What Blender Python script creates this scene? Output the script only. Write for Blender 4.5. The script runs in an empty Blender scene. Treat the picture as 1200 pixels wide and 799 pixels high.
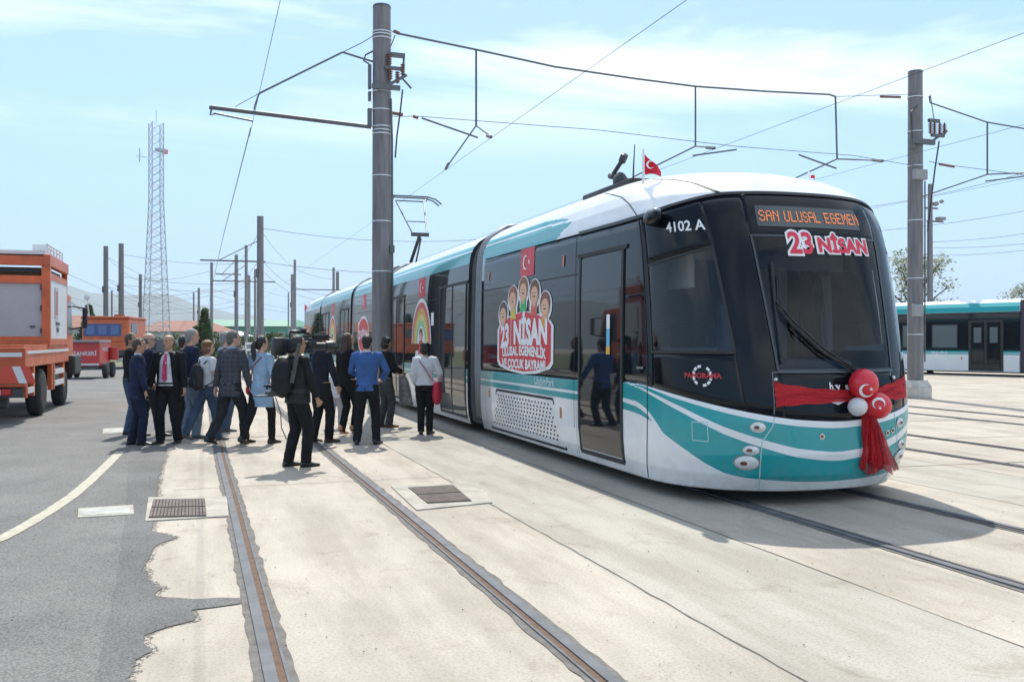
import bpy, bmesh, math, random
import numpy as np
from math import sin, cos, pi, radians, sqrt, atan2
from mathutils import Vector, Matrix
random.seed(7)
S = bpy.context.scene
COL = S.collection
# ------------------------------------------------------------------ camera
YAW = radians(18.53); FPX = 1080.0; EYE = 1.58
CY, SY = cos(YAW), sin(YAW)
cam_d = bpy.data.cameras.new('camera'); cam = bpy.data.objects.new('camera', cam_d); COL.objects.link(cam)
cam.location = (0, 0, EYE); cam.rotation_euler = (radians(90), 0, -YAW)
cam_d.sensor_width = 36; cam_d.lens = 36*FPX/1200; cam_d.clip_start = .05; cam_d.clip_end = 30000
S.camera = cam
# ------------------------------------------------------------------ sky, sun, exposure
SUN_EL = radians(54.5); SUN_AZ = radians(13)          # azimuth measured from +Y towards +X
w = bpy.data.worlds.new('World'); S.world = w; w.use_nodes = True
nt = w.node_tree; nt.nodes.clear()
def N(t, typ, **kw):
    n = t.nodes.new(typ)
    for k, v in kw.items():
        if k.startswith('i_'):
            n.inputs[k[2:].replace('_', ' ')].default_value = v
        elif k.startswith('n'):
            n.inputs[int(k[1:])].default_value = v
        else: setattr(n, k, v)
    return n
L = nt.links.new
sky = N(nt, 'ShaderNodeTexSky', sky_type='NISHITA', sun_disc=False, sun_elevation=SUN_EL, sun_rotation=SUN_AZ, altitude=50, air_density=1.0, dust_density=.35, ozone_density=2.0)
tc = N(nt, 'ShaderNodeTexCoord')
sep = N(nt, 'ShaderNodeSeparateXYZ'); L(tc.outputs['Generated'], sep.inputs[0])
zc = N(nt, 'ShaderNodeMath', operation='MAXIMUM', n1=.06); L(sep.outputs['Z'], zc.inputs[0])
dx = N(nt, 'ShaderNodeMath', operation='DIVIDE'); L(sep.outputs['X'], dx.inputs[0]); L(zc.outputs[0], dx.inputs[1])
dy = N(nt, 'ShaderNodeMath', operation='DIVIDE'); L(sep.outputs['Y'], dy.inputs[0]); L(zc.outputs[0], dy.inputs[1])
cmb = N(nt, 'ShaderNodeCombineXYZ'); L(dx.outputs[0], cmb.inputs[0]); L(dy.outputs[0], cmb.inputs[1])
mp = N(nt, 'ShaderNodeMapping'); mp.inputs['Scale'].default_value = (.55, 1.0, 1); mp.inputs['Rotation'].default_value = (0, 0, radians(-22)); mp.inputs['Location'].default_value = (5.3, 2.2, 0)
L(cmb.outputs[0], mp.inputs[0])
n1 = N(nt, 'ShaderNodeTexNoise', i_Scale=.62, i_Detail=9.0, i_Roughness=.58, i_Distortion=.5); L(mp.outputs[0], n1.inputs['Vector'])
cr = N(nt, 'ShaderNodeValToRGB'); cr.color_ramp.elements[0].position = .44; cr.color_ramp.elements[1].position = .62
L(n1.outputs[0], cr.inputs[0])
el = N(nt, 'ShaderNodeMapRange', n1=.18, n2=.30, n3=0.0, n4=1.0); L(sep.outputs['Z'], el.inputs[0])
mk = N(nt, 'ShaderNodeMath', operation='MULTIPLY'); L(cr.outputs[0], mk.inputs[0]); L(el.outputs[0], mk.inputs[1])
mk2 = N(nt, 'ShaderNodeMath', operation='MULTIPLY', n1=.8); L(mk.outputs[0], mk2.inputs[0])
mix = N(nt, 'ShaderNodeMixRGB'); mix.inputs[2].default_value = (9.6, 9.9, 10.2, 1)
L(mk2.outputs[0], mix.inputs[0])
hz = N(nt, 'ShaderNodeMapRange', interpolation_type='SMOOTHSTEP', n1=-.02, n2=.50, n3=.97, n4=.25); L(sep.outputs['Z'], hz.inputs[0])
hm_ = N(nt, 'ShaderNodeMixRGB'); hm_.inputs[2].default_value = (2.45, 4.5, 6.8, 1); L(hz.outputs[0], hm_.inputs[0]); L(sky.outputs[0], hm_.inputs[1]); L(hm_.outputs[0], mix.inputs[1])
bg = N(nt, 'ShaderNodeBackground', i_Strength=.110); L(mix.outputs[0], bg.inputs[0])
out = N(nt, 'ShaderNodeOutputWorld'); L(bg.outputs[0], out.inputs[0])
sun_d = bpy.data.lights.new('sun', 'SUN'); sun_d.energy = 3.6; sun_d.angle = radians(.53); sun_d.color = (1, .96, .88)
sun = bpy.data.objects.new('sun', sun_d); COL.objects.link(sun)
sdir = Vector((sin(SUN_AZ)*cos(SUN_EL), cos(SUN_AZ)*cos(SUN_EL), sin(SUN_EL)))
sun.rotation_euler = sdir.to_track_quat('Z', 'Y').to_euler(); sun.location = (0, 0, 60)
S.view_settings.view_transform = 'Standard'; S.view_settings.look = 'None'; S.view_settings.gamma = 1
S.view_settings.use_curve_mapping = False; S.view_settings.exposure = .78
S.render.engine = 'CYCLES'
S.cycles.max_bounces = 6; S.cycles.diffuse_bounces = 3; S.cycles.glossy_bounces = 3; S.cycles.transparent_max_bounces = 12
S.cycles.transmission_bounces = 3; S.cycles.use_denoising = True; S.cycles.sample_clamp_indirect = 6
# ------------------------------------------------------------------ pixel helpers (photo pixels, 1200 wide)
def ray(px, py):
    xc = (px-600)/FPX; zc_ = (400-py)/FPX
    return Vector((xc*CY+SY, -xc*SY+CY, zc_))
def gnd(px, py, z=0.0):
    d = ray(px, py); t = (EYE-z)/(-d.z); return Vector((d.x*t, d.y*t, z))
def atd(px, py, t):
    d = ray(px, py); return Vector((d.x*t, d.y*t, EYE+d.z*t))
# ------------------------------------------------------------------ materials
MATS = {}
def lin(c):
    return tuple(c)+(1,) if len(c) == 3 else c
def mat(name, col, rough=.6, metal=0.0, var=0.0, vs=8.0, bump=0.0, bs=60.0, coat=0.0, emis=None, es=0.0, spec=.5, alpha=1.0, col2=None, st=None):
    if name in MATS: return MATS[name]
    m = bpy.data.materials.new(name); m.use_nodes = True; t = m.node_tree; p = t.nodes['Principled BSDF']
    p.inputs['Base Color'].default_value = lin(col); p.inputs['Roughness'].default_value = rough; p.inputs['Metallic'].default_value = metal
    p.inputs['Coat Weight'].default_value = coat; p.inputs['Coat Roughness'].default_value = .05; p.inputs['Specular IOR Level'].default_value = spec
    if alpha < 1: p.inputs['Alpha'].default_value = alpha
    if emis: p.inputs['Emission Color'].default_value = lin(emis); p.inputs['Emission Strength'].default_value = es
    if var > 0 or bump > 0:
        co = N(t, 'ShaderNodeTexCoord')
    if var > 0:
        n = N(t, 'ShaderNodeTexNoise', i_Scale=vs, i_Detail=6.0, i_Roughness=.6); sr = co.outputs['Object']
        if st: mq = N(t, 'ShaderNodeMapping'); mq.inputs['Scale'].default_value = st; t.links.new(sr, mq.inputs[0]); sr = mq.outputs[0]
        t.links.new(sr, n.inputs['Vector'])
        r = N(t, 'ShaderNodeValToRGB'); r.color_ramp.elements[0].position = .3; r.color_ramp.elements[1].position = .7
        c2 = col2 or [max(0, c*(1-var)) for c in col]
        c3 = col if col2 else [min(1, c*(1+var*.6)) for c in col]
        r.color_ramp.elements[0].color = lin(c2); r.color_ramp.elements[1].color = lin(c3)
        t.links.new(n.outputs[0], r.inputs[0]); t.links.new(r.outputs[0], p.inputs['Base Color'])
    if bump > 0:
        n = N(t, 'ShaderNodeTexNoise', i_Scale=bs, i_Detail=4.0); t.links.new(co.outputs['Object'], n.inputs['Vector'])
        b = N(t, 'ShaderNodeBump', i_Strength=bump, i_Distance=.02); t.links.new(n.outputs[0], b.inputs['Height']); t.links.new(b.outputs[0], p.inputs['Normal'])
    MATS[name] = m; return m
def glass(name, tint, gl_rough=.02, ior=1.5):
    if name in MATS: return MATS[name]
    m = bpy.data.materials.new(name); m.use_nodes = True; t = m.node_tree; t.nodes.clear()
    o = N(t, 'ShaderNodeOutputMaterial'); a = N(t, 'ShaderNodeBsdfTransparent'); a.inputs[0].default_value = lin(tint)
    g = N(t, 'ShaderNodeBsdfGlossy'); g.inputs['Roughness'].default_value = gl_rough; g.inputs[0].default_value = (1, 1, 1, 1)
    f = N(t, 'ShaderNodeFresnel', i_IOR=ior); mx = N(t, 'ShaderNodeMixShader')
    t.links.new(f.outputs[0], mx.inputs[0]); t.links.new(a.outputs[0], mx.inputs[1]); t.links.new(g.outputs[0], mx.inputs[2]); t.links.new(mx.outputs[0], o.inputs[0])
    MATS[name] = m; return m
# ------------------------------------------------------------------ mesh builder
def displace(me, fn):
    n = len(me.vertices); co = np.empty(n*3, 'f'); no = np.empty(n*3, 'f'); me.vertices.foreach_get('co', co); me.vertex_normals.foreach_get('vector', no)
    co = co.reshape(-1, 3); no = no.reshape(-1, 3); d = np.array([fn(Vector(c)) for c in co.tolist()], 'f'); me.vertices.foreach_set('co', (co+no*d[:, None]).ravel()); me.update()
class MB:
    def __init__(s): s.v = []; s.f = []; s.mi = []; s.m = 0
    def add(s, vs, fs, M=None):
        o = len(s.v)
        for p in vs: s.v.append(tuple(M @ Vector(p)) if M is not None else tuple(p))
        for f in fs: s.f.append(tuple(i+o for i in f)); s.mi.append(s.m)
        return s
    def box(s, c, d, M=None, bev=0.0):
        x, y, z = [k/2 for k in d]
        if bev <= 0:
            vs = [(c[0]+a*x, c[1]+b*y, c[2]+e*z) for a in (-1, 1) for b in (-1, 1) for e in (-1, 1)]
            fs = [(0, 1, 3, 2), (4, 6, 7, 5), (0, 4, 5, 1), (2, 3, 7, 6), (0, 2, 6, 4), (1, 5, 7, 3)]
            return s.add(vs, fs, M)
        bm = bmesh.new(); bmesh.ops.create_cube(bm, size=1)
        for v in bm.verts: v.co = Vector((v.co.x*d[0], v.co.y*d[1], v.co.z*d[2]))
        bmesh.ops.bevel(bm, geom=bm.edges[:], offset=min(bev, min(d)*.45), segments=2, affect='EDGES', profile=.5)
        bm.verts.index_update()
        vs = [tuple(v.co+Vector(c)) for v in bm.verts]; fs = [tuple(v.index for v in f.verts) for f in bm.faces]; bm.free()
        return s.add(vs, fs, M)
    def cyl(s, a, b, r0, r1=None, n=12, cap=True):
        r1 = r0 if r1 is None else r1
        a = Vector(a); b = Vector(b); d = (b-a)
        if d.length < 1e-6: return s
        q = d.to_track_quat('Z', 'Y'); vs = []; fs = []
        for k, (p, r) in enumerate(((a, r0), (b, r1))):
            for i in range(n):
                t = 2*pi*i/n; vs.append(p+q @ Vector((r*cos(t), r*sin(t), 0)))
        for i in range(n): fs.append((i, (i+1) % n, n+(i+1) % n, n+i))
        if cap: fs.append(tuple(range(n-1, -1, -1))); fs.append(tuple(range(n, 2*n)))
        return s.add(vs, fs)
    def tube(s, pts, r, n=8, cap=True):
        pts = [Vector(p) for p in pts]; rs = r if isinstance(r, (list, tuple)) else [r]*len(pts)
        vs = []; fs = []; up = None
        for k, p in enumerate(pts):
            d = (pts[min(k+1, len(pts)-1)]-pts[max(k-1, 0)]).normalized()
            if up is None:
                up = Vector((0, 0, 1)) if abs(d.z) < .9 else Vector((0, 1, 0))
            x = d.cross(up)
            if x.length < 1e-4: x = d.orthogonal()
            x.normalize(); y = x.cross(d).normalized(); up = y
            rr = rs[k]; rx, ry = rr if isinstance(rr, tuple) else (rr, rr)
            for i in range(n):
                t = 2*pi*i/n; vs.append(p+x*(rx*cos(t))+y*(ry*sin(t)))
        for k in range(len(pts)-1):
            for i in range(n):
                a = k*n+i; b = k*n+(i+1) % n; fs.append((a, b, b+n, a+n))
        if cap: fs.append(tuple(range(n-1, -1, -1))); e = (len(pts)-1)*n; fs.append(tuple(range(e, e+n)))
        return s.add(vs, fs)
    def ball(s, c, r, n=12, m=8, M=None):
        r = r if isinstance(r, (list, tuple)) else (r, r, r); vs = [(c[0], c[1], c[2]+r[2])]; fs = []
        for j in range(1, m):
            for i in range(n):
                a = pi*j/m; b = 2*pi*i/n
                vs.append((c[0]+r[0]*sin(a)*cos(b), c[1]+r[1]*sin(a)*sin(b), c[2]+r[2]*cos(a)))
        vs.append((c[0], c[1], c[2]-r[2]))
        for i in range(n): fs.append((0, 1+i, 1+(i+1) % n))
        for j in range(m-2):
            for i in range(n):
                a = 1+j*n+i; b = 1+j*n+(i+1) % n; fs.append((a, a+n, b+n, b))
        l = len(vs)-1
        for i in range(n): fs.append((l, l-n+(i+1) % n, l-n+i))
        return s.add(vs, fs, M)
    def prism(s, poly, z0, z1, M=None):
        n = len(poly); vs = [(p[0], p[1], z0) for p in poly]+[(p[0], p[1], z1) for p in poly]
        fs = [tuple(range(n-1, -1, -1)), tuple(range(n, 2*n))]+[(i, (i+1) % n, n+(i+1) % n, n+i) for i in range(n)]
        return s.add(vs, fs, M)
    def loft(s, rings, cap=True):
        n = len(rings[0]); vs = [p for r in rings for p in r]; fs = []
        for k in range(len(rings)-1):
            for i in range(n):
                a = k*n+i; b = k*n+(i+1) % n; fs.append((a, b, b+n, a+n))
        if cap: fs.append(tuple(range(n-1, -1, -1))); e = (len(rings)-1)*n; fs.append(tuple(range(e, e+n)))
        return s.add(vs, fs)
    def mesh(s, name='m'):
        me = bpy.data.meshes.new(name); me.from_pydata([tuple(p) for p in s.v], [], s.f); me.update(); return me
    def build(s, name, mats, parent=None, smooth=False, loc=None, auto=None):
        me = s.mesh(name); return link(name, me, mats, parent, smooth, loc, s.mi, auto)
def link(name, me, mats, parent=None, smooth=False, loc=None, mi=None, auto=None):
    mats = mats if isinstance(mats, (list, tuple)) else [mats]
    for m in mats: me.materials.append(m)
    if mi and len(mats) > 1 and len(mi) == len(me.polygons): me.polygons.foreach_set('material_index', mi)
    bm = bmesh.new(); bm.from_mesh(me); bmesh.ops.recalc_face_normals(bm, faces=bm.faces[:]); bm.to_mesh(me); bm.free()
    if smooth or auto:
        me.polygons.foreach_set('use_smooth', [True]*len(me.polygons))
        if auto: me.set_sharp_from_angle(angle=radians(auto))
    me.update()
    o = bpy.data.objects.new(name, me); COL.objects.link(o)
    if parent: o.parent = parent
    if loc: o.location = loc
    return o
def thing(name, label, cat, loc=(0, 0, 0), rz=0.0, group=None):
    o = bpy.data.objects.new(name, None); COL.objects.link(o); o.empty_display_size = .2
    o.location = loc; o.rotation_euler = (0, 0, rz); o['label'] = label; o['category'] = cat
    if group: o['group'] = group
    return o
def tag(o, label, cat, group=None):
    o['label'] = label; o['category'] = cat
    if group: o['group'] = group
    return o
def struct(o): o['kind'] = 'structure'; return o
def R(ax, deg): return Matrix.Rotation(radians(deg), 4, ax)
def T(*a): return Matrix.Translation(a)
def text_geo(s, size, off=0.0, bold=.012, spacing=1.0, align='CENTER', shear=0.0):
    c = bpy.data.curves.new('t', 'FONT'); c.body = s; c.size = size; c.offset = (bold+off)*size if off < 1 else off
    c.align_x = align; c.align_y = 'CENTER'; c.space_character = spacing; c.resolution_u = 3; c.shear = shear
    o = bpy.data.objects.new('t', c); COL.objects.link(o); dg = bpy.context.evaluated_depsgraph_get(); dg.update()
    me = bpy.data.meshes.new_from_object(o.evaluated_get(dg)); vs = [tuple(v.co) for v in me.vertices]; fs = [tuple(p.vertices) for p in me.polygons]
    bpy.data.objects.remove(o); bpy.data.curves.remove(c); bpy.data.meshes.remove(me)
    return vs, fs
def star_poly(cx, cy, r, rot=0.0, n=5, k=.38):
    return [(cx+(r if i % 2 == 0 else r*k)*cos(rot+pi*i/n), cy+(r if i % 2 == 0 else r*k)*sin(rot+pi*i/n)) for i in range(2*n)]
def crescent(cx, cy, r):
    a0 = radians(38); ri = r*.8; cxi = cx+r*.25; P = []
    # outer arc, then inner arc back
    xi = (r*r-ri*ri+(r*.25)**2)/(2*r*.25); yi = sqrt(max(0, r*r-xi*xi)); a = atan2(yi, xi); b = atan2(yi, xi-r*.25)
    for i in range(19): t = a+(2*pi-2*a)*i/18; P.append((cx+r*cos(t), cy+r*sin(t)))
    Q = []
    for i in range(19): t = b+(2*pi-2*b)*i/18; Q.append((cxi+ri*cos(t), cy+ri*sin(t)))
    vs = P+Q; fs = [(i, i+1, 19+i+1, 19+i) for i in range(18)]
    return vs, fs
# ================================================================== GROUND
def ground_mat():
    m = bpy.data.materials.new('concrete_apron'); m.use_nodes = True; t = m.node_tree; p = t.nodes['Principled BSDF']; k = t.links.new
    co = N(t, 'ShaderNodeTexCoord')
    a = N(t, 'ShaderNodeTexNoise', i_Scale=.45, i_Detail=9.0, i_Roughness=.65); k(co.outputs['Object'], a.inputs['Vector'])
    b = N(t, 'ShaderNodeTexNoise', i_Scale=55.0, i_Detail=8.0, i_Roughness=.8); k(co.outputs['Object'], b.inputs['Vector'])
    mp = N(t, 'ShaderNodeMapping'); mp.inputs['Scale'].default_value = (1, .18, 1); k(co.outputs['Object'], mp.inputs[0])
    e = N(t, 'ShaderNodeTexNoise', i_Scale=2.6, i_Detail=7.0, i_Roughness=.62); k(mp.outputs[0], e.inputs['Vector'])
    r1 = N(t, 'ShaderNodeValToRGB'); r1.color_ramp.elements[0].position = .32; r1.color_ramp.elements[1].position = .68
    r1.color_ramp.elements[0].color = (.395, .355, .30, 1); r1.color_ramp.elements[1].color = (.51, .452, .38, 1); k(a.outputs[0], r1.inputs[0])
    # exposed-aggregate paving east of the rail slab is greyer
    se = N(t, 'ShaderNodeSeparateXYZ'); k(co.outputs['Object'], se.inputs[0])
    g1 = N(t, 'ShaderNodeMath', operation='GREATER_THAN', n1=2.62); k(se.outputs[0], g1.inputs[0])
    g2 = N(t, 'ShaderNodeMath', operation='LESS_THAN', n1=4.02); k(se.outputs[0], g2.inputs[0])
    g3 = N(t, 'ShaderNodeMath', operation='GREATER_THAN', n1=7.45); k(se.outputs[0], g3.inputs[0])
    g4 = N(t, 'ShaderNodeMath', operation='LESS_THAN', n1=9.0); k(se.outputs[0], g4.inputs[0])
    ga = N(t, 'ShaderNodeMath', operation='MULTIPLY'); k(g1.outputs[0], ga.inputs[0]); k(g2.outputs[0], ga.inputs[1])
    gb = N(t, 'ShaderNodeMath', operation='MULTIPLY'); k(g3.outputs[0], gb.inputs[0]); k(g4.outputs[0], gb.inputs[1])
    gc = N(t, 'ShaderNodeMath', operation='MAXIMUM'); k(ga.outputs[0], gc.inputs[0]); k(gb.outputs[0], gc.inputs[1])
    m1 = N(t, 'ShaderNodeMixRGB', blend_type='MIX'); m1.inputs[2].default_value = (.40, .375, .325, 1); k(r1.outputs[0], m1.inputs[1])
    gm = N(t, 'ShaderNodeMath', operation='MULTIPLY', n1=.75); k(gc.outputs[0], gm.inputs[0]); k(gm.outputs[0], m1.inputs[0])
    # stains streaked along the driving direction
    r2 = N(t, 'ShaderNodeValToRGB'); r2.color_ramp.elements[0].position = .38; r2.color_ramp.elements[1].position = .60
    r2.color_ramp.elements[0].color = (.80, .79, .77, 1); r2.color_ramp.elements[1].color = (1, 1, 1, 1); k(e.outputs[0], r2.inputs[0])
    m2 = N(t, 'ShaderNodeMixRGB', blend_type='MULTIPLY', n0=1.0); k(m1.outputs[0], m2.inputs[1]); k(r2.outputs[0], m2.inputs[2])
    so = N(t, 'ShaderNodeTexNoise', i_Scale=1.9, i_Detail=10.0, i_Roughness=.72, i_Distortion=.6); k(co.outputs['Object'], so.inputs['Vector'])
    rs = N(t, 'ShaderNodeValToRGB'); rs.color_ramp.elements[0].position = .56; rs.color_ramp.elements[1].position = .72; rs.color_ramp.elements[0].color = (1, 1, 1, 1); rs.color_ramp.elements[1].color = (.74, .71, .67, 1); k(so.outputs[0], rs.inputs[0])
    ms = N(t, 'ShaderNodeMixRGB', blend_type='MULTIPLY', n0=1.0); k(m2.outputs[0], ms.inputs[1]); k(rs.outputs[0], ms.inputs[2]); m2 = ms
    r3 = N(t, 'ShaderNodeValToRGB'); r3.color_ramp.elements[0].position = .30; r3.color_ramp.elements[1].position = .52
    r3.color_ramp.elements[0].color = (.50, .48, .455, 1); r3.color_ramp.elements[1].color = (1, 1, 1, 1); k(b.outputs[0], r3.inputs[0])
    m3 = N(t, 'ShaderNodeMixRGB', blend_type='MULTIPLY', n0=.85); k(m2.outputs[0], m3.inputs[1]); k(r3.outputs[0], m3.inputs[2])
    # cross joints every few metres in the aprons to the right, seen as thin dark rows
    # hairline cracks
    vo = N(t, 'ShaderNodeTexVoronoi', feature='DISTANCE_TO_EDGE', i_Scale=.42); 
    wn = N(t, 'ShaderNodeTexNoise', i_Scale=1.7, i_Detail=6.0); k(co.outputs['Object'], wn.inputs['Vector'])
    wm = N(t, 'ShaderNodeMixRGB', blend_type='ADD', n0=.9); k(co.outputs['Object'], wm.inputs[1]); k(wn.outputs['Color'], wm.inputs[2]); k(wm.outputs[0], vo.inputs['Vector'])
    ck = N(t, 'ShaderNodeMath', operation='LESS_THAN', n1=.0022); k(vo.outputs[0], ck.inputs[0])
    cm = N(t, 'ShaderNodeMath', operation='MULTIPLY', n1=.0); k(ck.outputs[0], cm.inputs[0])
    m4 = N(t, 'ShaderNodeMixRGB'); m4.inputs[2].default_value = (.16, .14, .12, 1); k(cm.outputs[0], m4.inputs[0]); k(m3.outputs[0], m4.inputs[1])
    k(m4.outputs[0], p.inputs['Base Color']); p.inputs['Roughness'].default_value = .92; p.inputs['Specular IOR Level'].default_value = .25
    bp = N(t, 'ShaderNodeBump', i_Strength=.35, i_Distance=.006); k(b.outputs[0], bp.inputs['Height']); k(bp.outputs[0], p.inputs['Normal'])
    return m
# one big sheet, reaching the horizon
g = MB(); g.add([(-6000, -300, 0), (6000, -300, 0), (6000, 9000, 0), (-6000, 9000, 0)], [(0, 1, 2, 3)])
struct(g.build('ground', ground_mat()))
def grain_mat(name, c0, c1, sp=70.0):
    m = bpy.data.materials.new(name); m.use_nodes = True; t = m.node_tree; p = t.nodes['Principled BSDF']; k = t.links.new; co = N(t, 'ShaderNodeTexCoord')
    a = N(t, 'ShaderNodeTexNoise', i_Scale=.8, i_Detail=9.0, i_Roughness=.7); k(co.outputs['Object'], a.inputs['Vector'])
    r = N(t, 'ShaderNodeValToRGB'); r.color_ramp.elements[0].position = .35; r.color_ramp.elements[1].position = .65; r.color_ramp.elements[0].color = lin(c0); r.color_ramp.elements[1].color = lin(c1); k(a.outputs[0], r.inputs[0])
    b = N(t, 'ShaderNodeTexVoronoi', i_Scale=sp); k(co.outputs['Object'], b.inputs['Vector']); g = N(t, 'ShaderNodeMapRange', n1=0.0, n2=.8, n3=1.25, n4=.62); k(b.outputs['Distance'], g.inputs[0])
    hs = N(t, 'ShaderNodeMixRGB', blend_type='MULTIPLY', n0=1.0); k(r.outputs[0], hs.inputs[1]); k(g.outputs[0], hs.inputs[2])
    n = N(t, 'ShaderNodeTexNoise', i_Scale=34.0, i_Detail=6.0, i_Roughness=.8); k(co.outputs['Object'], n.inputs['Vector']); g2 = N(t, 'ShaderNodeMapRange', n1=.3, n2=.7, n3=.78, n4=1.18); k(n.outputs[0], g2.inputs[0])
    h2 = N(t, 'ShaderNodeMixRGB', blend_type='MULTIPLY', n0=1.0); k(hs.outputs[0], h2.inputs[1]); k(g2.outputs[0], h2.inputs[2]); k(h2.outputs[0], p.inputs['Base Color'])
    bp = N(t, 'ShaderNodeBump', i_Strength=.3, i_Distance=.006); k(b.outputs['Distance'], bp.inputs['Height']); k(bp.outputs[0], p.inputs['Normal']); p.inputs['Roughness'].default_value = .92; p.inputs['Specular IOR Level'].default_value = .2; return m
asphalt = grain_mat('asphalt', (.165, .158, .150), (.225, .215, .203))
def strip(pts, width_l, width_r, z, name, m, parent=None, noise=0.0, step=.15):
    """ribbon along a polyline in plan"""
    P = []
    for a, b in zip(pts[:-1], pts[1:]):
        a = Vector(a[:2]); b = Vector(b[:2]); n = max(1, int((b-a).length/step)) if (b-a).length < 60 else 12
        for i in range(n): P.append(a.lerp(b, i/n))
    P.append(Vector(pts[-1][:2])); vs = []; fs = []
    for i, p in enumerate(P):
        d = (P[min(i+1, len(P)-1)]-P[max(i-1, 0)]).normalized(); n = Vector((-d.y, d.x))
        a = p+n*(width_l+random.uniform(-noise, noise)); b = p-n*(width_r+random.uniform(-noise, noise))
        vs += [(a.x, a.y, z), (b.x, b.y, z)]
    for i in range(len(P)-1): fs.append((2*i, 2*i+1, 2*i+3, 2*i+2))
    mb = MB(); mb.add(vs, fs)
    return mb.build(name, m, parent)
# asphalt road with a ragged edge on the concrete
edge_px = [(196, 523), (195, 534), (190, 549), (187, 562), (184, 580), (179, 588), (177, 600), (180, 612), (178, 622), (206, 630), (184, 640), (177, 652), (167, 668), (178, 680), (190, 690), (179, 697), (182, 700), (230, 703), (262, 701), (282, 702), (283, 708), (255, 712), (224, 716), (231, 722), (229, 728), (204, 734), (188, 739), (168, 746), (168, 754), (176, 764), (163, 775), (158, 786), (148, 799), (140, 830), (128, 900)]
from mathutils import noise as mnoise
E_ = sorted([gnd(*p) for p in edge_px], key=lambda p: p.y); ey = [p.y for p in E_]; ex = [p.x for p in E_]
for x_, y_ in ((-.42, 14.5), (-.45, 18), (-.7, 26), (-1.0, 40), (-1.5, 70), (-2, 120)): ey.append(y_); ex.append(x_)
def fz(y, s_=0.0): return sum(mnoise.noise(Vector((s_, y*f_, 1.7*f_)))*a_ for f_, a_ in ((3, .030), (9, .018), (27, .010), (80, .005)))
def edge_x(y): return float(np.interp(y, ey, ex))+fz(y)
ys_ = list(np.arange(-2, 14.5, .008))+list(np.arange(14.5, 120, .6))+[120.0]
def sheet(nm, x0f, x1f, ys, z, m):
    vs = []; fs = []
    for y in ys: vs += [(x0f(y), y, z), (x1f(y), y, z)]
    for i in range(len(ys)-1): fs.append((2*i, 2*i+1, 2*i+3, 2*i+2))
    return struct(MB().add(vs, fs).build(nm, m))
sheet('asphalt_road', lambda y: -60, edge_x, ys_, .004, asphalt)
film = grain_mat('asphalt_film', (.20, .19, .175), (.27, .25, .225)); t_ = film.node_tree; q_ = N(t_, 'ShaderNodeTexCoord'); n_ = N(t_, 'ShaderNodeTexNoise', i_Scale=42.0, i_Detail=5.0, i_Roughness=.7); t_.links.new(q_.outputs['Object'], n_.inputs['Vector']); g_ = N(t_, 'ShaderNodeMath', operation='GREATER_THAN', n1=.53); t_.links.new(n_.outputs[0], g_.inputs[0]); t_.links.new(g_.outputs[0], t_.nodes['Principled BSDF'].inputs['Alpha'])
sheet('asphalt_fringe', lambda y: edge_x(y)-.002, lambda y: edge_x(y)+.035+fz(y*1.3, 5)*.9, [y for y in ys_ if 2 < y < 14], .003, film)
# darker newer asphalt band along the edge of the road
asph2 = grain_mat('asphalt_patch', (.142, .137, .131), (.19, .183, .175))
sp = [gnd(*p) for p in ((150, 545), (148, 600), (140, 660), (128, 720), (112, 800), (100, 870))]
sp = sorted(sp, key=lambda p: p.y)
sheet('asphalt_patch', lambda y: float(np.interp(y, [p.y for p in sp], [p.x for p in sp]))+fz(y, 9)*.5, lambda y: edge_x(y)-.002, [y for y in ys_ if 2 < y < 13.0], .0062, asph2)
# painted line
line_m = mat('road_paint', (.41, .385, .30), .85, var=.25, vs=14, bump=.2)
lp = [gnd(*p) for p in ((-60, 652), (0, 633), (30, 617), (60, 599), (85, 582), (105, 565), (122, 549), (134, 537), (141, 530))]
struct(strip([(p.x, p.y) for p in lp], .062, .062, .009, 'road_marking', line_m, noise=.003, step=.06))
# expansion joints (one object per run of joints)
joint_m = mat('joint_filler', (.13, .115, .095), .95, var=.3, vs=20)
def jl(pts, w_=.006, nm='expansion_joint'):
    P = []
    for a, b in zip(pts[:-1], pts[1:]):
        n = max(1, int(min(90, (Vector(b)-Vector(a)).length/.12)))
        for i in range(n): P.append((a[0]+(b[0]-a[0])*i/n+random.gauss(0, .004), a[1]+(b[1]-a[1])*i/n+random.gauss(0, .004)))
    P.append(pts[-1]); return struct(strip(P, w_, w_, .0035, nm, joint_m, noise=w_*.6, step=9))
jl([(2.67, -1), (2.62, 14), (2.62, 60)], .005); jl([(4.02, -1), (3.98, 50)], .005); jl([(7.45, 1), (7.45, 60)], .005); jl([(9.0, 1), (9.0, 60)], .005)
for y in (10.4, 18.2, 26): jl([(-.3, y), (2.62, y+.02)], .005)
jl([tuple(gnd(178, 607).xy), tuple(gnd(265, 607).xy)], .006)
for y in (13.2, 22, 31): jl([(2.7, y), (4.0, y)], .004)
for i, y in enumerate((9.5, 12.2, 15, 18.0, 21, 24.5, 28, 32)):
    jl([(7.45, y), (46, y-3+i*.3)], .011)
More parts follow.
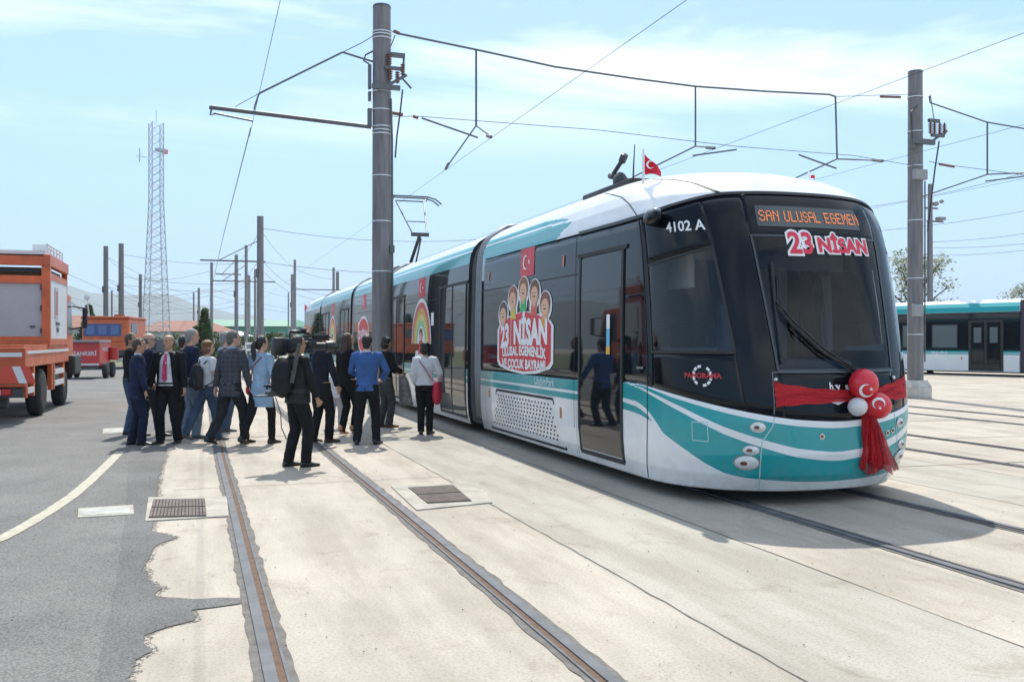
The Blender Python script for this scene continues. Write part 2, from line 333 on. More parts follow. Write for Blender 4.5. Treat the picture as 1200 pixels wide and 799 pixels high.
# tram tracks: sealant beds, steel heads, dirt filled grooves
seal_m = mat('rail_sealant', (.15, .14, .128), .95, var=.35, vs=9, bump=.4)
steel_m = mat('rail_steel', (.13, .135, .145), .65, var=.3, vs=5, spec=.2)
rust_m = mat('groove_dirt', (.16, .095, .06), .95, var=.45, vs=12, col2=(.085, .055, .04))
def rail(fn, side, y0, y1, wet=1.0):
    """fn(y)=groove centre; side=+1: running head on the +X side of the groove"""
    ys = [y0+(y1-y0)*(i/90)**2 for i in range(91)]
    def b(o0, o1, z, nm, m, nz=0): return strip_abs([(fn(y)+o0*side, fn(y)+o1*side, y) for y in ys], z, nm, m, nz)
    root = struct(b(-.075, .120, .0045, 'rail_bed', seal_m, .007))
    h = b(.018, .078, .016, 'rail_head', steel_m); gr = b(-.022, .018, .0075, 'rail_groove', rust_m); lp_ = b(-.036, -.022, .013, 'guard_lip', steel_m)
    for o in (h, gr, lp_): o.parent = root
    return root
def strip_abs(rows, z, nm, m, nz=0):
    vs = []; fs = []
    if nz:
        R2 = []
        for (a, b, y), (c, d, y2) in zip(rows[:-1], rows[1:]):
            for i in range(5): t = i/5; R2.append((a+(c-a)*t+random.gauss(0, nz), b+(d-b)*t+random.gauss(0, nz), y+(y2-y)*t))
        rows = R2+[rows[-1]]
    for a, b, y in rows: vs += [(a, y, z), (b, y, z)]
    for i in range(len(rows)-1): fs.append((2*i, 2*i+1, 2*i+3, 2*i+2))
    mb = MB(); mb.add(vs, fs)
    if not nz:
        n = len(vs); mb.add([(x, y, .0005) for x, y, _ in vs], []); 
        for i in range(len(rows)-1): mb.f += [(2*i, n+2*i, n+2*i+2, 2*i+2), (2*i+1, n+2*i+1, n+2*i+3, 2*i+3)]; mb.mi += [0, 0]
    o = mb.build(nm, m); struct(o); return o
def tA(o): return lambda y: (np.interp(y, [-2, 4.2, 9, 12.9, 20, 60], [1.075, 1.05, 1.01, .96, .93, .90]))+o
rail(tA(-.70), -1, -2, 90); rail(tA(.70), 1, -2, 90)
for c in (5.72, 10.5, 15.4):
    rail(lambda y, c=c: c-.715, -1, -1.5, 90); rail(lambda y, c=c: c+.715, 1, -1.5, 90)
# dirt and dark run-off strips between the tracks
dirt = mat('track_dirt', (.30, .275, .235), .95, var=.2, vs=3)
# drain covers and patches: things
frame_c = mat('cover_concrete', (.385, .355, .30), .9, var=.3, vs=3, bump=.4)
grate_m = mat('rusty_grate', (.13, .10, .085), .8, var=.45, vs=9, bump=.5, bs=90)
patch_m = mat('pale_patch', (.40, .39, .36), .85, var=.3, vs=7, bump=.4)
dark_m = mat('void_shade', (.012, .012, .012), .9)
def quad_px(pl): return [gnd(*p) for p in pl]
def cover(nm, label, outer, inner, slats=0):
    P = quad_px(outer); c = sum(P, Vector())/4; t = thing(nm, label, 'drain cover', (c.x, c.y, 0))
    loc = [(p.x-c.x, p.y-c.y) for p in P]
    MB().prism(loc, .001, .012).build('surround', frame_c, t)
    I = [(p.x-c.x, p.y-c.y) for p in quad_px(inner)]
    if slats:
        MB().prism(I, .0122, .0145).build('frame', dark_m, t)  # solid plate below the slats; near-black colour stands in for the shaded drain opening
        mb = MB()
        a, b, d, e = [Vector((x, y, 0)) for x, y in I]      # a-b far edge, d-e near edge (d right, e left)
        for i in range(slats):
            for j in range(2):
                t0 = (i+.14)/slats; t1 = (i+.86)/slats; s0 = .02+.5*j; s1 = .47+.5*j
                def q(u, v): return a.lerp(b, u).lerp(e.lerp(d, u), v)
                mb.prism([tuple(q(t0, s0).xy), tuple(q(t1, s0).xy), tuple(q(t1, s1).xy), tuple(q(t0, s1).xy)], .0147, .021)
        mb.build('grate', grate_m, t)
    else: MB().prism(I, .0122, .015).build('lid', patch_m, t)
    return t
cover('drain_grate', 'rusty brown drain grate at the asphalt edge beside the left rail', [(174, 584), (266, 583), (268, 606), (170, 612)], [(180, 587), (240, 586), (242, 607), (174, 609)], 16)
cover('drain_grate', 'speckled brown drain grate with pale concrete surround between the tracks', [(458, 571), (560, 567), (577, 590), (488, 599)], [(478, 573), (531, 570), (553, 589), (501, 592)], 16)
cover('utility_cover', 'pale rectangular cover set in the asphalt near the painted line', [(92, 597), (156, 593), (157, 604), (91, 608)], [(96, 598), (152, 595), (153, 603), (96, 606)])
cover('utility_cover', 'small pale cover in the asphalt left of the navy suited man', [(121, 503), (146, 502), (146, 508), (120, 510)], [(123, 504), (144, 503), (144, 507), (123, 508.5)])

# loose grit on the paving
mb = MB()
for _ in range(420):
    x_ = random.uniform(-2.5, 7); y_ = random.uniform(3.6, 13)
    r_ = random.uniform(.003, .0065); mb.ball((x_, y_, .018 if False else .006+r_*.5), (r_, r_*random.uniform(.7, 1.3), r_*.6), 5, 3)
gr_ = mb.build('grit', mat('grit', (.20, .175, .145), .95)); gr_['kind'] = 'stuff'
# ================================================================== TRAM
CX, Y0 = 5.75, 7.35
ZK = [.14,.3,.5,.8,1.0,1.1,1.5,2.0,2.5,2.8,2.95,3.08,3.2,3.3,3.4,3.47,3.52,3.55]
WK = [1.34,1.38,1.40,1.405,1.405,1.405,1.40,1.395,1.385,1.375,1.365,1.34,1.285,1.20,1.05,.90,.70,.30]
TK = [.16,.06,.01,.0,.01,.03,.10,.21,.33,.43,.50,.58,.74,.95,1.3,1.7,2.2,3.1]
EK = [1.5,1.5,1.5,1.5,1.5,1.5,1.5,1.55,1.62,1.7,1.78,1.9,2.1,2.35,2.7,3.0,3.3,3.9]
PK = [2.4,2.6,2.8,2.9,2.9,2.9,2.9,2.9,2.9,2.9,2.8,2.7,2.5,2.4,2.3,2.2,2.0,2.0]
def Wz(z): return float(np.interp(z, ZK, WK))
def pt(q, z, off=0.0):
    """point on the cab shell: q=0 nose centre, |q|=1 start of the straight side, |q|=2 module end"""
    if off:
        e = 2e-3; a = Vector(pt(q+e, z))-Vector(pt(q-e, z)); b = Vector(pt(q, z+.01))-Vector(pt(q, z-.01))
        n = a.cross(b)
        if n.length < 1e-9: n = Vector((0, -1, 0))
        n.normalize(); return tuple(Vector(pt(q, z))+n*off)
    W, T_, E_, P = [float(np.interp(z, ZK, k)) for k in (WK, TK, EK, PK)]
    a = max(-1, min(1, q))*pi/2; D = E_-T_
    x = W*math.copysign(abs(sin(a))**(2/P), a); y = T_+D*(1-abs(cos(a))**(2/P))
    if abs(q) > 1: y = E_+(abs(q)-1)*(7.25-E_)
    return (x, y, z)
zb_ = lambda q: float(np.interp(abs(q), [0,.13,.22,.45,.71,.985,1.04,1.1,2], [.812,.84,.868,.945,1.036,1.125,1.135,1.10,1.10]))
w2_ = lambda q: float(np.interp(abs(q), [0,.13,.27,.47,.71,.93,1.0,1.1,1.2], [.522,.57,.65,.765,.928,1.06,1.11,1.2,1.3]))
tb_ = lambda q: float(np.interp(abs(q), [0,.13,.37,.47,.576,.71,.825,.92,1.0,1.06,1.12,2], [.228,.24,.28,.316,.404,.535,.642,.755,.82,.845,.855,.855]))
zt_ = lambda q: float(np.interp(abs(q), [0,.2,.357,.483,.595,.86,1.0,2], [3.062,3.055,3.044,3.015,2.975,2.90,2.89,2.92]))
def paint(q, z):
    a = abs(q); zb = zb_(q); tb = tb_(q)
    p = min(z-tb, zb-.001-z+1)
    if a < 1.0:
        th = float(np.interp(a, [0, .45, .8, 1.0], [.062, .05, .035, .0])); p = min(p, zb-th-z)
    w2 = w2_(q); th2 = float(np.interp(a, [0, .45, .8, 1.0], [.088, .07, .045, .02]))
    p = min(p, max(z-w2, w2-th2-z))
    # swoosh: white crescent that leaves the side stripe and dives into the teal
    if a > .80:
        sw = float(np.interp(a, [.80, .86, .94, 1.0, 1.06, 1.12, 2], [.57, .70, .86, .945, .965, .965, .965])); th3 = float(np.interp(a, [.80, .9, 1.0, 1.1, 2], [.0, .05, .055, .035, .03]))
        p = min(p, max(z-sw, sw-th3-z))
        th4 = float(np.interp(a, [.80, .9, 1.0, 1.1, 2], [.0, .04, .10, .075, .075]))
        # second (lower) teal tongue keeps its foot on the white
    return p
def livery_mat():
    m = bpy.data.materials.new('tram_livery'); m.use_nodes = True; t = m.node_tree; p = t.nodes['Principled BSDF']; k = t.links.new
    a = N(t, 'ShaderNodeAttribute', attribute_name='paint'); g = N(t, 'ShaderNodeMath', operation='GREATER_THAN', n1=0.0); k(a.outputs['Fac'], g.inputs[0])
    x = N(t, 'ShaderNodeMixRGB'); x.inputs[1].default_value = (.78, .79, .80, 1); x.inputs[2].default_value = (.0, .31, .335, 1); k(g.outputs[0], x.inputs[0])
    co = N(t, 'ShaderNodeTexCoord'); n = N(t, 'ShaderNodeTexNoise', i_Scale=3.0, i_Detail=6.0); k(co.outputs['Object'], n.inputs['Vector'])
    r = N(t, 'ShaderNodeValToRGB'); r.color_ramp.elements[0].position = .3; r.color_ramp.elements[1].position = .62; r.color_ramp.elements[0].color = (.90, .88, .85, 1); k(n.outputs[0], r.inputs[0])
    y = N(t, 'ShaderNodeMixRGB', blend_type='MULTIPLY', n0=.7); k(x.outputs[0], y.inputs[1]); k(r.outputs[0], y.inputs[2]); sz = N(t, 'ShaderNodeSeparateXYZ'); k(co.outputs['Object'], sz.inputs[0]); mz = N(t, 'ShaderNodeMapRange', n1=.12, n2=.48, n3=.38, n4=0.0); k(sz.outputs[2], mz.inputs[0])
    n2 = N(t, 'ShaderNodeTexNoise', i_Scale=7.0, i_Detail=8.0, i_Roughness=.75); k(co.outputs['Object'], n2.inputs['Vector']); mn = N(t, 'ShaderNodeMapRange', n1=.42, n2=.68, n3=0.0, n4=1.0); k(n2.outputs[0], mn.inputs[0])
    mm_ = N(t, 'ShaderNodeMath', operation='MULTIPLY'); k(mz.outputs[0], mm_.inputs[0]); k(mn.outputs[0], mm_.inputs[1]); dm = N(t, 'ShaderNodeMixRGB'); dm.inputs[2].default_value = (.30, .26, .21, 1); k(mm_.outputs[0], dm.inputs[0]); k(y.outputs[0], dm.inputs[1]); k(dm.outputs[0], p.inputs['Base Color'])
    p.inputs['Roughness'].default_value = .32; p.inputs['Coat Weight'].default_value = .6; p.inputs['Coat Roughness'].default_value = .07
    return m
liv = livery_mat()
roofm = mat('roof_paint', (.74, .745, .76), .38, var=.08, vs=2.5, coat=.25)
blackg = mat('black_glass', (.007, .010, .015), .035, spec=.36)
blackp = mat('black_gloss_paint', (.005, .007, .011), .08, spec=.26)
rubber = mat('black_rubber', (.018, .018, .019), .6)
dkgrey = mat('dark_grey_metal', (.055, .058, .062), .5, metal=.3)
seamm = mat('panel_gap', (.02, .022, .024), .7)
silver = mat('silver_metal', (.55, .56, .57), .25, metal=.9)
wglass = glass('windscreen_glass', (.66, .78, .90), ior=1.36)
cglass = glass('cab_window_glass', (.66, .70, .74))
white_st = mat('white_sticker', (.80, .80, .80), .4)
red_st = mat('red_sticker', (.62, .015, .03), .4)
LW = []
tram = thing('articulated_tram', 'long teal and white tram nearest the camera, with stickers and balloons on it', 'tram', (CX, Y0, 0))
def patch(zlo, zhi, qL, qR, nu, nv, off=0.0, flip=False):
    rows = []
    for j in range(nv+1):
        b = j/nv; row = []
        for i in range(nu+1):
            a = i/nu; z = (zlo(-.5)+zhi(-.5))/2
            for _ in range(9):
                q = qL(z)+(qR(z)-qL(z))*a; z = zlo(q)+(zhi(q)-zlo(q))*b
            row.append((q, z))
        rows.append(row)
    return rows
def mk_patch(name, m, rows, parent, off=0.0, pf=None, solid=0.0, flip=lambda p: p):
    nu = len(rows[0]); vs = []; att = []
    for r in rows:
        for q, z in r:
            vs.append(flip(pt(q, z, off)))
            if pf: att.append(pf(q, z))
    fs = [(j*nu+i, j*nu+i+1, (j+1)*nu+i+1, (j+1)*nu+i) for j in range(len(rows)-1) for i in range(nu-1)]
    mb = MB(); mb.add(vs, fs); me = mb.mesh(name)
    if pf:
        A = me.attributes.new('paint', 'FLOAT', 'POINT'); A.data.foreach_set('value', att)
    me.materials.append(m); me.polygons.foreach_set('use_smooth', [True]*len(me.polygons)); me.update()
    o = bpy.data.objects.new(name, me); COL.objects.link(o); o.parent = parent
    # outward normals
    c = me.polygons[len(fs)//2]; v = Vector(c.center)-flip((0, 4, 1.6)) if False else None
    if solid:
        sm = o.modifiers.new('thickness', 'SOLIDIFY'); sm.thickness = solid; sm.offset = -1
    return o
K = lambda v: (lambda *_: v)
def qlin(z0, q0, z1, q1): return lambda z: q0+(q1-q0)*(z-z0)/(z1-z0)
def make_cab(par, fl, detail=True):
    f = (lambda p: p) if not fl else (lambda p: (p[0], 36.5-p[1], p[2]))
    nq = 150 if detail else 60
    def denseq(rows_q, zlo, zhi, nv): return [[(q, zlo(q)+(zhi(q)-zlo(q))*j/nv) for q in rows_q] for j in range(nv+1)]
    Q = list(np.linspace(-2, -1.14, 8))+list(np.linspace(-1.12, 1.12, nq))+list(np.linspace(1.14, 2, 8))
    mk_patch('lower_body', liv, denseq(Q, K(.14), zb_, 60 if detail else 24), par, 0, paint, .02, f)
    # under edge curl
    mk_patch('underside_lip', rubber, [[(q, .14) for q in Q], [(q, .155) for q in Q]], par, -.03, None, .03, f)
    # roof: shell between zt and the crown, teal flash at its rear
    def rp(q, z):
        a = abs(q)
        if a < 1.28: return -1
        e = float(np.interp(a, [1.28, 1.34, 1.45, 2], [3.10, 3.17, 3.22, 3.235]))
        lo = float(np.interp(a, [1.28, 1.34, 1.40], [3.09, 3.0, 2.9]))
        if z > e or z < lo: return -1
        c = float(np.interp(a, [1.28, 1.45, 2], [3.10, 3.135, 3.14]))
        return -1 if abs(z-c) < .014 else 1
    Q2 = sorted(set(list(np.linspace(-2, -1.28, 40))+list(np.linspace(-1.28, 1.28, 90))+list(np.linspace(1.28, 2, 40))))
    rows = []
    zs = list(np.linspace(0, 1, 34))
    for b in zs: rows.append([(q, zt_(q)+(3.40-zt_(q))*b) for q in Q2])
    for z in (3.43, 3.45, 3.47, 3.5, 3.52, 3.535, 3.55): rows.append([(q, z) for q in Q2])
    o = mk_patch('roof_shell', liv, rows, par, 0, rp, 0, f)
    # close the crown
    mb = MB(); P = [f(pt(q, 3.55)) for q in Q2]; mb.add(P, [tuple(range(len(P)))]); mb.build('roof_crown', roofm, par, smooth=True)
    # black band tiles
    wl = qlin(1.30, -.188, 2.61, -.237); wr = qlin(1.30, .26, 2.61, .30)
    cwl = K(-.915); cwr = qlin(1.5, -.393, 2.5, -.455); mcl = qlin(1.5, .393, 2.5, .455); mcr = K(1.09)
    z130 = K(1.30); z261 = K(2.61); cb = K(1.47); ztop = lambda q: zt_(q)+.012; ct = lambda q: float(np.interp(abs(q), [.45, .92], [2.50, 2.36]))
    tiles = [('side_glazing', zb_, ztop, K(-2), cwl, 40, 14), ('cab_side_panel', zb_, cb, cwl, cwr, 26, 6), ('cab_side_panel', ct, ztop, cwl, cwr, 26, 6),
             ('windscreen_pillar', zb_, ztop, cwr, wl, 14, 20), ('front_panel', zb_, z130, wl, wr, 30, 6), ('display_panel', z261, ztop, wl, wr, 30, 8),
             ('windscreen_pillar', zb_, ztop, wr, mcl, 14, 20), ('cab_side_panel', zb_, cb, mcl, mcr, 26, 6), ('cab_side_panel', ct, ztop, mcl, mcr, 26, 6), ('side_glazing', zb_, ztop, mcr, K(2), 40, 14)]
    for nm, a, b, c, d, nu, nv in tiles:
        mk_patch(nm, blackg if nm == 'side_glazing' else blackp, patch(a, b, c, d, nu, nv), par, -.003, None, .022, f)
    mk_patch('windscreen', wglass, patch(z130, z261, wl, wr, 30, 20), par, -.004, None, 0, f)
    mk_patch('cab_window', cglass, patch(cb, ct, cwl, cwr, 26, 16), par, -.004, None, 0, f)
    mk_patch('cab_window', cglass, patch(cb, ct, mcl, mcr, 26, 16), par, -.004, None, 0, f)
    return f
make_cab(tram, False)
f5 = make_cab(tram, True, False)
def shell_line(name, pts, w_, m, off=.004, par=tram, n=1):
    """thin band following the cab shell through (q,z) points"""
    P = []
    for a, b in zip(pts[:-1], pts[1:]):
        k = 14
        for i in range(k): P.append((a[0]+(b[0]-a[0])*i/k, a[1]+(b[1]-a[1])*i/k))
    P.append(pts[-1]); C = [Vector(pt(q, z, off)) for q, z in P]; vs = []; fs = []
    for i, c in enumerate(C):
        d = (C[min(i+1, len(C)-1)]-C[max(0, i-1)]).normalized(); q, z = P[i]; n_ = (Vector(pt(q, z, .05))-Vector(pt(q, z, 0))).normalized(); s_ = d.cross(n_).normalized()*w_/2
        vs += [tuple(c+s_), tuple(c-s_), tuple(c-s_-n_*off*1.5), tuple(c+s_-n_*off*1.5)]
    for i in range(len(C)-1):
        a = 4*i; b = 4*i+4; fs += [(a, a+1, b+1, b), (a+1, a+2, b+2, b+1), (a+3, a, b, b+3)]
    mb = MB(); mb.add(vs, fs); return mb.build(name, m, par)
shell_line('body_seam', [(-.945, .16), (-.945, .6), (-.945, 1.1), (-.945, 2.0), (-.945, 2.9), (-1.0, 3.2), (-1.08, 3.4)], .012, seamm)
shell_line('bumper_seam', [(-.22, .868), (-.23, .78), (-.283, .63), (-.30, .3), (-.30, .15)], .010, mat('seam_light', (.42, .60, .60), .5), .003)
shell_line('bumper_seam', [(.25, .868), (.26, .78), (.29, .63), (.31, .3), (.31, .15)], .010, MATS['seam_light'], .003)
shell_line('roof_seam', [(-.357, 3.045), (-.42, 3.12), (-.50, 3.22), (-.62, 3.33), (-.7, 3.40)], .03, seamm, .004)
shell_line('hatch_outline', [(-.657, .80), (-.565, .80), (-.56, .62), (-.652, .62), (-.657, .80)], .008, MATS['seam_light'], .003)
shell_line('window_gasket', [(-.915, 1.47), (-.66, 1.47), (-.393, 1.47), (-.43, 2.1), (-.455, 2.50), (-.7, 2.42), (-.915, 2.36), (-.915, 1.47)], .03, rubber, .004)
shell_line('windscreen_gasket', [(-.188, 1.30), (0, 1.30), (.26, 1.30), (.285, 2.1), (.30, 2.61), (0, 2.61), (-.237, 2.61), (-.21, 1.9), (-.188, 1.30)], .022, mat('gasket_grey', (.045, .055, .062), .4), .004)
shell_line('panel_seam', [(-.215, 1.285), (0, 1.28), (.27, 1.285)], .010, mat('seam_shine', (.12, .13, .14), .25), .005)
shell_line('panel_seam', [(-.222, .89), (-.215, 1.28)], .010, MATS['seam_shine'], .005)
shell_line('roof_edge_seal', [(q, zt_(q)+.004) for q in np.linspace(-1.25, 1.25, 26)], .036, mat('edge_seal', (.008, .009, .012), .35), .006)
# --- arc-length wrap on the cab shell
def wrap_pt(q0, z0, u, v, off):
    q = q0; step = .02; n = max(1, int(abs(u)/step)); du = u/n
    for _ in range(n):
        a = Vector(pt(q-.004, z0)); b = Vector(pt(q+.004, z0)); q += du*.008/max(1e-6, (b-a).length)
    return pt(q, z0+v, off)
def wrap(vs, q0, z0, off):
    cache = {}; o = []
    for x in vs:
        k = round(x[0], 4)
        if k not in cache:
            q = q0; n = max(1, int(abs(x[0])/.02)); du = x[0]/n
            for _ in range(n):
                a = Vector(pt(q-.004, z0)); b = Vector(pt(q+.004, z0)); q += du*.008/max(1e-6, (b-a).length)
            cache[k] = q
        o.append(pt(cache[k], z0+x[1], off+(x[2] if len(x) > 2 else 0)))
    return o
def side(vs, Yw, z0, off):
    """decal on the straight near side; Yw = world Y of its centre, u runs towards the nose"""
    return [(-Wz(z0+x[1])-off, (Yw-Y0)-x[0], z0+x[1]) for x in vs]
def dec(name, m, vs, fs, f, par=tram, **k):
    mb = MB(); mb.add(f(vs), fs); return mb.build(name, m, par)
def subdiv_rect(w_, h_, n=10): return [((-.5+i/n)*w_, s*h_/2) for i in range(n+1) for s in (-1, 1)], [(2*i, 2*i+2, 2*i+3, 2*i+1) for i in range(n)]
def poly_fan(P): return list(P), [tuple(range(len(P)))]
# --- destination display (dot matrix)
F57 = {'S': '01110 10001 10000 01110 00001 10001 01110', 'A': '01110 10001 10001 11111 10001 10001 10001', 'N': '10001 11001 10101 10011 10001 10001 10001', 'U': '10001 10001 10001 10001 10001 10001 01110', 'L': '10000 10000 10000 10000 10000 10000 11111', 'E': '11111 10000 10000 11110 10000 10000 11111', 'G': '01110 10001 10000 10111 10001 10001 01110', 'M': '10001 11011 10101 10101 10001 10001 10001', ' ': '000 000 000 000 000 000 000'}
vs, fs = subdiv_rect(1.24, .215, 24)
dsp = dec('destination_display', mat('display_glass', (.045, .06, .065), .15, spec=.7), vs, fs, lambda v: wrap(v, .0, 2.81, .004))
x = -.585; mb = MB(); ds = .0147; ledm = mat('amber_led', (.5, .15, .03), .5, emis=(1, .30, .10), es=.38)
for ch in 'SAN ULUSAL EGEMEN ':
    rows = F57[ch].split()
    if ch == ' ': mb.build('display_word', ledm, dsp); mb = MB()
    for j, r in enumerate(rows):
        for i, b in enumerate(r):
            if b == '1':
                px_ = x+i*ds*.86; pz = (3-j)*ds*1.1; h = ds*.40
                mb.add(wrap([(px_-h, pz-h), (px_+h, pz-h), (px_+h, pz+h), (px_-h, pz+h)], -.0, 2.81, .008), [(0, 1, 2, 3)])
    x += (len(rows[0])+.9)*ds*.86
# --- 23 NISAN on the windscreen, white outline behind red letters
def outlined(name, s, size, f0, c0, c1, grow, par, off0, off1, **kw):
    a = text_geo(s, size, off=grow/size, **kw); b = text_geo(s, size, **kw)
    o = dec(name, c0, a[0], a[1], lambda v: f0(v, off0), par); i = dec(name+'_fill', c1, b[0], b[1], lambda v: f0(v, off1), o); return o
pinkred = mat('letter_red', (.66, .02, .06), .4)
outlined('windscreen_lettering', '23', .30, lambda v, o: wrap([(p[0]-.36, p[1]) for p in v], .035, 2.53, o), white_st, pinkred, .022, tram, .006, .010, bold=.03, spacing=1.0)
outlined('windscreen_lettering', 'NİSAN', .20, lambda v, o: wrap([(p[0]+.15, p[1]) for p in v], .035, 2.52, o), white_st, pinkred, .016, tram, .006, .010, bold=.045, spacing=1.02)
# side fleet number and panorama badge
a = text_geo('4102 A', .145, bold=.02); dec('fleet_number', white_st, a[0], a[1], lambda v: wrap(v, -.615, 2.72, .004))
ring = []; 
mb = MB()
for k in range(12):
    if k in (2, 8): continue
    t0 = 2*pi*k/12+.06; t1 = 2*pi*(k+1)/12-.06; P = [(r*cos(t), r*sin(t)) for r, t in ((.105, t0), (.105, (t0+t1)/2), (.105, t1), (.08, t1), (.08, (t0+t1)/2), (.08, t0))]
    mb.add(wrap(P, -.585, 1.245, .004), [tuple(range(6))])
bd = mb.build('round_badge', white_st, tram)
a = text_geo('PANORAMA', .070, bold=.035); dec('badge_lettering', mat('badge_red', (.45, .03, .03), .45), a[0], a[1], lambda v: wrap(v, -.585, 1.245, .007), bd)
# white emblem behind the ribbon on the front panel
a = text_geo('b.y', .11, bold=.03); 
mb = MB(); mb.add(wrap([(p[0]-.02, p[1]+.05) for p in a[0]], .0, 1.09, .004), a[1])
a = text_geo('a.c', .085, bold=.04); mb.add(wrap([(p[0]+.16, p[1]+.05) for p in a[0]], .0, 1.09, .004), a[1])
for P in ([(-.10, -.09), (.0, -.12), (.09, -.09), (.05, -.055), (-.02, -.07)], [(.13, -.10), (.25, -.10), (.24, -.06), (.14, -.06)]): mb.add(wrap(P, .0, 1.09, .004), [tuple(range(len(P)))])
mb.build('front_emblem', white_st, tram)
# --- headlights: chrome ring, lens, dark iris
lensm = mat('lamp_lens', (.62, .63, .62), .12, spec=.9, coat=.8); irism = mat('lamp_iris', (.16, .05, .04), .2)
def lamp(q, z, rx, rz, ir=.4):
    E1 = [(rx*cos(2*pi*i/24), rz*sin(2*pi*i/24)) for i in range(24)]
    o = dec('headlight', silver, *poly_fan([(a*1.14, b*1.14) for a, b in E1]), lambda v: wrap(v, q, z, .006))
    mb = MB(); rings = [wrap([(a*k, b*k) for a, b in E1], q, z, .008+h) for k, h in ((1, 0), (.75, .014), (.4, .022), (.05, .025))]
    mb.loft(rings, cap=False); mb.build('lens', lensm, o, smooth=True)
    dec('iris', irism, *poly_fan([(a*ir-rx*.25, b*ir+.002) for a, b in E1]), lambda v: wrap(v, q, z, .034), o)
for s_ in (-1, 1):
    lamp(s_*.30, .772, .064, .044); lamp(s_*.337, .555, .068, .040); lamp(s_*.36, .435, .110, .066, .3)
def tow(q, z):
    E1 = [(.03*cos(2*pi*i/16), .03*sin(2*pi*i/16)) for i in range(16)]
    o = dec('towing_eye_cover', silver, *poly_fan(E1), lambda v: wrap(v, q, z, .005)); dec('bolt', irism, *poly_fan([(a*.5, b*.5) for a, b in E1]), lambda v: wrap(v, q, z, .008), o)
tow(-.035, .675); tow(.20, .68); tow(.24, .70)
for q in (-.205, .26):
    mb = MB(); c = pt(q, 1.215, .012); mb.ball(c, .022); mb.build('marker_lamp', silver, tram, smooth=True)
# --- wipers
mb = MB(); P0 = pt(.045, 1.27, .03)
for dz in (0, .05):
    Q = [(.045, 1.27+dz*.3), (-.02, 1.45+dz), (-.10, 1.68+dz), (-.172, 1.90+dz)]; mb.tube([pt(q, z, .055) for q, z in Q], .011, 6)
mb.ball(P0, .05); wp = mb.build('wiper_arm', rubber, tram, smooth=True)
MB().tube([pt(q, z, .03) for q, z in ((-.163, 2.33), (-.168, 2.1), (-.172, 1.9), (-.172, 1.45), (-.170, 1.36))], .013, 6).build('wiper_blade', rubber, wp)
mb = MB(); 
mb.tube([pt(q, z, .03) for q, z in ((-.14, 2.22), (-.15, 1.95), (-.10, 1.60))], .007, 5); mb.build('washer_hose', rubber, wp)
# --- camera pod (rear view) above the cab window
c = Vector(pt(-.80, 2.83, .065)); mb = MB()
Mx = T(*c) @ R('Z', -6)
mb.ball((0, 0, 0), (.075, .20, .085), 16, 10, Mx); o = mb.build('rear_view_camera', blackp, tram, smooth=True)
MB().ball((0, 0, 0), (.066, .16, .045), 16, 8, T(c.x+.005, c.y, c.z+.052) @ R('Z', -6)).build('camera_cap', mat('shiny_grey', (.25, .27, .29), .15, spec=.9), o, smooth=True)
# --- cab interior
cabm = mat('cab_plastic_dark', (.035, .037, .042), .7); cabw = mat('cab_wall_pale', (.30, .31, .32), .7)
MB().box((0, 2.1, .80), (2.3, 2.6, .06)).build('cab_floor', cabm, tram)
mb = MB(); mb.box((0, .95, 1.08), (1.5, .9, .36), bev=.06); mb.box((-.1, .62, 1.32), (1.3, .30, .14), bev=.04); mb.build('dashboard', cabm, tram, auto=40)
mb = MB(); mb.box((-1.0, 2.55, 1.85), (.62, .05, 2.1)); mb.box((1.05, 2.62, 1.85), (.4, .05, 2.1)); mb.box((0, 2.55, 2.72), (2.5, .05, .3)); mb.box((0, 2.56, 1.15), (1.4, .05, .7)); mb.build('cab_bulkhead', cabw, tram)
MB().box((0, 1.95, 2.84), (2.0, 1.9, .05)).build('cab_ceiling', cabw, tram)
mb = MB(); mb.box((0, 1.55, 1.22), (.5, .5, .12), bev=.05); mb.box((0, 1.80, 1.62), (.46, .12, .75), bev=.05); mb.box((0, 1.85, 2.08), (.26, .1, .2), bev=.04); mb.cyl((0, 1.55, .82), (0, 1.55, 1.2), .07); mb.build('driver_seat', mat('seat_blue', (.03, .05, .10), .85), tram, auto=40)
MB().box((0, .93, 2.47), (1.55, .02, .30)).build('sun_blind', mat('sun_blind', (.03, .035, .045), .8), tram)
MB().box((-.98, 1.28, 2.3), (.03, .5, .34)).build('side_blind', mat('side_blind', (.35, .35, .33), .8), tram)
mb = MB()
for y in (3.4, 4.4, 5.4):
    for x_ in (-.9, .9): mb.box((x_, y, 1.0), (.45, .45, .35), bev=.05); mb.box((x_, y+.22, 1.45), (.42, .08, .7), bev=.04)
mb.build('passenger_seats', MATS['seat_blue'], tram, auto=40)
MB().box((0, 4.9, .36), (2.5, 4.6, .06)).build('saloon_floor', cabm, tram)
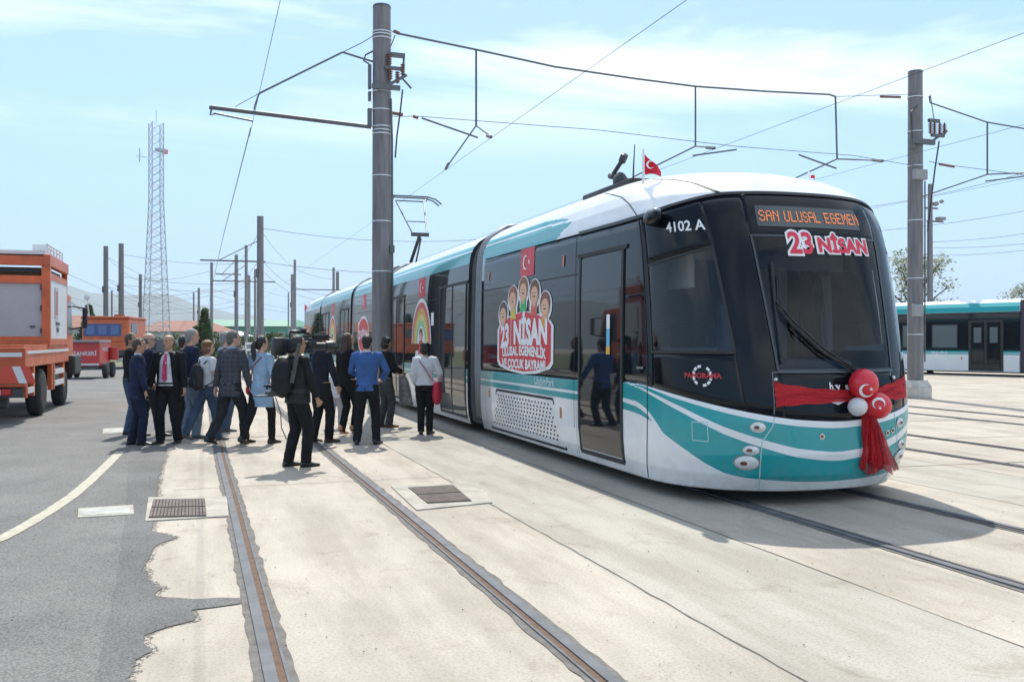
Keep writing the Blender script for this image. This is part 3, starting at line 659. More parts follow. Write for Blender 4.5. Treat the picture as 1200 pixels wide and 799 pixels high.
# --- side modules
PROF = [(0.14, 0), (.3, 0), (.5, 0), (.84, 0), (1.10, 0)]
def mod(y0, y1, name='car_body'):
    zs = [.14, .22, .3, .5, .7, .854, .856, .88, .934, .936, .95, .964, .966, 1.0, 1.05, 1.099]
    def pf(z): return (1 if (.855 < z < .935 or z > .965) else -1)
    def shell(zs, m, nm, pf=None, par=tram, ny=2, close=False):
        ys = np.linspace(y0, y1, ny); nz = len(zs); L_ = [(-Wz(z), z) for z in zs]; R_ = [(Wz(z), z) for z in reversed(zs)]
        for ring in ([L_+R_] if close else [L_, R_]):
            vs = []; fs = []; at = []; n = len(ring)
            for y in ys:
                for x_, z in ring: vs.append((x_, y, z)); at.append(pf(z) if pf else 0)
            for j in range(len(ys)-1):
                for i in range(n-1): a = j*n+i; fs.append((a, a+1, a+n+1, a+n))
            mb = MB(); mb.add(vs, fs); me = mb.mesh(nm)
            if pf: A = me.attributes.new('paint', 'FLOAT', 'POINT'); A.data.foreach_set('value', at)
            me.materials.append(m); o = bpy.data.objects.new(nm, me); COL.objects.link(o); o.parent = par
            me.polygons.foreach_set('use_smooth', [True]*len(me.polygons))
        return o
    shell(zs, liv, 'lower_body', pf)
    shell([1.0992, 1.5, 2.0, 2.5, 2.8, 2.9, 2.92], blackg, 'side_glazing')
    zr = [2.9201, 2.95, 3.0, 3.05, 3.08, 3.124, 3.126, 3.14, 3.152, 3.154, 3.2, 3.234, 3.236, 3.26, 3.3, 3.35, 3.4, 3.435, 3.47, 3.50, 3.52, 3.54, 3.55]
    shell(zr, liv, 'roof_shell', lambda z: 1 if (z < 3.125 or 3.153 < z < 3.235) else -1, close=True)
    for y in (y0, y1):
        P = [(-Wz(z)+.01, y, z) for z in (.14, .5, 1.1, 2.0, 2.8, 3.0, 3.2, 3.3, 3.4, 3.47, 3.52, 3.54)]; P += [(-p[0], p[1], p[2]) for p in reversed(P)]
        MB().add(P, [tuple(range(len(P)))]).build('end_wall', rubber, tram)
def under(y0, y1):
    MB().box((0, (y0+y1)/2, .30), (2.5, y1-y0, .20)).build('underframe', dkgrey, tram)
mods = [(8.05, 15.45), (16.15, 20.85), (21.55, 29.1)]
for a_, b_ in mods: mod(a_, b_)
bell_m = mat('bellows_fabric', (.085, .09, .095), .7, var=.15, vs=8); bell_l = mat('bellows_cover', (.24, .25, .265), .45, var=.12, vs=6)
for y0_, y1_ in ((7.25, 8.05), (15.45, 16.15), (20.85, 21.55), (29.1, 29.8)):
    rings = []; n = 17
    for i in range(n):
        y = y0_+.0+(y1_-y0_)*i/(n-1); ins = .10 if i % 2 == 0 else .045
        zz = (.22, .5, 1.1, 2.0, 2.8, 3.0, 3.2, 3.3, 3.4, 3.47, 3.5); P = [(-Wz(z)+ins, y, z-ins*.5) for z in zz]; P += [(-p[0], y, p[2]) for p in reversed(P)]; rings.append(P)
    mb = MB(); mb.loft(rings, cap=False); be = mb.build('bellows', bell_m, tram, auto=30)
    mb = MB()
    ym = (y0_+y1_)/2
    for dy in (-.12, 0, .12):     # pale flexible tubes that hang down over the joint
        for s_ in (-1, 1): mb.tube([(s_*(Wz(z)-.045+(.03 if z > 3.3 else 0)), ym+dy-.16, z) for z in (.3, 1.1, 2.0, 2.8, 3.05, 3.2, 3.32)]+[(s_*.9, ym+dy-.16, 3.49), (s_*.5, ym+dy-.16, 3.54)], .042, 8)
    mb.build('joint_tube', bell_l, be, smooth=True)
under(.9, 7.2); under(8.05, 28.9); under(29.8, 35.5)
for y in (3.2, 18.5, 33.3):       # bogies
    mb = MB()
    for dy in (-.9, .9):
        for s_ in (-1, 1): mb.cyl((s_*.68, y+dy, .30), (s_*.80, y+dy, .30), .29, n=24); mb.cyl((s_*.66, y+dy, .30), (s_*.68, y+dy, .30), .315, n=24)
        mb.cyl((-.7, y+dy, .30), (.7, y+dy, .30), .06)
    mb.box((-.95, y, .33), (.14, 2.2, .2)); mb.box((.95, y, .33), (.14, 2.2, .2)); mb.build('bogie', dkgrey, tram)
# --- doors on both sides: (world Y centre, width, leaves)
doorglass = mat('door_glass', (.010, .013, .017), .03, spec=.5)
def door(Yw, wd, leaves, s_=-1, z0=.25, z1=2.61):
    y = Yw-Y0; X = lambda z, o: s_*(Wz(z)+o)
    def fr(ya, za, yb, zb2, o=.012, t=.02):
        pass
    mb = MB()
    def bar(ya, za, yb, zb2, wdt=.05):
        if za == zb2: mb.add([(X(za, -.0), ya, za-wdt/2), (X(za, .014), ya, za-wdt/2), (X(za, .014), ya, za+wdt/2), (X(za, 0), ya, za+wdt/2), (X(za, 0), yb, za-wdt/2), (X(za, .014), yb, za-wdt/2), (X(za, .014), yb, za+wdt/2), (X(za, 0), yb, za+wdt/2)], [(0, 1, 2, 3), (4, 5, 6, 7), (0, 1, 5, 4), (1, 2, 6, 5), (2, 3, 7, 6)])
        else:
            zs = np.linspace(za, zb2, 9)
            for a, b in zip(zs[:-1], zs[1:]): mb.add([(X(a, -.004), ya-wdt/2, a), (X(a, .014), ya-wdt/2, a), (X(a, .014), ya+wdt/2, a), (X(a, -.004), ya+wdt/2, a), (X(b, -.004), ya-wdt/2, b), (X(b, .014), ya-wdt/2, b), (X(b, .014), ya+wdt/2, b), (X(b, -.004), ya+wdt/2, b)], [(0, 1, 5, 4), (1, 2, 6, 5), (2, 3, 7, 6)])
    a, b = y-wd/2, y+wd/2
    bar(a, z0, a, z1); bar(b, z0, b, z1); bar(a, z0, b, z0, .05); bar(a-.1, z1, b+.08, z1, .045)
    if leaves == 2: bar(y, z0, y, z1, .035)
    o = mb.build('door', rubber, tram)
    for k in range(leaves):
        la = a+.04+(wd/2)*k*(leaves-1); lb = la+wd/leaves-.08
        zs = np.linspace(z0+.04, z1-.04, 10); vs = [(X(z, .006), yy, z) for z in zs for yy in (la, lb)]
        MB().add(vs, [(2*i, 2*i+1, 2*i+3, 2*i+2) for i in range(9)]).build('door_leaf', doorglass, o, smooth=True)
    return o
door(9.78, 1.2, 1)
door(16.45, 1.85, 2); door(21.6, 1.7, 2); door(30.2, 1.8, 2); door(35.0, 1.8, 2); door(41.2, 1.2, 1)
for yy in (9.78, 16.45, 21.6, 30.2, 35.0, 41.2): door(yy, 1.3, 2, 1)
# window edges (thin horizontal and vertical gaps in the glazing) of each car
def gap(pts, name='window_seam', w_=.012, m=seamm, off=.003):
    mb = MB()
    for (ya, za), (yb, zb2) in pts:
        for s_ in (-1, 1):
            if za == zb2: mb.add([(s_*(Wz(za)+off), ya-Y0, za-w_/2), (s_*(Wz(za)+off), yb-Y0, za-w_/2), (s_*(Wz(za)+off), yb-Y0, za+w_/2), (s_*(Wz(za)+off), ya-Y0, za+w_/2)], [(0, 1, 2, 3)])
            else:
                zs = np.linspace(za, zb2, 9)
                for a, b in zip(zs[:-1], zs[1:]): mb.add([(s_*(Wz(a)+off), ya-Y0-w_/2, a), (s_*(Wz(a)+off), ya-Y0+w_/2, a), (s_*(Wz(b)+off), ya-Y0+w_/2, b), (s_*(Wz(b)+off), ya-Y0-w_/2, b)], [(0, 1, 2, 3)])
    return mb.build(name, m, tram)
gap([((10.5, 2.40), (14.55, 2.40)), ((12.35, 1.1), (12.35, 2.40)), ((10.55, .2), (10.55, 2.9)), ((10.5, 1.105), (14.55, 1.105))])
gap([((17.6, 2.40), (20.6, 2.40)), ((19.1, 1.1), (19.1, 2.40)), ((17.6, 1.1), (17.6, 2.4)), ((20.6, 1.1), (20.6, 2.4))])
gap([((23.6, 2.40), (28.1, 2.40)), ((25.0, 1.1), (25.0, 2.40)), ((26.8, 1.1), (26.8, 2.40))])
gap([((31.3, 2.40), (34, 2.40)), ((32.6, 1.1), (32.6, 2.40)), ((37.3, 2.4), (40.5, 2.4)), ((38.8, 1.1), (38.8, 2.4))])
gap([((10.48, .15), (10.48, .85)), ((14.3, .15), (14.3, 1.1)), ((17.55, .15), (17.55, 1.1)), ((20.6, .15), (20.6, 1.1)), ((31.2, .15), (31.2, 1.1))], 'skirt_seam', .008, mat('skirt_gap', (.12, .12, .12), .7))
# ventilation grille in the skirt
def grille(Yc, half_t, half_b):
    P = [(half_t, .82-.5), (-half_t, .82-.5), (-half_b, .20-.5), (half_b, .20-.5)]
    mb = MB()
    for a, b in zip(P, P[1:]+P[:1]):
        d = Vector((b[0]-a[0], b[1]-a[1])).normalized(); n = Vector((-d.y, d.x))*.017
        mb.add(side([(a[0]+n.x, a[1]+n.y), (b[0]+n.x, b[1]+n.y), (b[0]-n.x, b[1]-n.y), (a[0]-n.x, a[1]-n.y)], Yc, .5, .005), [(0, 1, 2, 3)])
    o = mb.build('grille_panel', seamm, tram); mb = MB()
    for j in range(9):
        z = .74-j*.055; h = half_t-.12+(half_b-half_t)*(.82-z)/.62; n = int(2*h/.125)
        for i in range(n):
            u = -h+(i+.5+(.25 if j % 2 else -.25))*2*h/n; mb.add(side([(u-.026, z-.5-.013), (u+.020, z-.5-.013), (u+.026, z-.5+.013), (u-.020, z-.5+.013)], Yc, .5, .004), [(0, 1, 2, 3)])
    mb.build('vent_slots', mat('slot_dark', (.03, .03, .03), .8), o)
grille(12.5, 1.22, 1.6)
amber = mat('amber_reflector', (.55, .16, .03), .3)
for yy, z in ((11.0, .66), (14.1, .75), (10.95, 2.6), (14.2, 2.62)):
    dec('side_reflector', amber, *subdiv_rect(.05, .14, 1), lambda v: side(v, yy, z, .008))
# flag stickers
def flag_sticker(Yc, z, w_=.58, h_=.40):
    o = dec('flag_sticker', red_st, *subdiv_rect(w_, h_, 1), lambda v: side(v, Yc, z, .004))
    v, f_ = crescent(-.07*w_/.58, 0, .105*h_/.40); dec('crescent', white_st, v, f_, lambda v: side(v, Yc, z, .008), o)
    dec('star', white_st, *poly_fan(star_poly(.085, 0, .05, .3)), lambda v: side(v, Yc, z, .008), o)
for yy in (12.35, 19.0, 26.3, 33.0): flag_sticker(yy, 2.70)
a = text_geo('UlaşımPark', .16, bold=.015)
for yy in (11.6, 19.2, 32.2): dec('operator_lettering', mat('pale_lettering', (.55, .68, .68), .5), a[0], a[1], lambda v: side(v, yy, 1.03, .004))
dec('door_notice', mat('notice_blue', (.15, .45, .65), .5), *subdiv_rect(.09, .20, 1), lambda v: side(v, 9.52, 1.62, .018)); dec('door_notice', white_st, *subdiv_rect(.09, .16, 1), lambda v: side(v, 9.52, 1.80, .018))
dec('door_notice', mat('notice_yellow', (.7, .42, .05), .5), *subdiv_rect(.10, .09, 1), lambda v: side(v, 9.52, 1.475, .018)); dec('door_handle', silver, *subdiv_rect(.16, .025, 1), lambda v: side(v, 8.73, 1.30, .012))
# --- big children's day sticker
skin_s = mat('sticker_skin', (.72, .42, .28), .5)
def blob(cx, cy, r, ry=None, n=18): ry = ry or r; return [(cx+r*cos(2*pi*i/n), cy+ry*sin(2*pi*i/n)) for i in range(n)]
def emblem(Yc, zc):
    f0 = lambda o: (lambda v: side([(p[0]*.95, p[1]*.84) for p in v], Yc, zc, o))
    mb = MB()
    kids = [(-.86, .22, -.5, (.12, .06, .04), (.62, .05, .12)), (-.44, .48, -.15, (.35, .10, .04), (.65, .50, .08)), (.0, .60, 0, (.28, .10, .03), (.03, .42, .12)), (.44, .52, .15, (.16, .07, .03), (.62, .12, .06)), (.84, .30, .5, (.22, .07, .05), (.70, .30, .05))]
    sx = 1.12; board = [(-1.05, -.60), (-.95, -.68), (-.5, -.75), (0, -.78), (.5, -.75), (.95, -.66), (1.05, -.58), (1.05, -.02), (.95, .06), (.55, .17), (0, .24), (-.55, .17), (-.95, .04), (-1.05, -.05)]
    mb.add(f0(.004)([(x*1.08*sx, y*1.06-.0) for x, y in board]), [tuple(range(len(board)))])
    for cx, cy, tl, hc, sc in kids:
        mb.add(f0(.0045)(blob(cx*sx, cy, .265, .25)), [tuple(range(18))]); mb.add(f0(.005)(blob(cx*.9*sx, cy-.22, .17, .20)), [tuple(range(18))])
    o = mb.build('holiday_sticker', white_st, tram)
    dec('sticker_board', red_st, *poly_fan([(x*sx, y) for x, y in board]), f0(.008), o)
    for cx, cy, tl, hc, sc in kids:
        x = cx*sx; hm = mat('sticker_hair_%d' % int(hc[0]*100), hc, .5); sm = mat('sticker_shirt_%d' % int(sc[0]*100+sc[1]*1000), sc, .5)
        dec('drawn_shirt', sm, *poly_fan([(x*.92-.13, cy-.36), (x*.92+.13, cy-.36), (x+.11, cy-.12), (x-.11, cy-.12)]), f0(.011), o)
        dec('drawn_arms', skin_s, *poly_fan([(x-.2, cy-.07), (x-.15, cy-.04), (x, cy-.17), (x+.15, cy-.04), (x+.2, cy-.07), (x, cy-.24)]), f0(.012), o)
        dec('drawn_hair', hm, *poly_fan(blob(x, cy+.04, .20, .19)), f0(.013), o); dec('drawn_face', skin_s, *poly_fan(blob(x+.01, cy-.02, .155, .14)), f0(.016), o)
        mb = MB()
        for e in (-.04, .05): mb.add(f0(.018)(blob(x+e, cy+.01, .013, .014, 8)), [tuple(range(8))])
        mb.add(f0(.018)([(x-.045, cy-.04), (x+.06, cy-.04), (x+.03, cy-.062), (x-.02, cy-.062)]), [(0, 1, 2, 3)]); mb.build('drawn_features', rubber, o)
    def arched(s, size, y0_, amp, bold, sp=1.0, sxx=1.0, par=o):
        v, f_ = text_geo(s, size, bold=bold, spacing=sp); v = [(p[0]*sxx, p[1]*(1+.0)+y0_+amp*(1-(p[0]*sxx)**2)) for p in v]
        dec('sticker_lettering', white_st, v, f_, f0(.012), par)
    v, f_ = text_geo('23', .60, bold=.05); dec('sticker_lettering', white_st, [(p[0]*.70-.86, p[1]*.92-.19+.05*(p[0]*.7)) for p in v], f_, f0(.012), o)
    dec('sticker_divider', white_st, *poly_fan([(-.585, -.38), (-.565, -.38), (-.535, .12), (-.555, .12)]), f0(.012), o)
    v, f_ = text_geo('NİSAN', .60, bold=.05); dec('sticker_lettering', white_st, [(p[0]*.80+.31, p[1]*(.98-.12*abs(p[0]))-.135) for p in v], f_, f0(.012), o)
    arched('ULUSAL EGEMENLİK', .215, -.475, .035, .045, 1.0, 1.0)
    arched('VE ÇOCUK BAYRAMI', .215, -.665, -.0, .045, 1.0, .98)
    return o
emblem(12.47, 1.80)
# rainbow stickers further back
def rainbow(Yc, zc):
    f0 = lambda o: (lambda v: side([(p[0]*.92, p[1]*.72) for p in v], Yc, zc, o)); N_ = 20
    def arch(r0, r1, nm, m, off, par):
        P = [(r0*cos(pi*i/N_), r0*1.35*sin(pi*i/N_)) for i in range(N_+1)]; Q_ = [(r1*cos(pi*i/N_), r1*1.35*sin(pi*i/N_)) for i in range(N_+1)]
        return dec(nm, m, P+Q_, [(i, i+1, N_+2+i, N_+1+i) for i in range(N_)], f0(off), par)
    o = arch(.98, .0, 'rainbow_sticker', white_st, .004, tram)
    for i, c in enumerate(((.60, .12, .10), (.72, .38, .10), (.70, .62, .20), (.30, .58, .32))): arch(.90-i*.13, .78-i*.13, 'rainbow_band', mat('rainbow_%d' % i, c, .5), .008, o)
    dec('drawn_hair', mat('sticker_hair_12', (.12, .06, .04), .5), *poly_fan(blob(0, .28, .17, .17)), f0(.010), o); dec('drawn_face', skin_s, *poly_fan(blob(.01, .22, .12, .12)), f0(.013), o)
    dec('drawn_shirt', red_st, *poly_fan([(-.26, -.3), (.26, -.3), (.15, .10), (-.15, .10)]), f0(.010), o); dec('drawn_base', white_st, *poly_fan([(-.6, -.38), (.6, -.38), (.5, -.2), (-.5, -.2)]), f0(.006), o)
rainbow(19.0, 1.52); rainbow(33.0, 1.52)
f0 = lambda o: (lambda v: side(v, 26.4, 1.75, o)); o = dec('holiday_sticker', white_st, *poly_fan(blob(0, 0, 1.0, .55)), f0(.004)); dec('sticker_board', red_st, *poly_fan(blob(0, 0, .92, .48)), f0(.008), o)
v, f_ = text_geo('23 NİSAN', .36, bold=.04); dec('sticker_lettering', white_st, v, f_, f0(.012), o)
# small square stickers that sit on the glazing
for yy, z in ((18.0, 2.02), (27.2, 2.0)): dec('square_sticker', white_st, *subdiv_rect(.22, .26, 1), lambda v: side(v, yy, z, .004))
# --- roof equipment, antenna, pantograph
mb = MB(); mb.box((-.50, 3.85, 3.56), (.40, 1.55, .13), bev=.03); o = mb.build('roof_unit', mat('roof_unit_black', (.02, .02, .022), .55), tram, auto=40)
mb = MB(); mb.ball((-.50, 3.80, 3.70), (.09, .13, .12)); mb.tube([(-.50, 3.9, 3.78), (-.50, 4.1, 3.82)], .045); mb.tube([(-.50, 4.05, 3.81), (-.50, 3.72, 3.97)], .03); mb.cyl((-.50, 3.74, 3.95), (-.50, 3.66, 4.02), .05); mb.build('horn', dkgrey, o, smooth=True)
MB().tube([(-.75, 2.9, 3.45), (-.75, 2.88, 3.72), (-.75, 2.85, 3.98)], [.014, .010, .006], 6).build('antenna', rubber, tram)
for y, x_ in ((11.0, .2), (23.5, .2)):
    MB().box((x_, y, 3.60), (.7, 1.0, .10), bev=.03).build('roof_unit', bell_l, tram)
pan_m = mat('pantograph_metal', (.07, .075, .08), .4, metal=.6)
PY = 26.6-Y0; 
mb = MB(); mb.box((0, PY-.4, 3.66), (1.1, 1.3, .08), bev=.02)
for s_ in (-.45, .45):
    for dy in (-.9, .1): mb.cyl((s_, PY+dy, 3.5), (s_, PY+dy, 3.68), .05)
pb = mb.build('pantograph_base', pan_m, tram)
kn = Vector((0, PY-1.35, 4.55))
mb = MB(); mb.tube([(0, PY+.1, 3.74), kn], .05, 8); mb.tube([(.14, PY-.05, 3.72), (0.05, PY-1.25, 4.45)], .025, 6); mb.box(tuple(kn), (.5, .10, .10)); mb.build('pantograph_lower_arm', pan_m, tram)
mb = MB()
for s_ in (-1, 1): mb.tube([kn+Vector((s_*.2, 0, 0)), (s_*.42, PY, 5.68)], .022, 6)
mb.tube([(-.42, PY, 5.68), (.42, PY, 5.68)], .02, 6); mb.tube([(-.28, PY-.8, 4.98), (.28, PY-.8, 4.98)], .015, 6); mb.build('pantograph_upper_arm', pan_m, tram)
mb = MB()
for dy in (-.16, .16):
    mb.tube([(-.92, PY+dy, 5.60), (-.74, PY+dy, 5.74), (-.5, PY+dy, 5.80), (.5, PY+dy, 5.80), (.74, PY+dy, 5.74), (.92, PY+dy, 5.60)], .022, 6)
for x_ in (-.5, .5): mb.tube([(x_, PY-.16, 5.78), (x_, PY, 5.70), (x_, PY+.16, 5.78)], .018, 6)
mb.build('collector_head', pan_m, tram)
# ================================================================== balloons, ribbon, flags
def on_nose(px, py, off=.0):
    """world point in front of the nose along the photo direction"""
    d = ray(px, py); best = None
    for i in range(400):
        t = 7.0+i*.008; p = Vector((d.x*t, d.y*t, EYE+d.z*t)); z = p.z
        c = np.linspace(-.6, .6, 61)
        pts = [pt(q, z) for q in c]; m = min((CX+a-p.x)**2+(Y0+b-p.y)**2 for a, b, _ in pts)
        if best is None or m < best[0]: best = (m, p)
    return best[1]-Vector((d.x, d.y, d.z)).normalized()*off
latex_r = mat('balloon_red', (.66, .02, .035), .32, coat=.15, spec=.5); latex_w = mat('balloon_white', (.62, .60, .60), .25, coat=.5)
def balloon(nm, label, px, py, r, m, knot_dir, prn=True):
    c = on_nose(px, py, r+.03); t = thing(nm, label, 'balloon', tuple(c)); mb = MB(); kd = Vector(knot_dir).normalized(); q = kd.to_track_quat('Z', 'Y')
    rings = []
    for i in range(15):
        a = pi*i/14; rr = r*sin(a); h = -r*1.04*cos(a)
        if h > 0: rr *= 1-.10*(h/r)**2; h *= 1.12
        rings.append([tuple(q @ Vector((max(rr, .004)*cos(2*pi*k/20), max(rr, .004)*sin(2*pi*k/20), h))) for k in range(20)])
    mb.loft(rings); mb.build('skin', m, t, smooth=True)
    kp = q @ Vector((0, 0, r*1.18)); mb = MB(); mb.cyl(q @ Vector((0, 0, r*1.10)), kp, .008, .016, 8); mb.build('knot', m, t)
    if prn:   # crescent and star printed on the rubber, facing the viewer
        dv = (Vector((0, 0, EYE))-c).normalized(); vx = Vector((0, 0, 1)).cross(dv).normalized(); vy = dv.cross(vx)
        def pr(P, ox, oy, rot):
            o_ = []
            for x, y in P:
                x, y = x*cos(rot)-y*sin(rot)+ox, x*sin(rot)+y*cos(rot)+oy; h = sqrt(max(0, 1-x*x-y*y)); o_.append(tuple((vx*x+vy*y+dv*h)*(r*1.075)))
            return o_
        v, f_ = crescent(0, 0, .42); MB().add(pr(v, *prn), f_).build('printed_crescent', white_st, t)
        P = star_poly(.33*cos(prn[2])+prn[0], .33*sin(prn[2])+prn[1], .14, prn[2]); MB().add(pr(P, 0, 0, 0), [tuple(range(10))]).build('printed_star', white_st, t)
    return t
balloon('balloon', 'upper red balloon with a crescent, tied to the tram nose', 1012, 450, .138, latex_r, (.1, .2, -1), (.15, -.45, .35))
balloon('balloon', 'lower right red balloon with a crescent and star, tied to the tram nose', 1028, 475.5, .128, latex_r, (-.7, .3, .3), (.10, .15, -1.3))
balloon('balloon', 'small white balloon tied beside two red balloons', 1005, 477, .090, latex_w, (.8, .2, .1), None)
# tulle ribbon
tul = bpy.data.materials.new('red_tulle'); tul.use_nodes = True; t_ = tul.node_tree; p_ = t_.nodes['Principled BSDF']; p_.inputs['Base Color'].default_value = (.55, .012, .02, 1); p_.inputs['Roughness'].default_value = .8
co_ = N(t_, 'ShaderNodeTexCoord'); nn = N(t_, 'ShaderNodeTexNoise', i_Scale=90.0, i_Detail=3.0); t_.links.new(co_.outputs['Object'], nn.inputs['Vector'])
mr = N(t_, 'ShaderNodeMapRange', n1=.35, n2=.65, n3=.62, n4=.95); t_.links.new(nn.outputs[0], mr.inputs[0]); t_.links.new(mr.outputs[0], p_.inputs['Alpha'])
rib = thing('tulle_ribbon', 'red tulle ribbon stretched across the tram nose and gathered in a hanging bow tail', 'ribbon', (CX, Y0, 0))
def band(qa, qb, zA, zB, hA, hB, nm):
    nq, nz = 40, 26; vs = []; fs = []; folds = [(random.uniform(4, 26), random.uniform(0, 6)) for _ in range(5)]
    for i in range(nq+1):
        a = i/nq; q = qa+(qb-qa)*a; zc_ = zA+(zB-zA)*a; h = hA+(hB-hA)*a**.8
        for j in range(nz+1):
            b = j/nz-.5; o_ = .012+.010*abs(sin(b*34+2.2*sin(a*3)))+.006*sin(b*77+a*5); vs.append(pt(q, zc_+b*h+.004*sin(a*19+j), o_))
    for i in range(nq):
        for j in range(nz): k = i*(nz+1)+j; fs.append((k, k+1, k+nz+2, k+nz+1))
    MB().add(vs, fs).build(nm, tul, rib, smooth=True)
band(-.215, .075, 1.075, 1.045, .235, .09, 'left_band'); band(.075, .40, 1.045, 1.12, .09, .22, 'right_band')
kn_ = on_nose(1017, 472, .06)-Vector((CX, Y0, 0))
MB().ball(tuple(kn_), (.05, .04, .05)).build('knot', tul, rib, smooth=True)
for k, (tx, w0, w1, ln, dy) in enumerate(((1021, .10, .34, .60, 0), (1030, .08, .26, .56, .03), (1013, .07, .20, .52, .015))):
    top = on_nose(1017, 482, .05)-Vector((CX, Y0, 0)); bot = on_nose(tx+5, 546, .05)-Vector((CX, Y0, 0)); bot.z = top.z-ln; vs = []; fs = []; nn_ = 46; mm = 24
    rv = Vector((CY, -SY, 0)); dv = Vector((-SY, -CY, 0))
    for j in range(mm+1):
        b = j/mm; c = top.lerp(bot, b); wd = w0+(w1-w0)*b**.8
        for i in range(nn_+1):
            a = i/nn_-.5; zz = (random.uniform(-.012, .010)+.035*sin(a*9+k) if j == mm else 0)
            vs.append(tuple(c+rv*(a*wd)+dv*(.015+dy+.030*sin(a*17+k*2+b*2)*(.3+b)+.008*sin(a*55+b*5)+.012*sin(b*11+a*6))+Vector((0, 0, zz))))
    for j in range(mm):
        for i in range(nn_): q_ = j*(nn_+1)+i; fs.append((q_, q_+1, q_+nn_+2, q_+nn_+1))
    MB().add(vs, fs).build('hanging_tail', tul, rib, smooth=True)
# little flags on the roof
flagred = mat('flag_cloth', (.60, .01, .03), .75); polew = mat('white_plastic', (.75, .74, .74), .4)
def roof_flag(label, x_, y_, z0, h, wd, hd=(.9, -.25)):
    t = thing('roof_flag', label, 'flag', (x_, y_, z0)); MB().cyl((0, 0, -.04), (0, 0, h), .016, .012, 8).build('flag_pole', polew, t)
    n = 8; d = Vector((hd[0], hd[1], 0)).normalized(); vs = []; fs = []
    for i in range(n+1):
        a = i/n; p = d*(a*wd)+Vector((-d.y, d.x, 0))*(.035*sin(a*7)); zt = h-.03-(h-.12)*a*.96; zb2 = .06+.015*sin(a*5)
        vs += [(p.x, p.y, zb2), (p.x, p.y, (zb2+zt)/2), (p.x, p.y, max(zt, zb2+.01))]
    for i in range(n): fs += [(3*i, 3*i+1, 3*i+4, 3*i+3), (3*i+1, 3*i+2, 3*i+5, 3*i+4)]
    MB().add(vs, fs).build('flag_cloth', flagred, t, smooth=True)
    v, f_ = crescent(0, 0, .045); q = d; MB().add([tuple(q*(wd*.34+a)+Vector((0, 0, h*.48+b))+Vector((d.y, -d.x, 0))*.045) for a, b in v], f_).build('crescent', white_st, t)
p1_ = atd(754, 209, 10.05); roof_flag('red flag on a white stick at the front of the tram roof', p1_.x, p1_.y, 3.33, .34, .20)
p2_ = atd(948, 208, 11.0); roof_flag('tiny red flag just showing above the far edge of the tram roof', p2_.x, p2_.y, 3.45, .15, .08)
p3_ = atd(357, 372, 42.5); roof_flag('red flag on the roof at the far end of the long tram', p3_.x, p3_.y, p3_.z, .62, .55)
# ================================================================== POLES AND WIRES
pole_m = mat('pole_weathered_steel', (.19, .18, .185), .62, metal=.15, var=.35, vs=2.2, st=(5, 5, .5), bump=.15)
pole_g = mat('pole_grey', (.235, .235, .24), .6, metal=.15, var=.15, vs=3.0)
band_m = mat('steel_band', (.60, .61, .62), .35, metal=.6)
wire_m = mat('wire_dark', (.045, .05, .055), .5, metal=.4)
arm_m = mat('bracket_steel', (.12, .125, .13), .5, metal=.4)
ins_m = mat('insulator_brown', (.16, .075, .05), .35)
base_m = mat('concrete_base', (.50, .48, .44), .9, var=.2, vs=4, bump=.3)
def round_pole(mb, h, r0, r1, n=20): mb.cyl((0, 0, 0), (0, 0, h), r0, r1, n)
LP = Vector((3.74, 20.2, 0))
lp = thing('catenary_mast', 'tall weathered steel catenary mast standing right beside the tram, with a long side arm', 'pole', tuple(LP))
mb = MB(); mb.cyl((0, 0, 0), (0, 0, 8.93), .225, .195, 28); mb.build('shaft', pole_m, lp, auto=40)
MB().cyl((0, 0, 8.93), (0, 0, 8.97), .205, .19, 28).build('cap', arm_m, lp)
MB().cyl((0, 0, 0), (0, 0, .35), .32, .30, 28).build('footing', base_m, lp)
for z in (8.22, 8.30, 8.36, 6.12, 6.20, 6.28, 7.05, 6.65, 5.2, 4.2, 3.1, 2.35, 2.0):
    MB().cyl((0, 0, z), (0, 0, z+.022), .216, .216, 28).build('clamp_band', band_m, lp)
mb = MB(); mb.tube([(.17, -.17, 6.9), (.20, -.16, 6.0), (.205, -.15, 4.5), (.21, -.14, 3.0), (.215, -.13, 1.0)], .022, 6); mb.box((.2, -.15, 3.6), (.1, .08, .16)); mb.build('cable_duct', arm_m, lp)
# cluster of disconnectors and feeders on the right of the mast
mb = MB(); mb.box((.05, -.24, 7.12), (.62, .08, .10)); mb.box((.22, -.22, 7.55), (.40, .08, .07), R('Y', 0)); mb.box((.30, -.2, 7.85), (.34, .10, .09)); mb.tube([(.02, -.25, 7.12), (.50, -.25, 7.42)], .035); mb.tube([(.46, -.2, 7.9), (.42, -.2, 7.35), (.62, -.2, 7.15)], .025); mb.build('switch_frame', arm_m, lp)
for x_, z0 in ((.14, 7.28), (.30, 7.22), (.42, 7.40), (.12, 7.6)):
    mb = MB(); mb.cyl((x_, -.24, z0), (x_, -.24, z0+.26), .025)
    for k in range(5): mb.cyl((x_, -.24, z0+.03+k*.05), (x_, -.24, z0+.045+k*.05), .055)
    mb.build('insulator', ins_m, lp)
mb = MB(); mb.tube([(.42, -.22, 7.1), (.37, -.2, 6.6), (.30, -.2, 6.1), (.26, -.2, 5.6)], .018, 6); mb.tube([(-.2, 0, 7.95), (-.36, 0, 7.85), (-.40, 0, 7.72), (-.28, 0, 7.66)], .018, 6); mb.build('feeder_cable', wire_m, lp)
mb = MB(); mb.box((-.27, 0, 7.38), (.07, .1, .55), bev=.02); mb.box((-.27, 0, 6.48), (.09, .12, .42), bev=.02); mb.box((-.27, 0, 6.95), (.06, .1, .2)); mb.build('bracket_box', arm_m, lp)
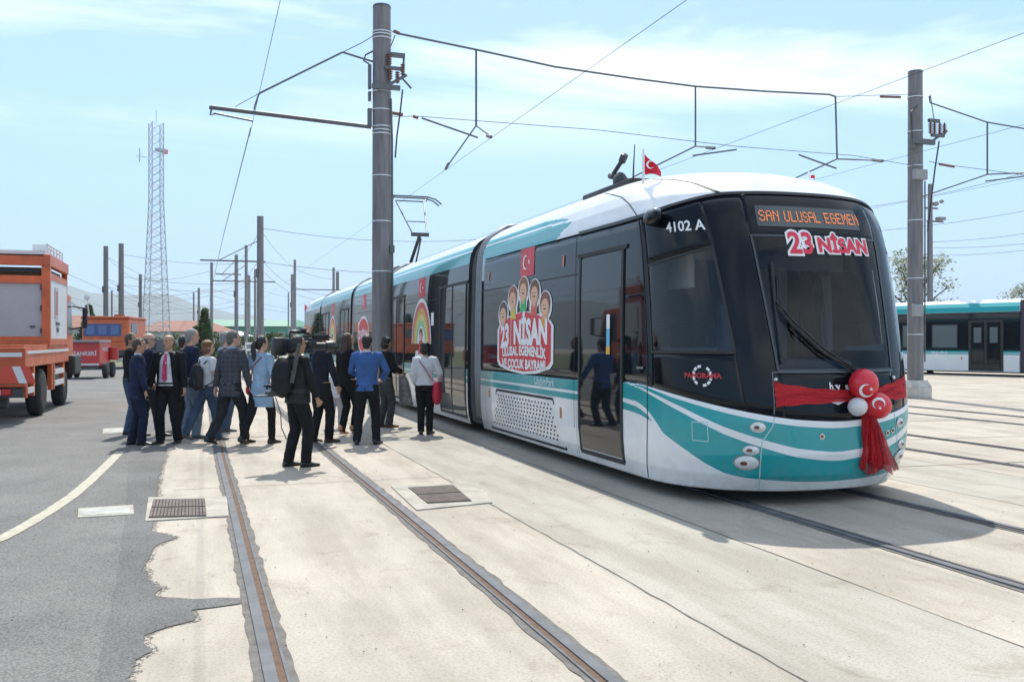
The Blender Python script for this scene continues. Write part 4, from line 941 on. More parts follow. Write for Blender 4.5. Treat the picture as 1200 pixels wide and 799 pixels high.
# side arm over the left hand track
mb = MB(); tip = Vector((-3.62, -.1, 6.42)); root_ = Vector((-.24, 0, 6.28))
mb.tube([root_, tip], .045, 8); o = mb.build('side_arm', arm_m, lp)
mb = MB(); mb.tube([tip+Vector((.05, 0, -.02)), tip+Vector((.02, 0, -.16)), tip+Vector((.12, 0, -.12)), tip+Vector((.88, .0, -.22))], .022, 6); mb.build('steady_arm', arm_m, o)
mb = MB(); mb.tube([(-.2, 0, 8.28), (-.42, 0, 8.12), (-.86, 0, 7.86)], .010, 6); mb.tube([(-.86, 0, 7.86), (-2.62, -.05, 6.80)], .022, 6); mb.tube([(-.86, 0, 7.86), (-.2, 0, 7.72)], .022, 6); mb.tube([(-2.62, -.05, 6.80), (-3.10, -.08, 6.48)], .008, 5)
mb.tube([(-2.62, -.05, 6.80), (-2.70, -.06, 6.55), (-2.72, -.06, 6.45)], .018, 6); mb.build('tie_rod', arm_m, lp)
# right-hand mast
RP = Vector((18.70, 20.65, 0))
rp_ = thing('catenary_mast', 'weathered steel catenary mast on a square concrete base to the right of the tram nose', 'pole', tuple(RP))
MB().cyl((0, 0, 0), (0, 0, 9.0), .215, .19, 28).build('shaft', pole_m, rp_, auto=40)
MB().cyl((0, 0, 9.0), (0, 0, 9.04), .2, .19, 28).build('cap', arm_m, rp_)
mb = MB(); mb.box((0, 0, .16), (.62, .62, .32), R('Z', 14), bev=.02); mb.build('concrete_base', base_m, rp_)
mb = MB(); mb.add([(-.30, -.30, .322), (.30, -.30, .322), (.30, .30, .322), (-.30, .30, .322), (-.22, -.22, .50), (.22, -.22, .50), (.22, .22, .50), (-.22, .22, .50)], [(0, 1, 5, 4), (1, 2, 6, 5), (2, 3, 7, 6), (3, 0, 4, 7), (4, 5, 6, 7)], R('Z', 14)); mb.build('base_collar', base_m, rp_)
for z in (8.3, 6.4, 7.35, 3.3, 4.9, 1.75): MB().cyl((0, 0, z), (0, 0, z+.025), .212, .212, 28).build('clamp_band', band_m, rp_)
MB().box((-.12, -.21, 2.42), (.32, .10, .34), bev=.02).build('junction_box', mat('box_grey', (.28, .28, .285), .6), rp_); MB().box((-.02, -.2, 6.15), (.42, .14, .28), bev=.02).build('junction_box', MATS['box_grey'], rp_)
mb = MB(); mb.box((.05, -.24, 7.05), (.75, .10, .14)); mb.box((.42, -.24, 7.65), (.36, .08, .09)); mb.tube([(.3, -.24, 7.05), (.86, -.24, 7.40)], .035); mb.box((.55, -.24, 7.25), (.42, .08, .08)); mb.box((-.28, -.2, 6.95), (.10, .1, .22)); mb.build('switch_frame', arm_m, rp_)
for x_ in (.30, .44, .62, .78):
    mb = MB(); mb.cyl((x_, -.24, 7.28), (x_, -.24, 7.62), .025)
    for k in range(5): mb.cyl((x_, -.24, 7.32+k*.055), (x_, -.24, 7.335+k*.055), .06)
    mb.build('insulator', ins_m, rp_)
mb = MB(); mb.tube([(.60, -.24, 7.1), (.45, -.24, 6.3), (.30, -.24, 5.3), (.24, -.2, 4.6)], .022, 6); mb.tube([(-.1, -.2, 8.05), (-.32, -.2, 7.85), (-.30, -.2, 7.4), (-.28, -.2, 7.05)], .018, 6); mb.tube([(.3, -.24, 8.35), (.36, -.24, 8.0), (.42, -.24, 7.7)], .012, 6); mb.build('feeder_cable', wire_m, rp_)
mb = MB(); mb.cyl((.24, -.1, 1.0), (.24, -.1, 6.0), .02); mb.build('conduit', arm_m, rp_)
def sag(a, b, s, n=14):
    a = Vector(a); b = Vector(b); return [a.lerp(b, i/n)-Vector((0, 0, 4*s*(i/n)*(1-i/n))) for i in range(n+1)]
SP = 20.35
# cross span between the two masts with droppers over each track
sp_ = thing('span_wire', 'thick upper span rod with three droppers between the left and right masts', 'wire', (0, SP, 0))
A_ = atd(462, 38, 20.4); top = [(458, 38), (640, 79), (815, 102), (975, 112)]
pts = []
def on_span(px, py, X=None):
    d = ray(px, py); t = SP/d.y; return Vector((d.x*t, 0, EYE+d.z*t))
up = [on_span(*p) for p in ((466, 40), (558, 59), (650, 79), (745, 93), (815, 102), (900, 108), (972, 111.5), (979, 114))]
MB().tube([(LP.x+.2, 0, 8.5)]+up[:1], .009, 5).build('strain_link', wire_m, sp_)
MB().tube(up, .024, 6).build('span_rod', arm_m, sp_)
MB().tube([up[-1], (RP.x-.2, 0, 8.32)], .008, 5).build('strain_link', wire_m, sp_)
mb = MB(); mb.cyl(on_span(1032, 114), on_span(1055, 114.5), .035); mb.build('insulator', ins_m, sp_)
mb = MB(); mb.cyl(on_span(461, 37), on_span(468, 40), .04); mb.build('insulator', ins_m, sp_)
for tp, bt in (((558, 59), (558, 148)), ((815, 102), (815, 172)), ((979, 114), (981, 187))):
    MB().tube([on_span(*tp), on_span(*bt)], .026, 6).build('dropper', arm_m, sp_)
MB().tube([on_span(463, 42), on_span(455, 62)], .014, 5).build('stay', arm_m, sp_)
# contact wires: straight runs over each track, each its own object
def cwire(label, x_, z, y0, y1, r=.0048, bow=0):
    o = MB().tube([(x_, y0+(y1-y0)*i/20, z) for i in range(21)], r, 5).build('contact_wire', wire_m); return tag(o, label, 'wire')
cwire('contact wire above the tram, touched by its pantograph', 5.72, 5.83, -2, 140)
cwire('contact wire above the empty left hand tracks', .92, 5.86, -2, 20.1); 
o = MB().tube([(.95, 20.1, 6.05), (.80, 40, 5.95), (.7, 70, 5.95), (.6, 140, 5.95)], .012, 5).build('contact_wire', wire_m); tag(o, 'contact wire beyond the left mast arm, running to the far masts', 'wire')
cwire('contact wire running up past the top of the right mast', 10.75, 5.83, -2, 140)
cwire('contact wire lower on the right, crossing behind the right mast', 15.3, 5.83, -2, 140)
cwire('thinner contact wire farthest to the right above the last track', 20.4, 5.83, 2, 140)
# lower cross wire and the V-shaped registration arms
lw = thing('registration_wire', 'thin lower cross wire between the two masts carrying the V shaped steady arms', 'wire', (0, SP, 0))
MB().tube([(LP.x+.2, 0, 6.58)]+[on_span(*p) for p in ((490, 137), (700, 153), (860, 172), (1000, 183))]+[(RP.x-.2, 0, 6.35)], .008, 5).build('cross_wire', wire_m, lw)
mb = MB(); mb.cyl(on_span(459, 133), on_span(472, 135), .04); mb.cyl(on_span(484, 137), on_span(490, 139), .035); mb.build('insulator', ins_m, lw)
def vee(ax, ay, l, r_):
    m_ = MB(); m_.tube([on_span(ax, ay)+Vector((0, -.1, 0)), on_span(*l)+Vector((0, 2.2, .0))], .018, 5); m_.tube([on_span(ax, ay)+Vector((0, -.1, 0)), on_span(*r_)+Vector((0, -2.0, 0))], .018, 5); m_.build('bridle', arm_m, lw)
def bridle(ax, ay, cx_, cz, dy=2.4):
    p = on_span(ax, ay); mb = MB(); mb.tube([p, (cx_, -dy, cz+.03)], .020, 5); mb.tube([p, (cx_, dy, cz+.03)], .020, 5)
    for s_ in (-1, 1): mb.tube([(cx_, s_*dy*.86, cz+.06+.04), (cx_, s_*dy, cz+.02)], .038, 6)
    mb.build('bridle', arm_m, lw)
bridle(558, 148, 5.72, 5.83, 1.9); bridle(815, 172, 10.75, 5.83, 2.4); bridle(981, 187, 15.3, 5.83, 2.4)
for a, b in (((494, 139), (560, 162)), ((812, 183), (863, 176)), ((936, 182), (980, 198))):
    MB().tube([on_span(*a), on_span(*b)], .022, 6).build('steady_arm', arm_m, lw)
# span to the right of the right mast
sr = thing('span_wire', 'span rod leaving the right mast towards the right edge, with one dropper', 'wire', (0, SP, 0))
MB().tube([(RP.x+.2, 0, 8.3)]+[on_span(*p) for p in ((1090, 121), (1157, 144), (1215, 154), (1300, 160))], .022, 6).build('span_rod', arm_m, sr)
MB().tube([on_span(1157, 144), on_span(1157, 205)], .024, 6).build('dropper', arm_m, sr)
p = on_span(1157, 205); mb = MB(); mb.tube([p, (20.4, -2.6, 5.86)], .02, 5); mb.tube([p, (20.4, 2.2, 5.86)], .02, 5); mb.build('bridle', arm_m, sr)
MB().tube([on_span(1155, 213), on_span(1210, 206)], .022, 6).build('steady_arm', arm_m, sr)
MB().tube([(RP.x+.2, 0, 6.5)]+[on_span(*p) for p in ((1110, 194), (1150, 199), (1260, 214))], .009, 5).build('cross_wire', wire_m, sr)
mb = MB(); mb.cyl(on_span(1101, 193), on_span(1118, 196), .035); mb.build('insulator', ins_m, sr)
# extra thin feeder lines at the right of the photo, far behind
def far_wire(label, a, b, ta, tb, r=.012):
    A = atd(a[0], a[1], ta); B = atd(b[0], b[1], tb); o = MB().tube(sag(A, B, .15), r, 5).build('feeder_wire', wire_m); return tag(o, label, 'wire')
for i, (a, b, ta, tb) in enumerate((((1030, 271), (1260, 236), 46, 40), ((1090, 284), (1260, 264), 46, 40), ((1090, 291), (1260, 279), 50, 44), ((1090, 300), (1260, 286), 50, 44), ((1020, 243), (1260, 186), 40, 30))):
    far_wire(['highest', 'second', 'third', 'fourth', 'steepest'][i]+' of the thin far feeder wires right of the right mast', a, b, ta, tb, .010)
# far masts ----------------------------------------------------------
def far_pole(px, ytop, label, m=pole_m, r=.19, h=9.0, arms=()):
    t = (h-EYE)*FPX/(400-ytop); p = atd(px, 400, t); o = thing('catenary_mast', label, 'pole', (p.x, p.y, 0), 0, 'catenary masts in the far yard')
    MB().cyl((0, 0, 0), (0, 0, h), r, r*.88, 12).build('shaft', m, o, auto=40)
    mb = MB(); mb.cyl((0, 0, 0), (0, 0, .4), r*1.6, r*1.5, 12); mb.build('footing', base_m, o)
    for (zz, l, rgt) in arms:
        mb = MB(); mb.tube([(-l, 0, zz), (rgt, 0, zz)], .05, 6); mb.tube([(-l*.7, 0, zz), (0, 0, zz+1.3)], .025, 5); mb.build('bracket_arm', arm_m, o)
    if r > .15:
        MB().box((-r, -.1, 5.6), (.12, .2, .5)).build('bracket_box', arm_m, o)
    return Vector((p.x, p.y, 0))
FP = []
for px, yt, lab, m, r, arms in (
    (124, 289, 'left one of two equally tall dark masts above the orange trucks', pole_m, .20, ()),
    (142, 286, 'right one of two equally tall dark masts above the orange trucks', pole_m, .21, ()),
    (131, 341, 'short thin mast far off between the two tall masts at left', pole_g, .15, ()),
    (164.5, 322, 'mast just left of the lattice tower', pole_m, .19, ()),
    (227, 343, 'thin distant mast right of the lattice tower', pole_g, .14, ()),
    (233, 338, 'pale grey mast above the grey haired man in navy', pole_g, .19, ()),
    (248, 308, 'slender mast above the backpack wearer', pole_g, .15, ()),
    (277, 299, 'mast with a long crossarm above the checked suit man', pole_g, .17, ((7.3, 1.7, .4),)),
    (288.5, 288, 'slimmest tall mast just left of the thick far mast', pole_g, .13, ((6.2, 2.5, 2.2),)),
    (291.5, 323, 'pale short mast directly left of the thick far mast', pole_g, .20, ()),
    (299, 316, 'mast half touching the left side of the thick far mast', pole_g, .13, ()),
    (305, 254, 'thick far mast, tallest of those over the crowd', pole_m, .215, ((6.3, 3.4, .3),)),
    (338, 343, 'very thin far mast left of the tram end', pole_g, .12, ()),
    (342.5, 322, 'broad pale mast next to the far tram end', pole_g, .19, ()),
    (345.5, 305, 'thin taller mast next to the far tram end', pole_g, .13, ((6.3, .3, 4.2),)),
    (391, 314, 'left one of two masts above the far part of the tram roof', pole_g, .15, ()),
    (395.5, 319, 'right one of two masts above the far part of the tram roof', pole_m, .19, ())):
    FP.append(far_pole(px, yt, lab, m, r, arms=arms))
def span_between(name, label, a, b, zs, s):
    t = thing(name, label, 'wire', (a.x, a.y, 0))
    for z in zs: MB().tube([q-Vector((a.x, a.y, 0)) for q in sag((a.x, a.y, z), (b.x, b.y, z), s, 8)], .014, 4).build('wire', wire_m, t)
    return t
prs = [(0, 3, 'from the left tall mast to the tower'), (1, 7, 'from the right tall mast over the tower'), (3, 6, 'past the lattice tower'), (5, 9, 'over the grey haired man'), (7, 11, 'left of the thick far mast'), (11, 14, 'from the thick far mast to the tram end'), (6, 12, 'low over the crowd'), (2, 4, 'farthest off behind the tower'), (14, 16, 'behind the far tram roof'), (0, 4, 'across behind the orange truck')]
for a, b, l in prs: span_between('overhead_wires', 'pair of thin far span wires '+l, FP[a], FP[b], (5.9, 6.5, 8.2), .25)
P11 = FP[11]; span_between('overhead_wires', 'thin span wires running right from the thick far mast across the track', P11, Vector((18.5, 57, 0)), (6.3, 8.3), .5)
for i, x_ in enumerate((-22, -17, -12.5, -8.2)):
    o = MB().tube([(x_, 55, 5.8), (x_+.5, 90, 5.75), (x_+1, 150, 5.8)], .012, 4).build('contact_wire', wire_m); tag(o, ['leftmost far yard contact wire', 'far yard contact wire left of the twin masts', 'far yard contact wire through the twin masts', 'far yard contact wire just left of the tower'][i], 'wire')
# lighting mast behind the right-hand mast
t = 46; p = atd(1090, 400, t); o = thing('lighting_mast', 'slim floodlight mast behind the right catenary mast', 'pole', (p.x, p.y, 0)); mb = MB(); mb.cyl((0, 0, 0), (0, 0, 9.4), .16, .11, 12); mb.build('shaft', pole_m, o)
MB().tube([(-.14, 0, 0), (-.14, 0, 7.6)], .04, 6).build('ladder_rail', arm_m, o)
mb = MB(); mb.tube([(-.2, 0, 7.55), (.8, 0, 7.55)], .05, 6); mb.tube([(-.35, 0, 8.2), (.45, 0, 8.2)], .05, 6); mb.build('platform_arm', pole_m, o)
MB().ball((.25, -.1, 8.42), (.17, .15, .13)).build('floodlight', pole_g, o); MB().ball((.62, -.1, 8.55), (.12, .1, .10)).build('floodlight', pole_g, o); MB().box((.65, 0, 7.7), (.4, .3, .15)).build('control_gear', pole_g, o)
# lattice tower
tm = mat('tower_galvanised', (.42, .45, .49), .5, metal=.2)
t = 92; p = atd(183, 400, t); o = thing('lattice_tower', 'tall slender steel lattice tower on the left horizon', 'tower', (p.x, p.y, 0), radians(20))
H = 23.3; wf = lambda z: 1.12-(1.12-.55)*min(1, z/15.5) if z < 15.5 else .55
mb = MB(); nlev = 30; lv = [H*i/nlev for i in range(nlev+1)]
for sx in (-1, 1):
    for sy in (-1, 1): mb.tube([(sx*wf(z), sy*wf(z), z) for z in lv], .050, 5)
mb.build('legs', tm, o); mb = MB()
for i in range(nlev):
    a, b = lv[i], lv[i+1]; wa, wb = wf(a), wf(b)
    for f_ in range(4):
        c = [(-1, -1), (1, -1), (1, 1), (-1, 1)]; p0 = c[f_]; p1 = c[(f_+1) % 4]
        mb.tube([(p0[0]*wa, p0[1]*wa, a), (p1[0]*wb, p1[1]*wb, b)], .022, 4); mb.tube([(p1[0]*wa, p1[1]*wa, a), (p0[0]*wb, p0[1]*wb, b)], .022, 4)
        if i % 2 == 0: mb.tube([(p0[0]*wa, p0[1]*wa, a), (p1[0]*wa, p1[1]*wa, a)], .022, 4)
mb.build('bracing', tm, o)
mb = MB(); mb.tube([(-.9, 0, 19.8), (-1.9, 0, 19.8)], .04); mb.cyl((-1.6, 0, 19.2), (-1.6, 0, 20.6), .05); mb.cyl((0, 0, 23.3), (0, 0, 24.6), .03); mb.box((.3, -.3, 20.6), (.9, .5, .3)); mb.build('antenna', tm, o); MB().box((.8, -.3, 20.5), (.4, .4, .4)).build('warning_lamp', mat('lamp_pink', (.6, .25, .22), .5), o)
# ================================================================== DISTANT TRAM
dA = Vector((34.1, 31.4, 0)); dirv = (Vector((32.3, 36.6, 0))-dA).normalized(); rz = atan2(dirv.y, dirv.x)-pi/2
dt = thing('articulated_tram', 'second teal and white tram parked side on at the far right behind the mast', 'tram', (dA.x, dA.y, 0), rz)
# local: near side at x=0 facing -x, body to x=2.65, y along the car, bellows at y=0
dside = lambda P, off=.0: [(-off, y, z) for y, z in P]
dcol = [(-20, -.7), (0, 9.6), (10.3, 24)]
for a_, b_ in dcol:
    mb = MB(); mb.box((1.32, (a_+b_)/2, .66), (2.65, b_-a_, .92)); mb.build('lower_body', mat('tram_white', (.74, .75, .76), .35, coat=.4, var=.08, vs=2), dt)
    mb = MB(); mb.box((1.32, (a_+b_)/2, 2.0), (2.62, b_-a_, 1.756)); mb.build('side_glazing', blackg, dt)
    mb = MB(); mb.add([(x_, y_, z_) for y_ in (a_, b_) for x_, z_ in ((0, 2.88), (.0, 2.95), (.06, 3.12), (.2, 3.3), (.5, 3.45), (2.15, 3.45), (2.45, 3.3), (2.6, 3.1), (2.65, 2.88))], [(i, i+1, 9+i+1, 9+i) for i in range(8)]+[tuple(range(8, -1, -1)), tuple(range(9, 18))]); mb.build('roof_shell', MATS['tram_white'], dt)
    teal = mat('teal_paint', (.0, .31, .335), .35, coat=.4)
    mb = MB(); mb.box((-.004, (a_+b_)/2, 2.93), (.012, b_-a_, .085)); mb.add([(-.008, a_, 2.97), (-.008, b_, 2.97), (.050, b_, 3.125), (.050, a_, 3.125), (.19, b_, 3.31), (.19, a_, 3.31)], [(0, 1, 2, 3), (3, 2, 4, 5)]); mb.build('roof_stripe', teal, dt)
    mb = MB(); mb.box((-.004, (a_+b_)/2, 1.08), (.012, b_-a_, .09)); mb.box((-.004, (a_+b_)/2, .985), (.012, b_-a_, .05)); mb.build('side_stripe', teal, dt)
for y_ in (-.35, 9.95): mb = MB(); mb.box((1.32, y_, 1.8), (2.45, .70, 3.2)); mb.build('bellows', mat('bellows_purple', (.055, .04, .065), .7), dt)
litw = mat('tinted_window', (.12, .15, .16), .06, spec=.9)
for y_ in (2.2, 3.9, 6.9, 8.2, 12.5, 14.5, 18, -4, -6, -11, -13): mb = MB(); mb.box((-.006, y_, 1.86), (.012, 1.15, .98)); mb.build('window', litw, dt) if False else None
for y_, w_ in ((3.35, 1.25), (4.85, 1.2), (12.6, 1.3), (14.2, 1.3), (-4, 1.3), (-5.6, 1.3), (-8, 1.3)):
    f_ = MB().box((-.004, y_, 1.80), (.010, w_, 1.12)).build('window', rubber, dt); MB().box((-.011, y_, 1.80), (.006, w_-.10, 1.02)).build('pane', litw, f_)
for y_ in (1.45, 7.4, 11.2, 16.2, -2.2, -10.2):
    f_ = MB().box((-.010, y_, 1.37), (.022, 1.55, 2.3)).build('door', rubber, dt)
    for s_ in (-1, 1): MB().box((-.024, y_+s_*.36, 1.40), (.008, .60, 2.05)).build('door_leaf', doorglass, f_); MB().box((-.030, y_+s_*.36, 1.85), (.006, .34, .7)).build('pane', litw, f_)
MB().box((1.32, 2, .25), (2.3, 43, .22)).build('underframe', dkgrey, dt)
a = text_geo('UlaşımPark', .17, bold=.015); MB().add([(-.014, 3.6-p[0], 1.03+p[1]) for p in a[0]], a[1]).build('operator_lettering', white_st, dt)
for y_ in (2.55, 6.3): MB().box((-.006, y_, .78), (.01, .06, .12)).build('side_reflector', amber, dt)
MB().box((1.3, 8.0, 3.50), (1.0, 2.2, .16)).build('roof_unit', bell_l, dt)
# ================================================================== BUILDINGS, HILLS, PLANTS
wallw = mat('wall_render', (.50, .47, .43), .9, var=.1, vs=.5); tile = mat('roof_tiles', (.26, .115, .08), .85, var=.25, vs=1.2); greenr = mat('green_roof_sheet', (.05, .20, .115), .55, var=.12, vs=.4); winm = mat('window_dark', (.03, .035, .04), .15)
def house(nm, label, px0, px1, t, wall_top, ridge, dep, rm, hip=.3, wn=6, wallm=wallw, sty=0):
    a = atd(px0, 400, t); b = atd(px1, 400, t); c = (a+b)/2; L_ = (b-a).length; o = thing(nm, label, 'building', (c.x, c.y, 0), -YAW)
    MB().box((0, dep/2, wall_top/2), (L_, dep, wall_top)).build('wall', wallm, o)
    h = L_*hip/2; e = .6
    mb = MB(); mb.add([(-L_/2-e, -e, wall_top), (L_/2+e, -e, wall_top), (L_/2+e, dep+e, wall_top), (-L_/2-e, dep+e, wall_top), (-L_/2+h, dep/2, ridge), (L_/2-h, dep/2, ridge)], [(0, 1, 5, 4), (1, 2, 5), (2, 3, 4, 5), (3, 0, 4), (0, 3, 2, 1)]); mb.build('roof', rm, o)
    for i in range(wn):
        x_ = -L_/2+L_*(i+.5)/wn; f_ = MB().box((x_, -.03, wall_top*.55), (min(1.6, L_/wn*.5), .08, wall_top*.36)).build('window', wallw, o); MB().box((x_, -.075, wall_top*.55), (min(1.4, L_/wn*.42), .02, wall_top*.30)).build('pane', winm, f_)
    return o
house('red_roofed_building', 'low building with a long red tiled hip roof right of the lattice tower', 152, 238, 125, 2.9, 4.5, 14, tile, .35, 6)
house('red_roofed_building', 'red tiled building half hidden behind the orange trucks', 40, 118, 140, 3.6, 5.6, 12, tile, .3, 5)
house('green_roofed_hall', 'wide hall with a dark green metal roof behind the far masts', 205, 337, 190, 4.6, 6.3, 30, greenr, .12, 9, mat('green_wall', (.07, .22, .15), .7))
house('white_shed', 'pale flat shed at the foot of the far masts, right of the conifer', 262, 276, 95, 2.1, 2.6, 4, mat('shed_roof', (.7, .7, .7), .6), .1, 1, mat('shed_wall', (.62, .62, .60), .8))
# dark container behind the crowd
p = atd(177, 400, 62); o = thing('site_container', 'dark blue grey container standing behind the bald man', 'container', (p.x, p.y, 0), -YAW); MB().box((0, 0, .85), (1.7, 2.5, 1.7), bev=.03).build('container_body', mat('container_blue', (.035, .05, .075), .6, var=.15), o)
mb = MB()
for i in range(8): mb.box((-.75+i*.215, -1.27, .85), (.08, .04, 1.5))
mb.build('corrugation', mat('container_rib', (.045, .06, .085), .6), o)
# white railing
p = atd(297, 400, 50); o = thing('white_barrier', 'short white painted rail barrier beside the far mast', 'barrier', (p.x, p.y, 0), -YAW)
mb = MB(); mb.box((0, 0, 1.45), (.9, .06, .12)); mb.box((0, 0, 1.1), (.9, .06, .12)); mb.box((-.42, 0, .75), (.06, .06, 1.5)); mb.box((.42, 0, .75), (.06, .06, 1.5)); mb.build('rails', polew, o)
# hills
def hills(nm, y, prof, m):
    vs = []; fs = []; n = 90
    xs = np.linspace(-5200, 5200, n)
    for j, (dy, hk) in enumerate(((0, 0), (400, .55), (900, 1), (1500, .7), (2600, 0))):
        for i, x_ in enumerate(xs):
            h = float(np.interp(x_, *prof)); k = hk*h*(1+.10*sin(x_*.004+j)+.06*sin(x_*.011+2*j)+.03*sin(x_*.031+j*3)); vs.append((x_, y+dy, k if hk else -2))
    for j in range(4):
        for i in range(n-1): a = j*n+i; fs.append((a, a+1, a+n+1, a+n))
    return struct(MB().add(vs, fs).build(nm, m, smooth=True))
hm = mat('hill_cover', (.075, .095, .06), .95, var=.3, vs=.004)
hills('hills', 5200, ([-5200, -3600, -2600, -1500, -700, -200, 100, 500, 1200, 5200], [180, 330, 400, 400, 330, 250, 190, 120, 50, 30]), hm)
# foliage
leaf_a = mat('leaf_dark', (.035, .065, .025), .7, spec=.3); leaf_b = mat('leaf_mid', (.075, .115, .035), .7, spec=.3); leaf_d = mat('leaf_spring', (.15, .19, .08), .7, spec=.3); leaf_c = mat('blossom_leaf', (.42, .43, .33), .75, spec=.2); bark = mat('bark', (.12, .09, .065), .9, var=.3)
def leafball(mb, c, r, n, s, squash=1.0):
    for _ in range(n):
        u = Vector((random.gauss(0, 1), random.gauss(0, 1), random.gauss(0, 1))).normalized()*(random.random()**.5); p = Vector((c[0]+u.x*r, c[1]+u.y*r, c[2]+u.z*r*squash))
        a = Vector((random.gauss(0, 1), random.gauss(0, 1), random.gauss(0, 1))).normalized(); b = a.orthogonal().normalized(); k = s*random.uniform(.6, 1.3)
        mb.m = 0 if random.random() < .55 else 1
        mb.add([p-a*k, p+b*k*.5, p+a*k, p-b*k*.5], [(0, 1, 2, 3)])
def tree(nm, label, pos, h, rad, clumps, n, s, mats_, cat='tree', trunk_h=.35, group=None):
    o = thing(nm, label, cat, (pos.x, pos.y, 0), 0, group); mb = MB(); mb.tube([(0, 0, 0), (.05, 0, h*trunk_h), (0, .1, h*.8)], [h*.028, h*.02, h*.006], 7)
    cl = MB()
    for i in range(clumps):
        a = random.uniform(0, 2*pi); q = random.random()**.6; z = h*(trunk_h+(1-trunk_h)*random.random()); k = rad*q*(1-.45*abs((z/h-.62)/.5)); c = (cos(a)*k, sin(a)*k, z); mb.tube([(0, 0, z*.65), ((c[0])*.6, c[1]*.6, z*.85), c], [h*.011, h*.006, h*.003], 4); leafball(cl, c, rad*random.uniform(.22, .40), n, s, .8)
    mb.build('trunk', bark, o); cl.build('crown', list(mats_), o); return o
def conifer(label, pos, h, rad):
    o = thing('conifer', label, 'tree', (pos.x, pos.y, 0)); MB().cyl((0, 0, 0), (0, 0, h*.95), h*.022, .02, 7).build('trunk', bark, o); cl = MB(); nl = 22
    for i in range(nl):
        z = h*(.10+.88*i/nl); r = rad*(1-i/nl)**.85+.05
        for k in range(10):
            a = 2*pi*k/10+i*.7+random.uniform(-.2, .2); rr = r*random.uniform(.7, 1.1)
            for j in range(7):
                q = (j+1)/7; p = Vector((cos(a)*rr*q, sin(a)*rr*q, z-.18*rr*q)); leafball(cl, p, .16+.1*(1-q), 5, .14)
    cl.build('crown', [leaf_a, leaf_b], o)
conifer('dark conifer behind the red trailer at left', atd(104, 400, 75), 4.6, 1.2)
conifer('dark conifer between the far masts and the red roofed building', atd(240, 400, 70), 4.1, .8)
conifer('small dark conifer at the foot of the slender mast', atd(229, 400, 90), 3.0, .7)
tree('blossoming_tree', 'pale leafy tree with white blossom behind the right mast', atd(1070, 400, 60), 7.2, 2.7, 46, 120, .12, (leaf_c, leaf_d))
tree('blossoming_tree', 'pale leafy tree at the right edge behind the second tram', atd(1212, 400, 70), 6.3, 2.4, 40, 120, .12, (leaf_c, leaf_d))
k = 0
for px, h, r, t in ((92, 2.2, 1.6, 70), (112, 2.6, 1.5, 72), (153, 2.6, 1.9, 76), (196, 2.8, 1.8, 78), (211, 2.3, 1.6, 80), (222, 2.5, 1.5, 74), (253, 3.0, 1.5, 72), (262, 2.2, 1.3, 68), (282, 2.6, 1.7, 75), (300, 2.4, 1.6, 78), (315, 2.9, 1.7, 74), (326, 2.5, 1.5, 80), (338, 2.8, 1.6, 76), (172, 2.3, 1.8, 85), (75, 2.8, 1.8, 74)):
    nm = ['behind the red trailer', 'behind the second orange truck', 'between the orange truck and the tower', 'right of the lattice tower base', 'before the red roofed building', 'below the pale grey mast', 'right of the small conifer', 'left of the white shed', 'under the mast with the crossarm', 'at the foot of the thick far mast', 'right of the thick far mast', 'halfway between the thick mast and tram end', 'beside the far tram end', 'beneath the lattice tower', 'beyond the lift truck cab'][k]
    tree('shrub', 'bushy green shrub '+nm, atd(px, 400, t), h*.72, r*.75, 15, 80, .10, (leaf_a, leaf_b), 'shrub', .12, 'shrubs along the yard edge'); k += 1
struct(MB().add([(-90, 66, .012), (2.2, 66, .012), (1.5, 260, .012), (-160, 260, .012)], [(0, 1, 2, 3)]).build('grass_verge', mat('verge_grass', (.10, .125, .05), .95, var=.4, vs=.6, col2=(.16, .15, .08))))

# summer haze over the far hills
hz_m = bpy.data.materials.new('haze_air'); hz_m.use_nodes = True; t_ = hz_m.node_tree; t_.nodes.clear(); o_ = N(t_, 'ShaderNodeOutputMaterial'); v_ = N(t_, 'ShaderNodeVolumePrincipled', i_Density=.00017, i_Anisotropy=.1); v_.inputs['Color'].default_value = (.80, .90, 1.0, 1); t_.links.new(v_.outputs[0], o_.inputs['Volume'])
hz_o = MB().box((0, 4400, 299), (12200, 9800, 602)).build('haze', hz_m); hz_o['kind'] = 'stuff'
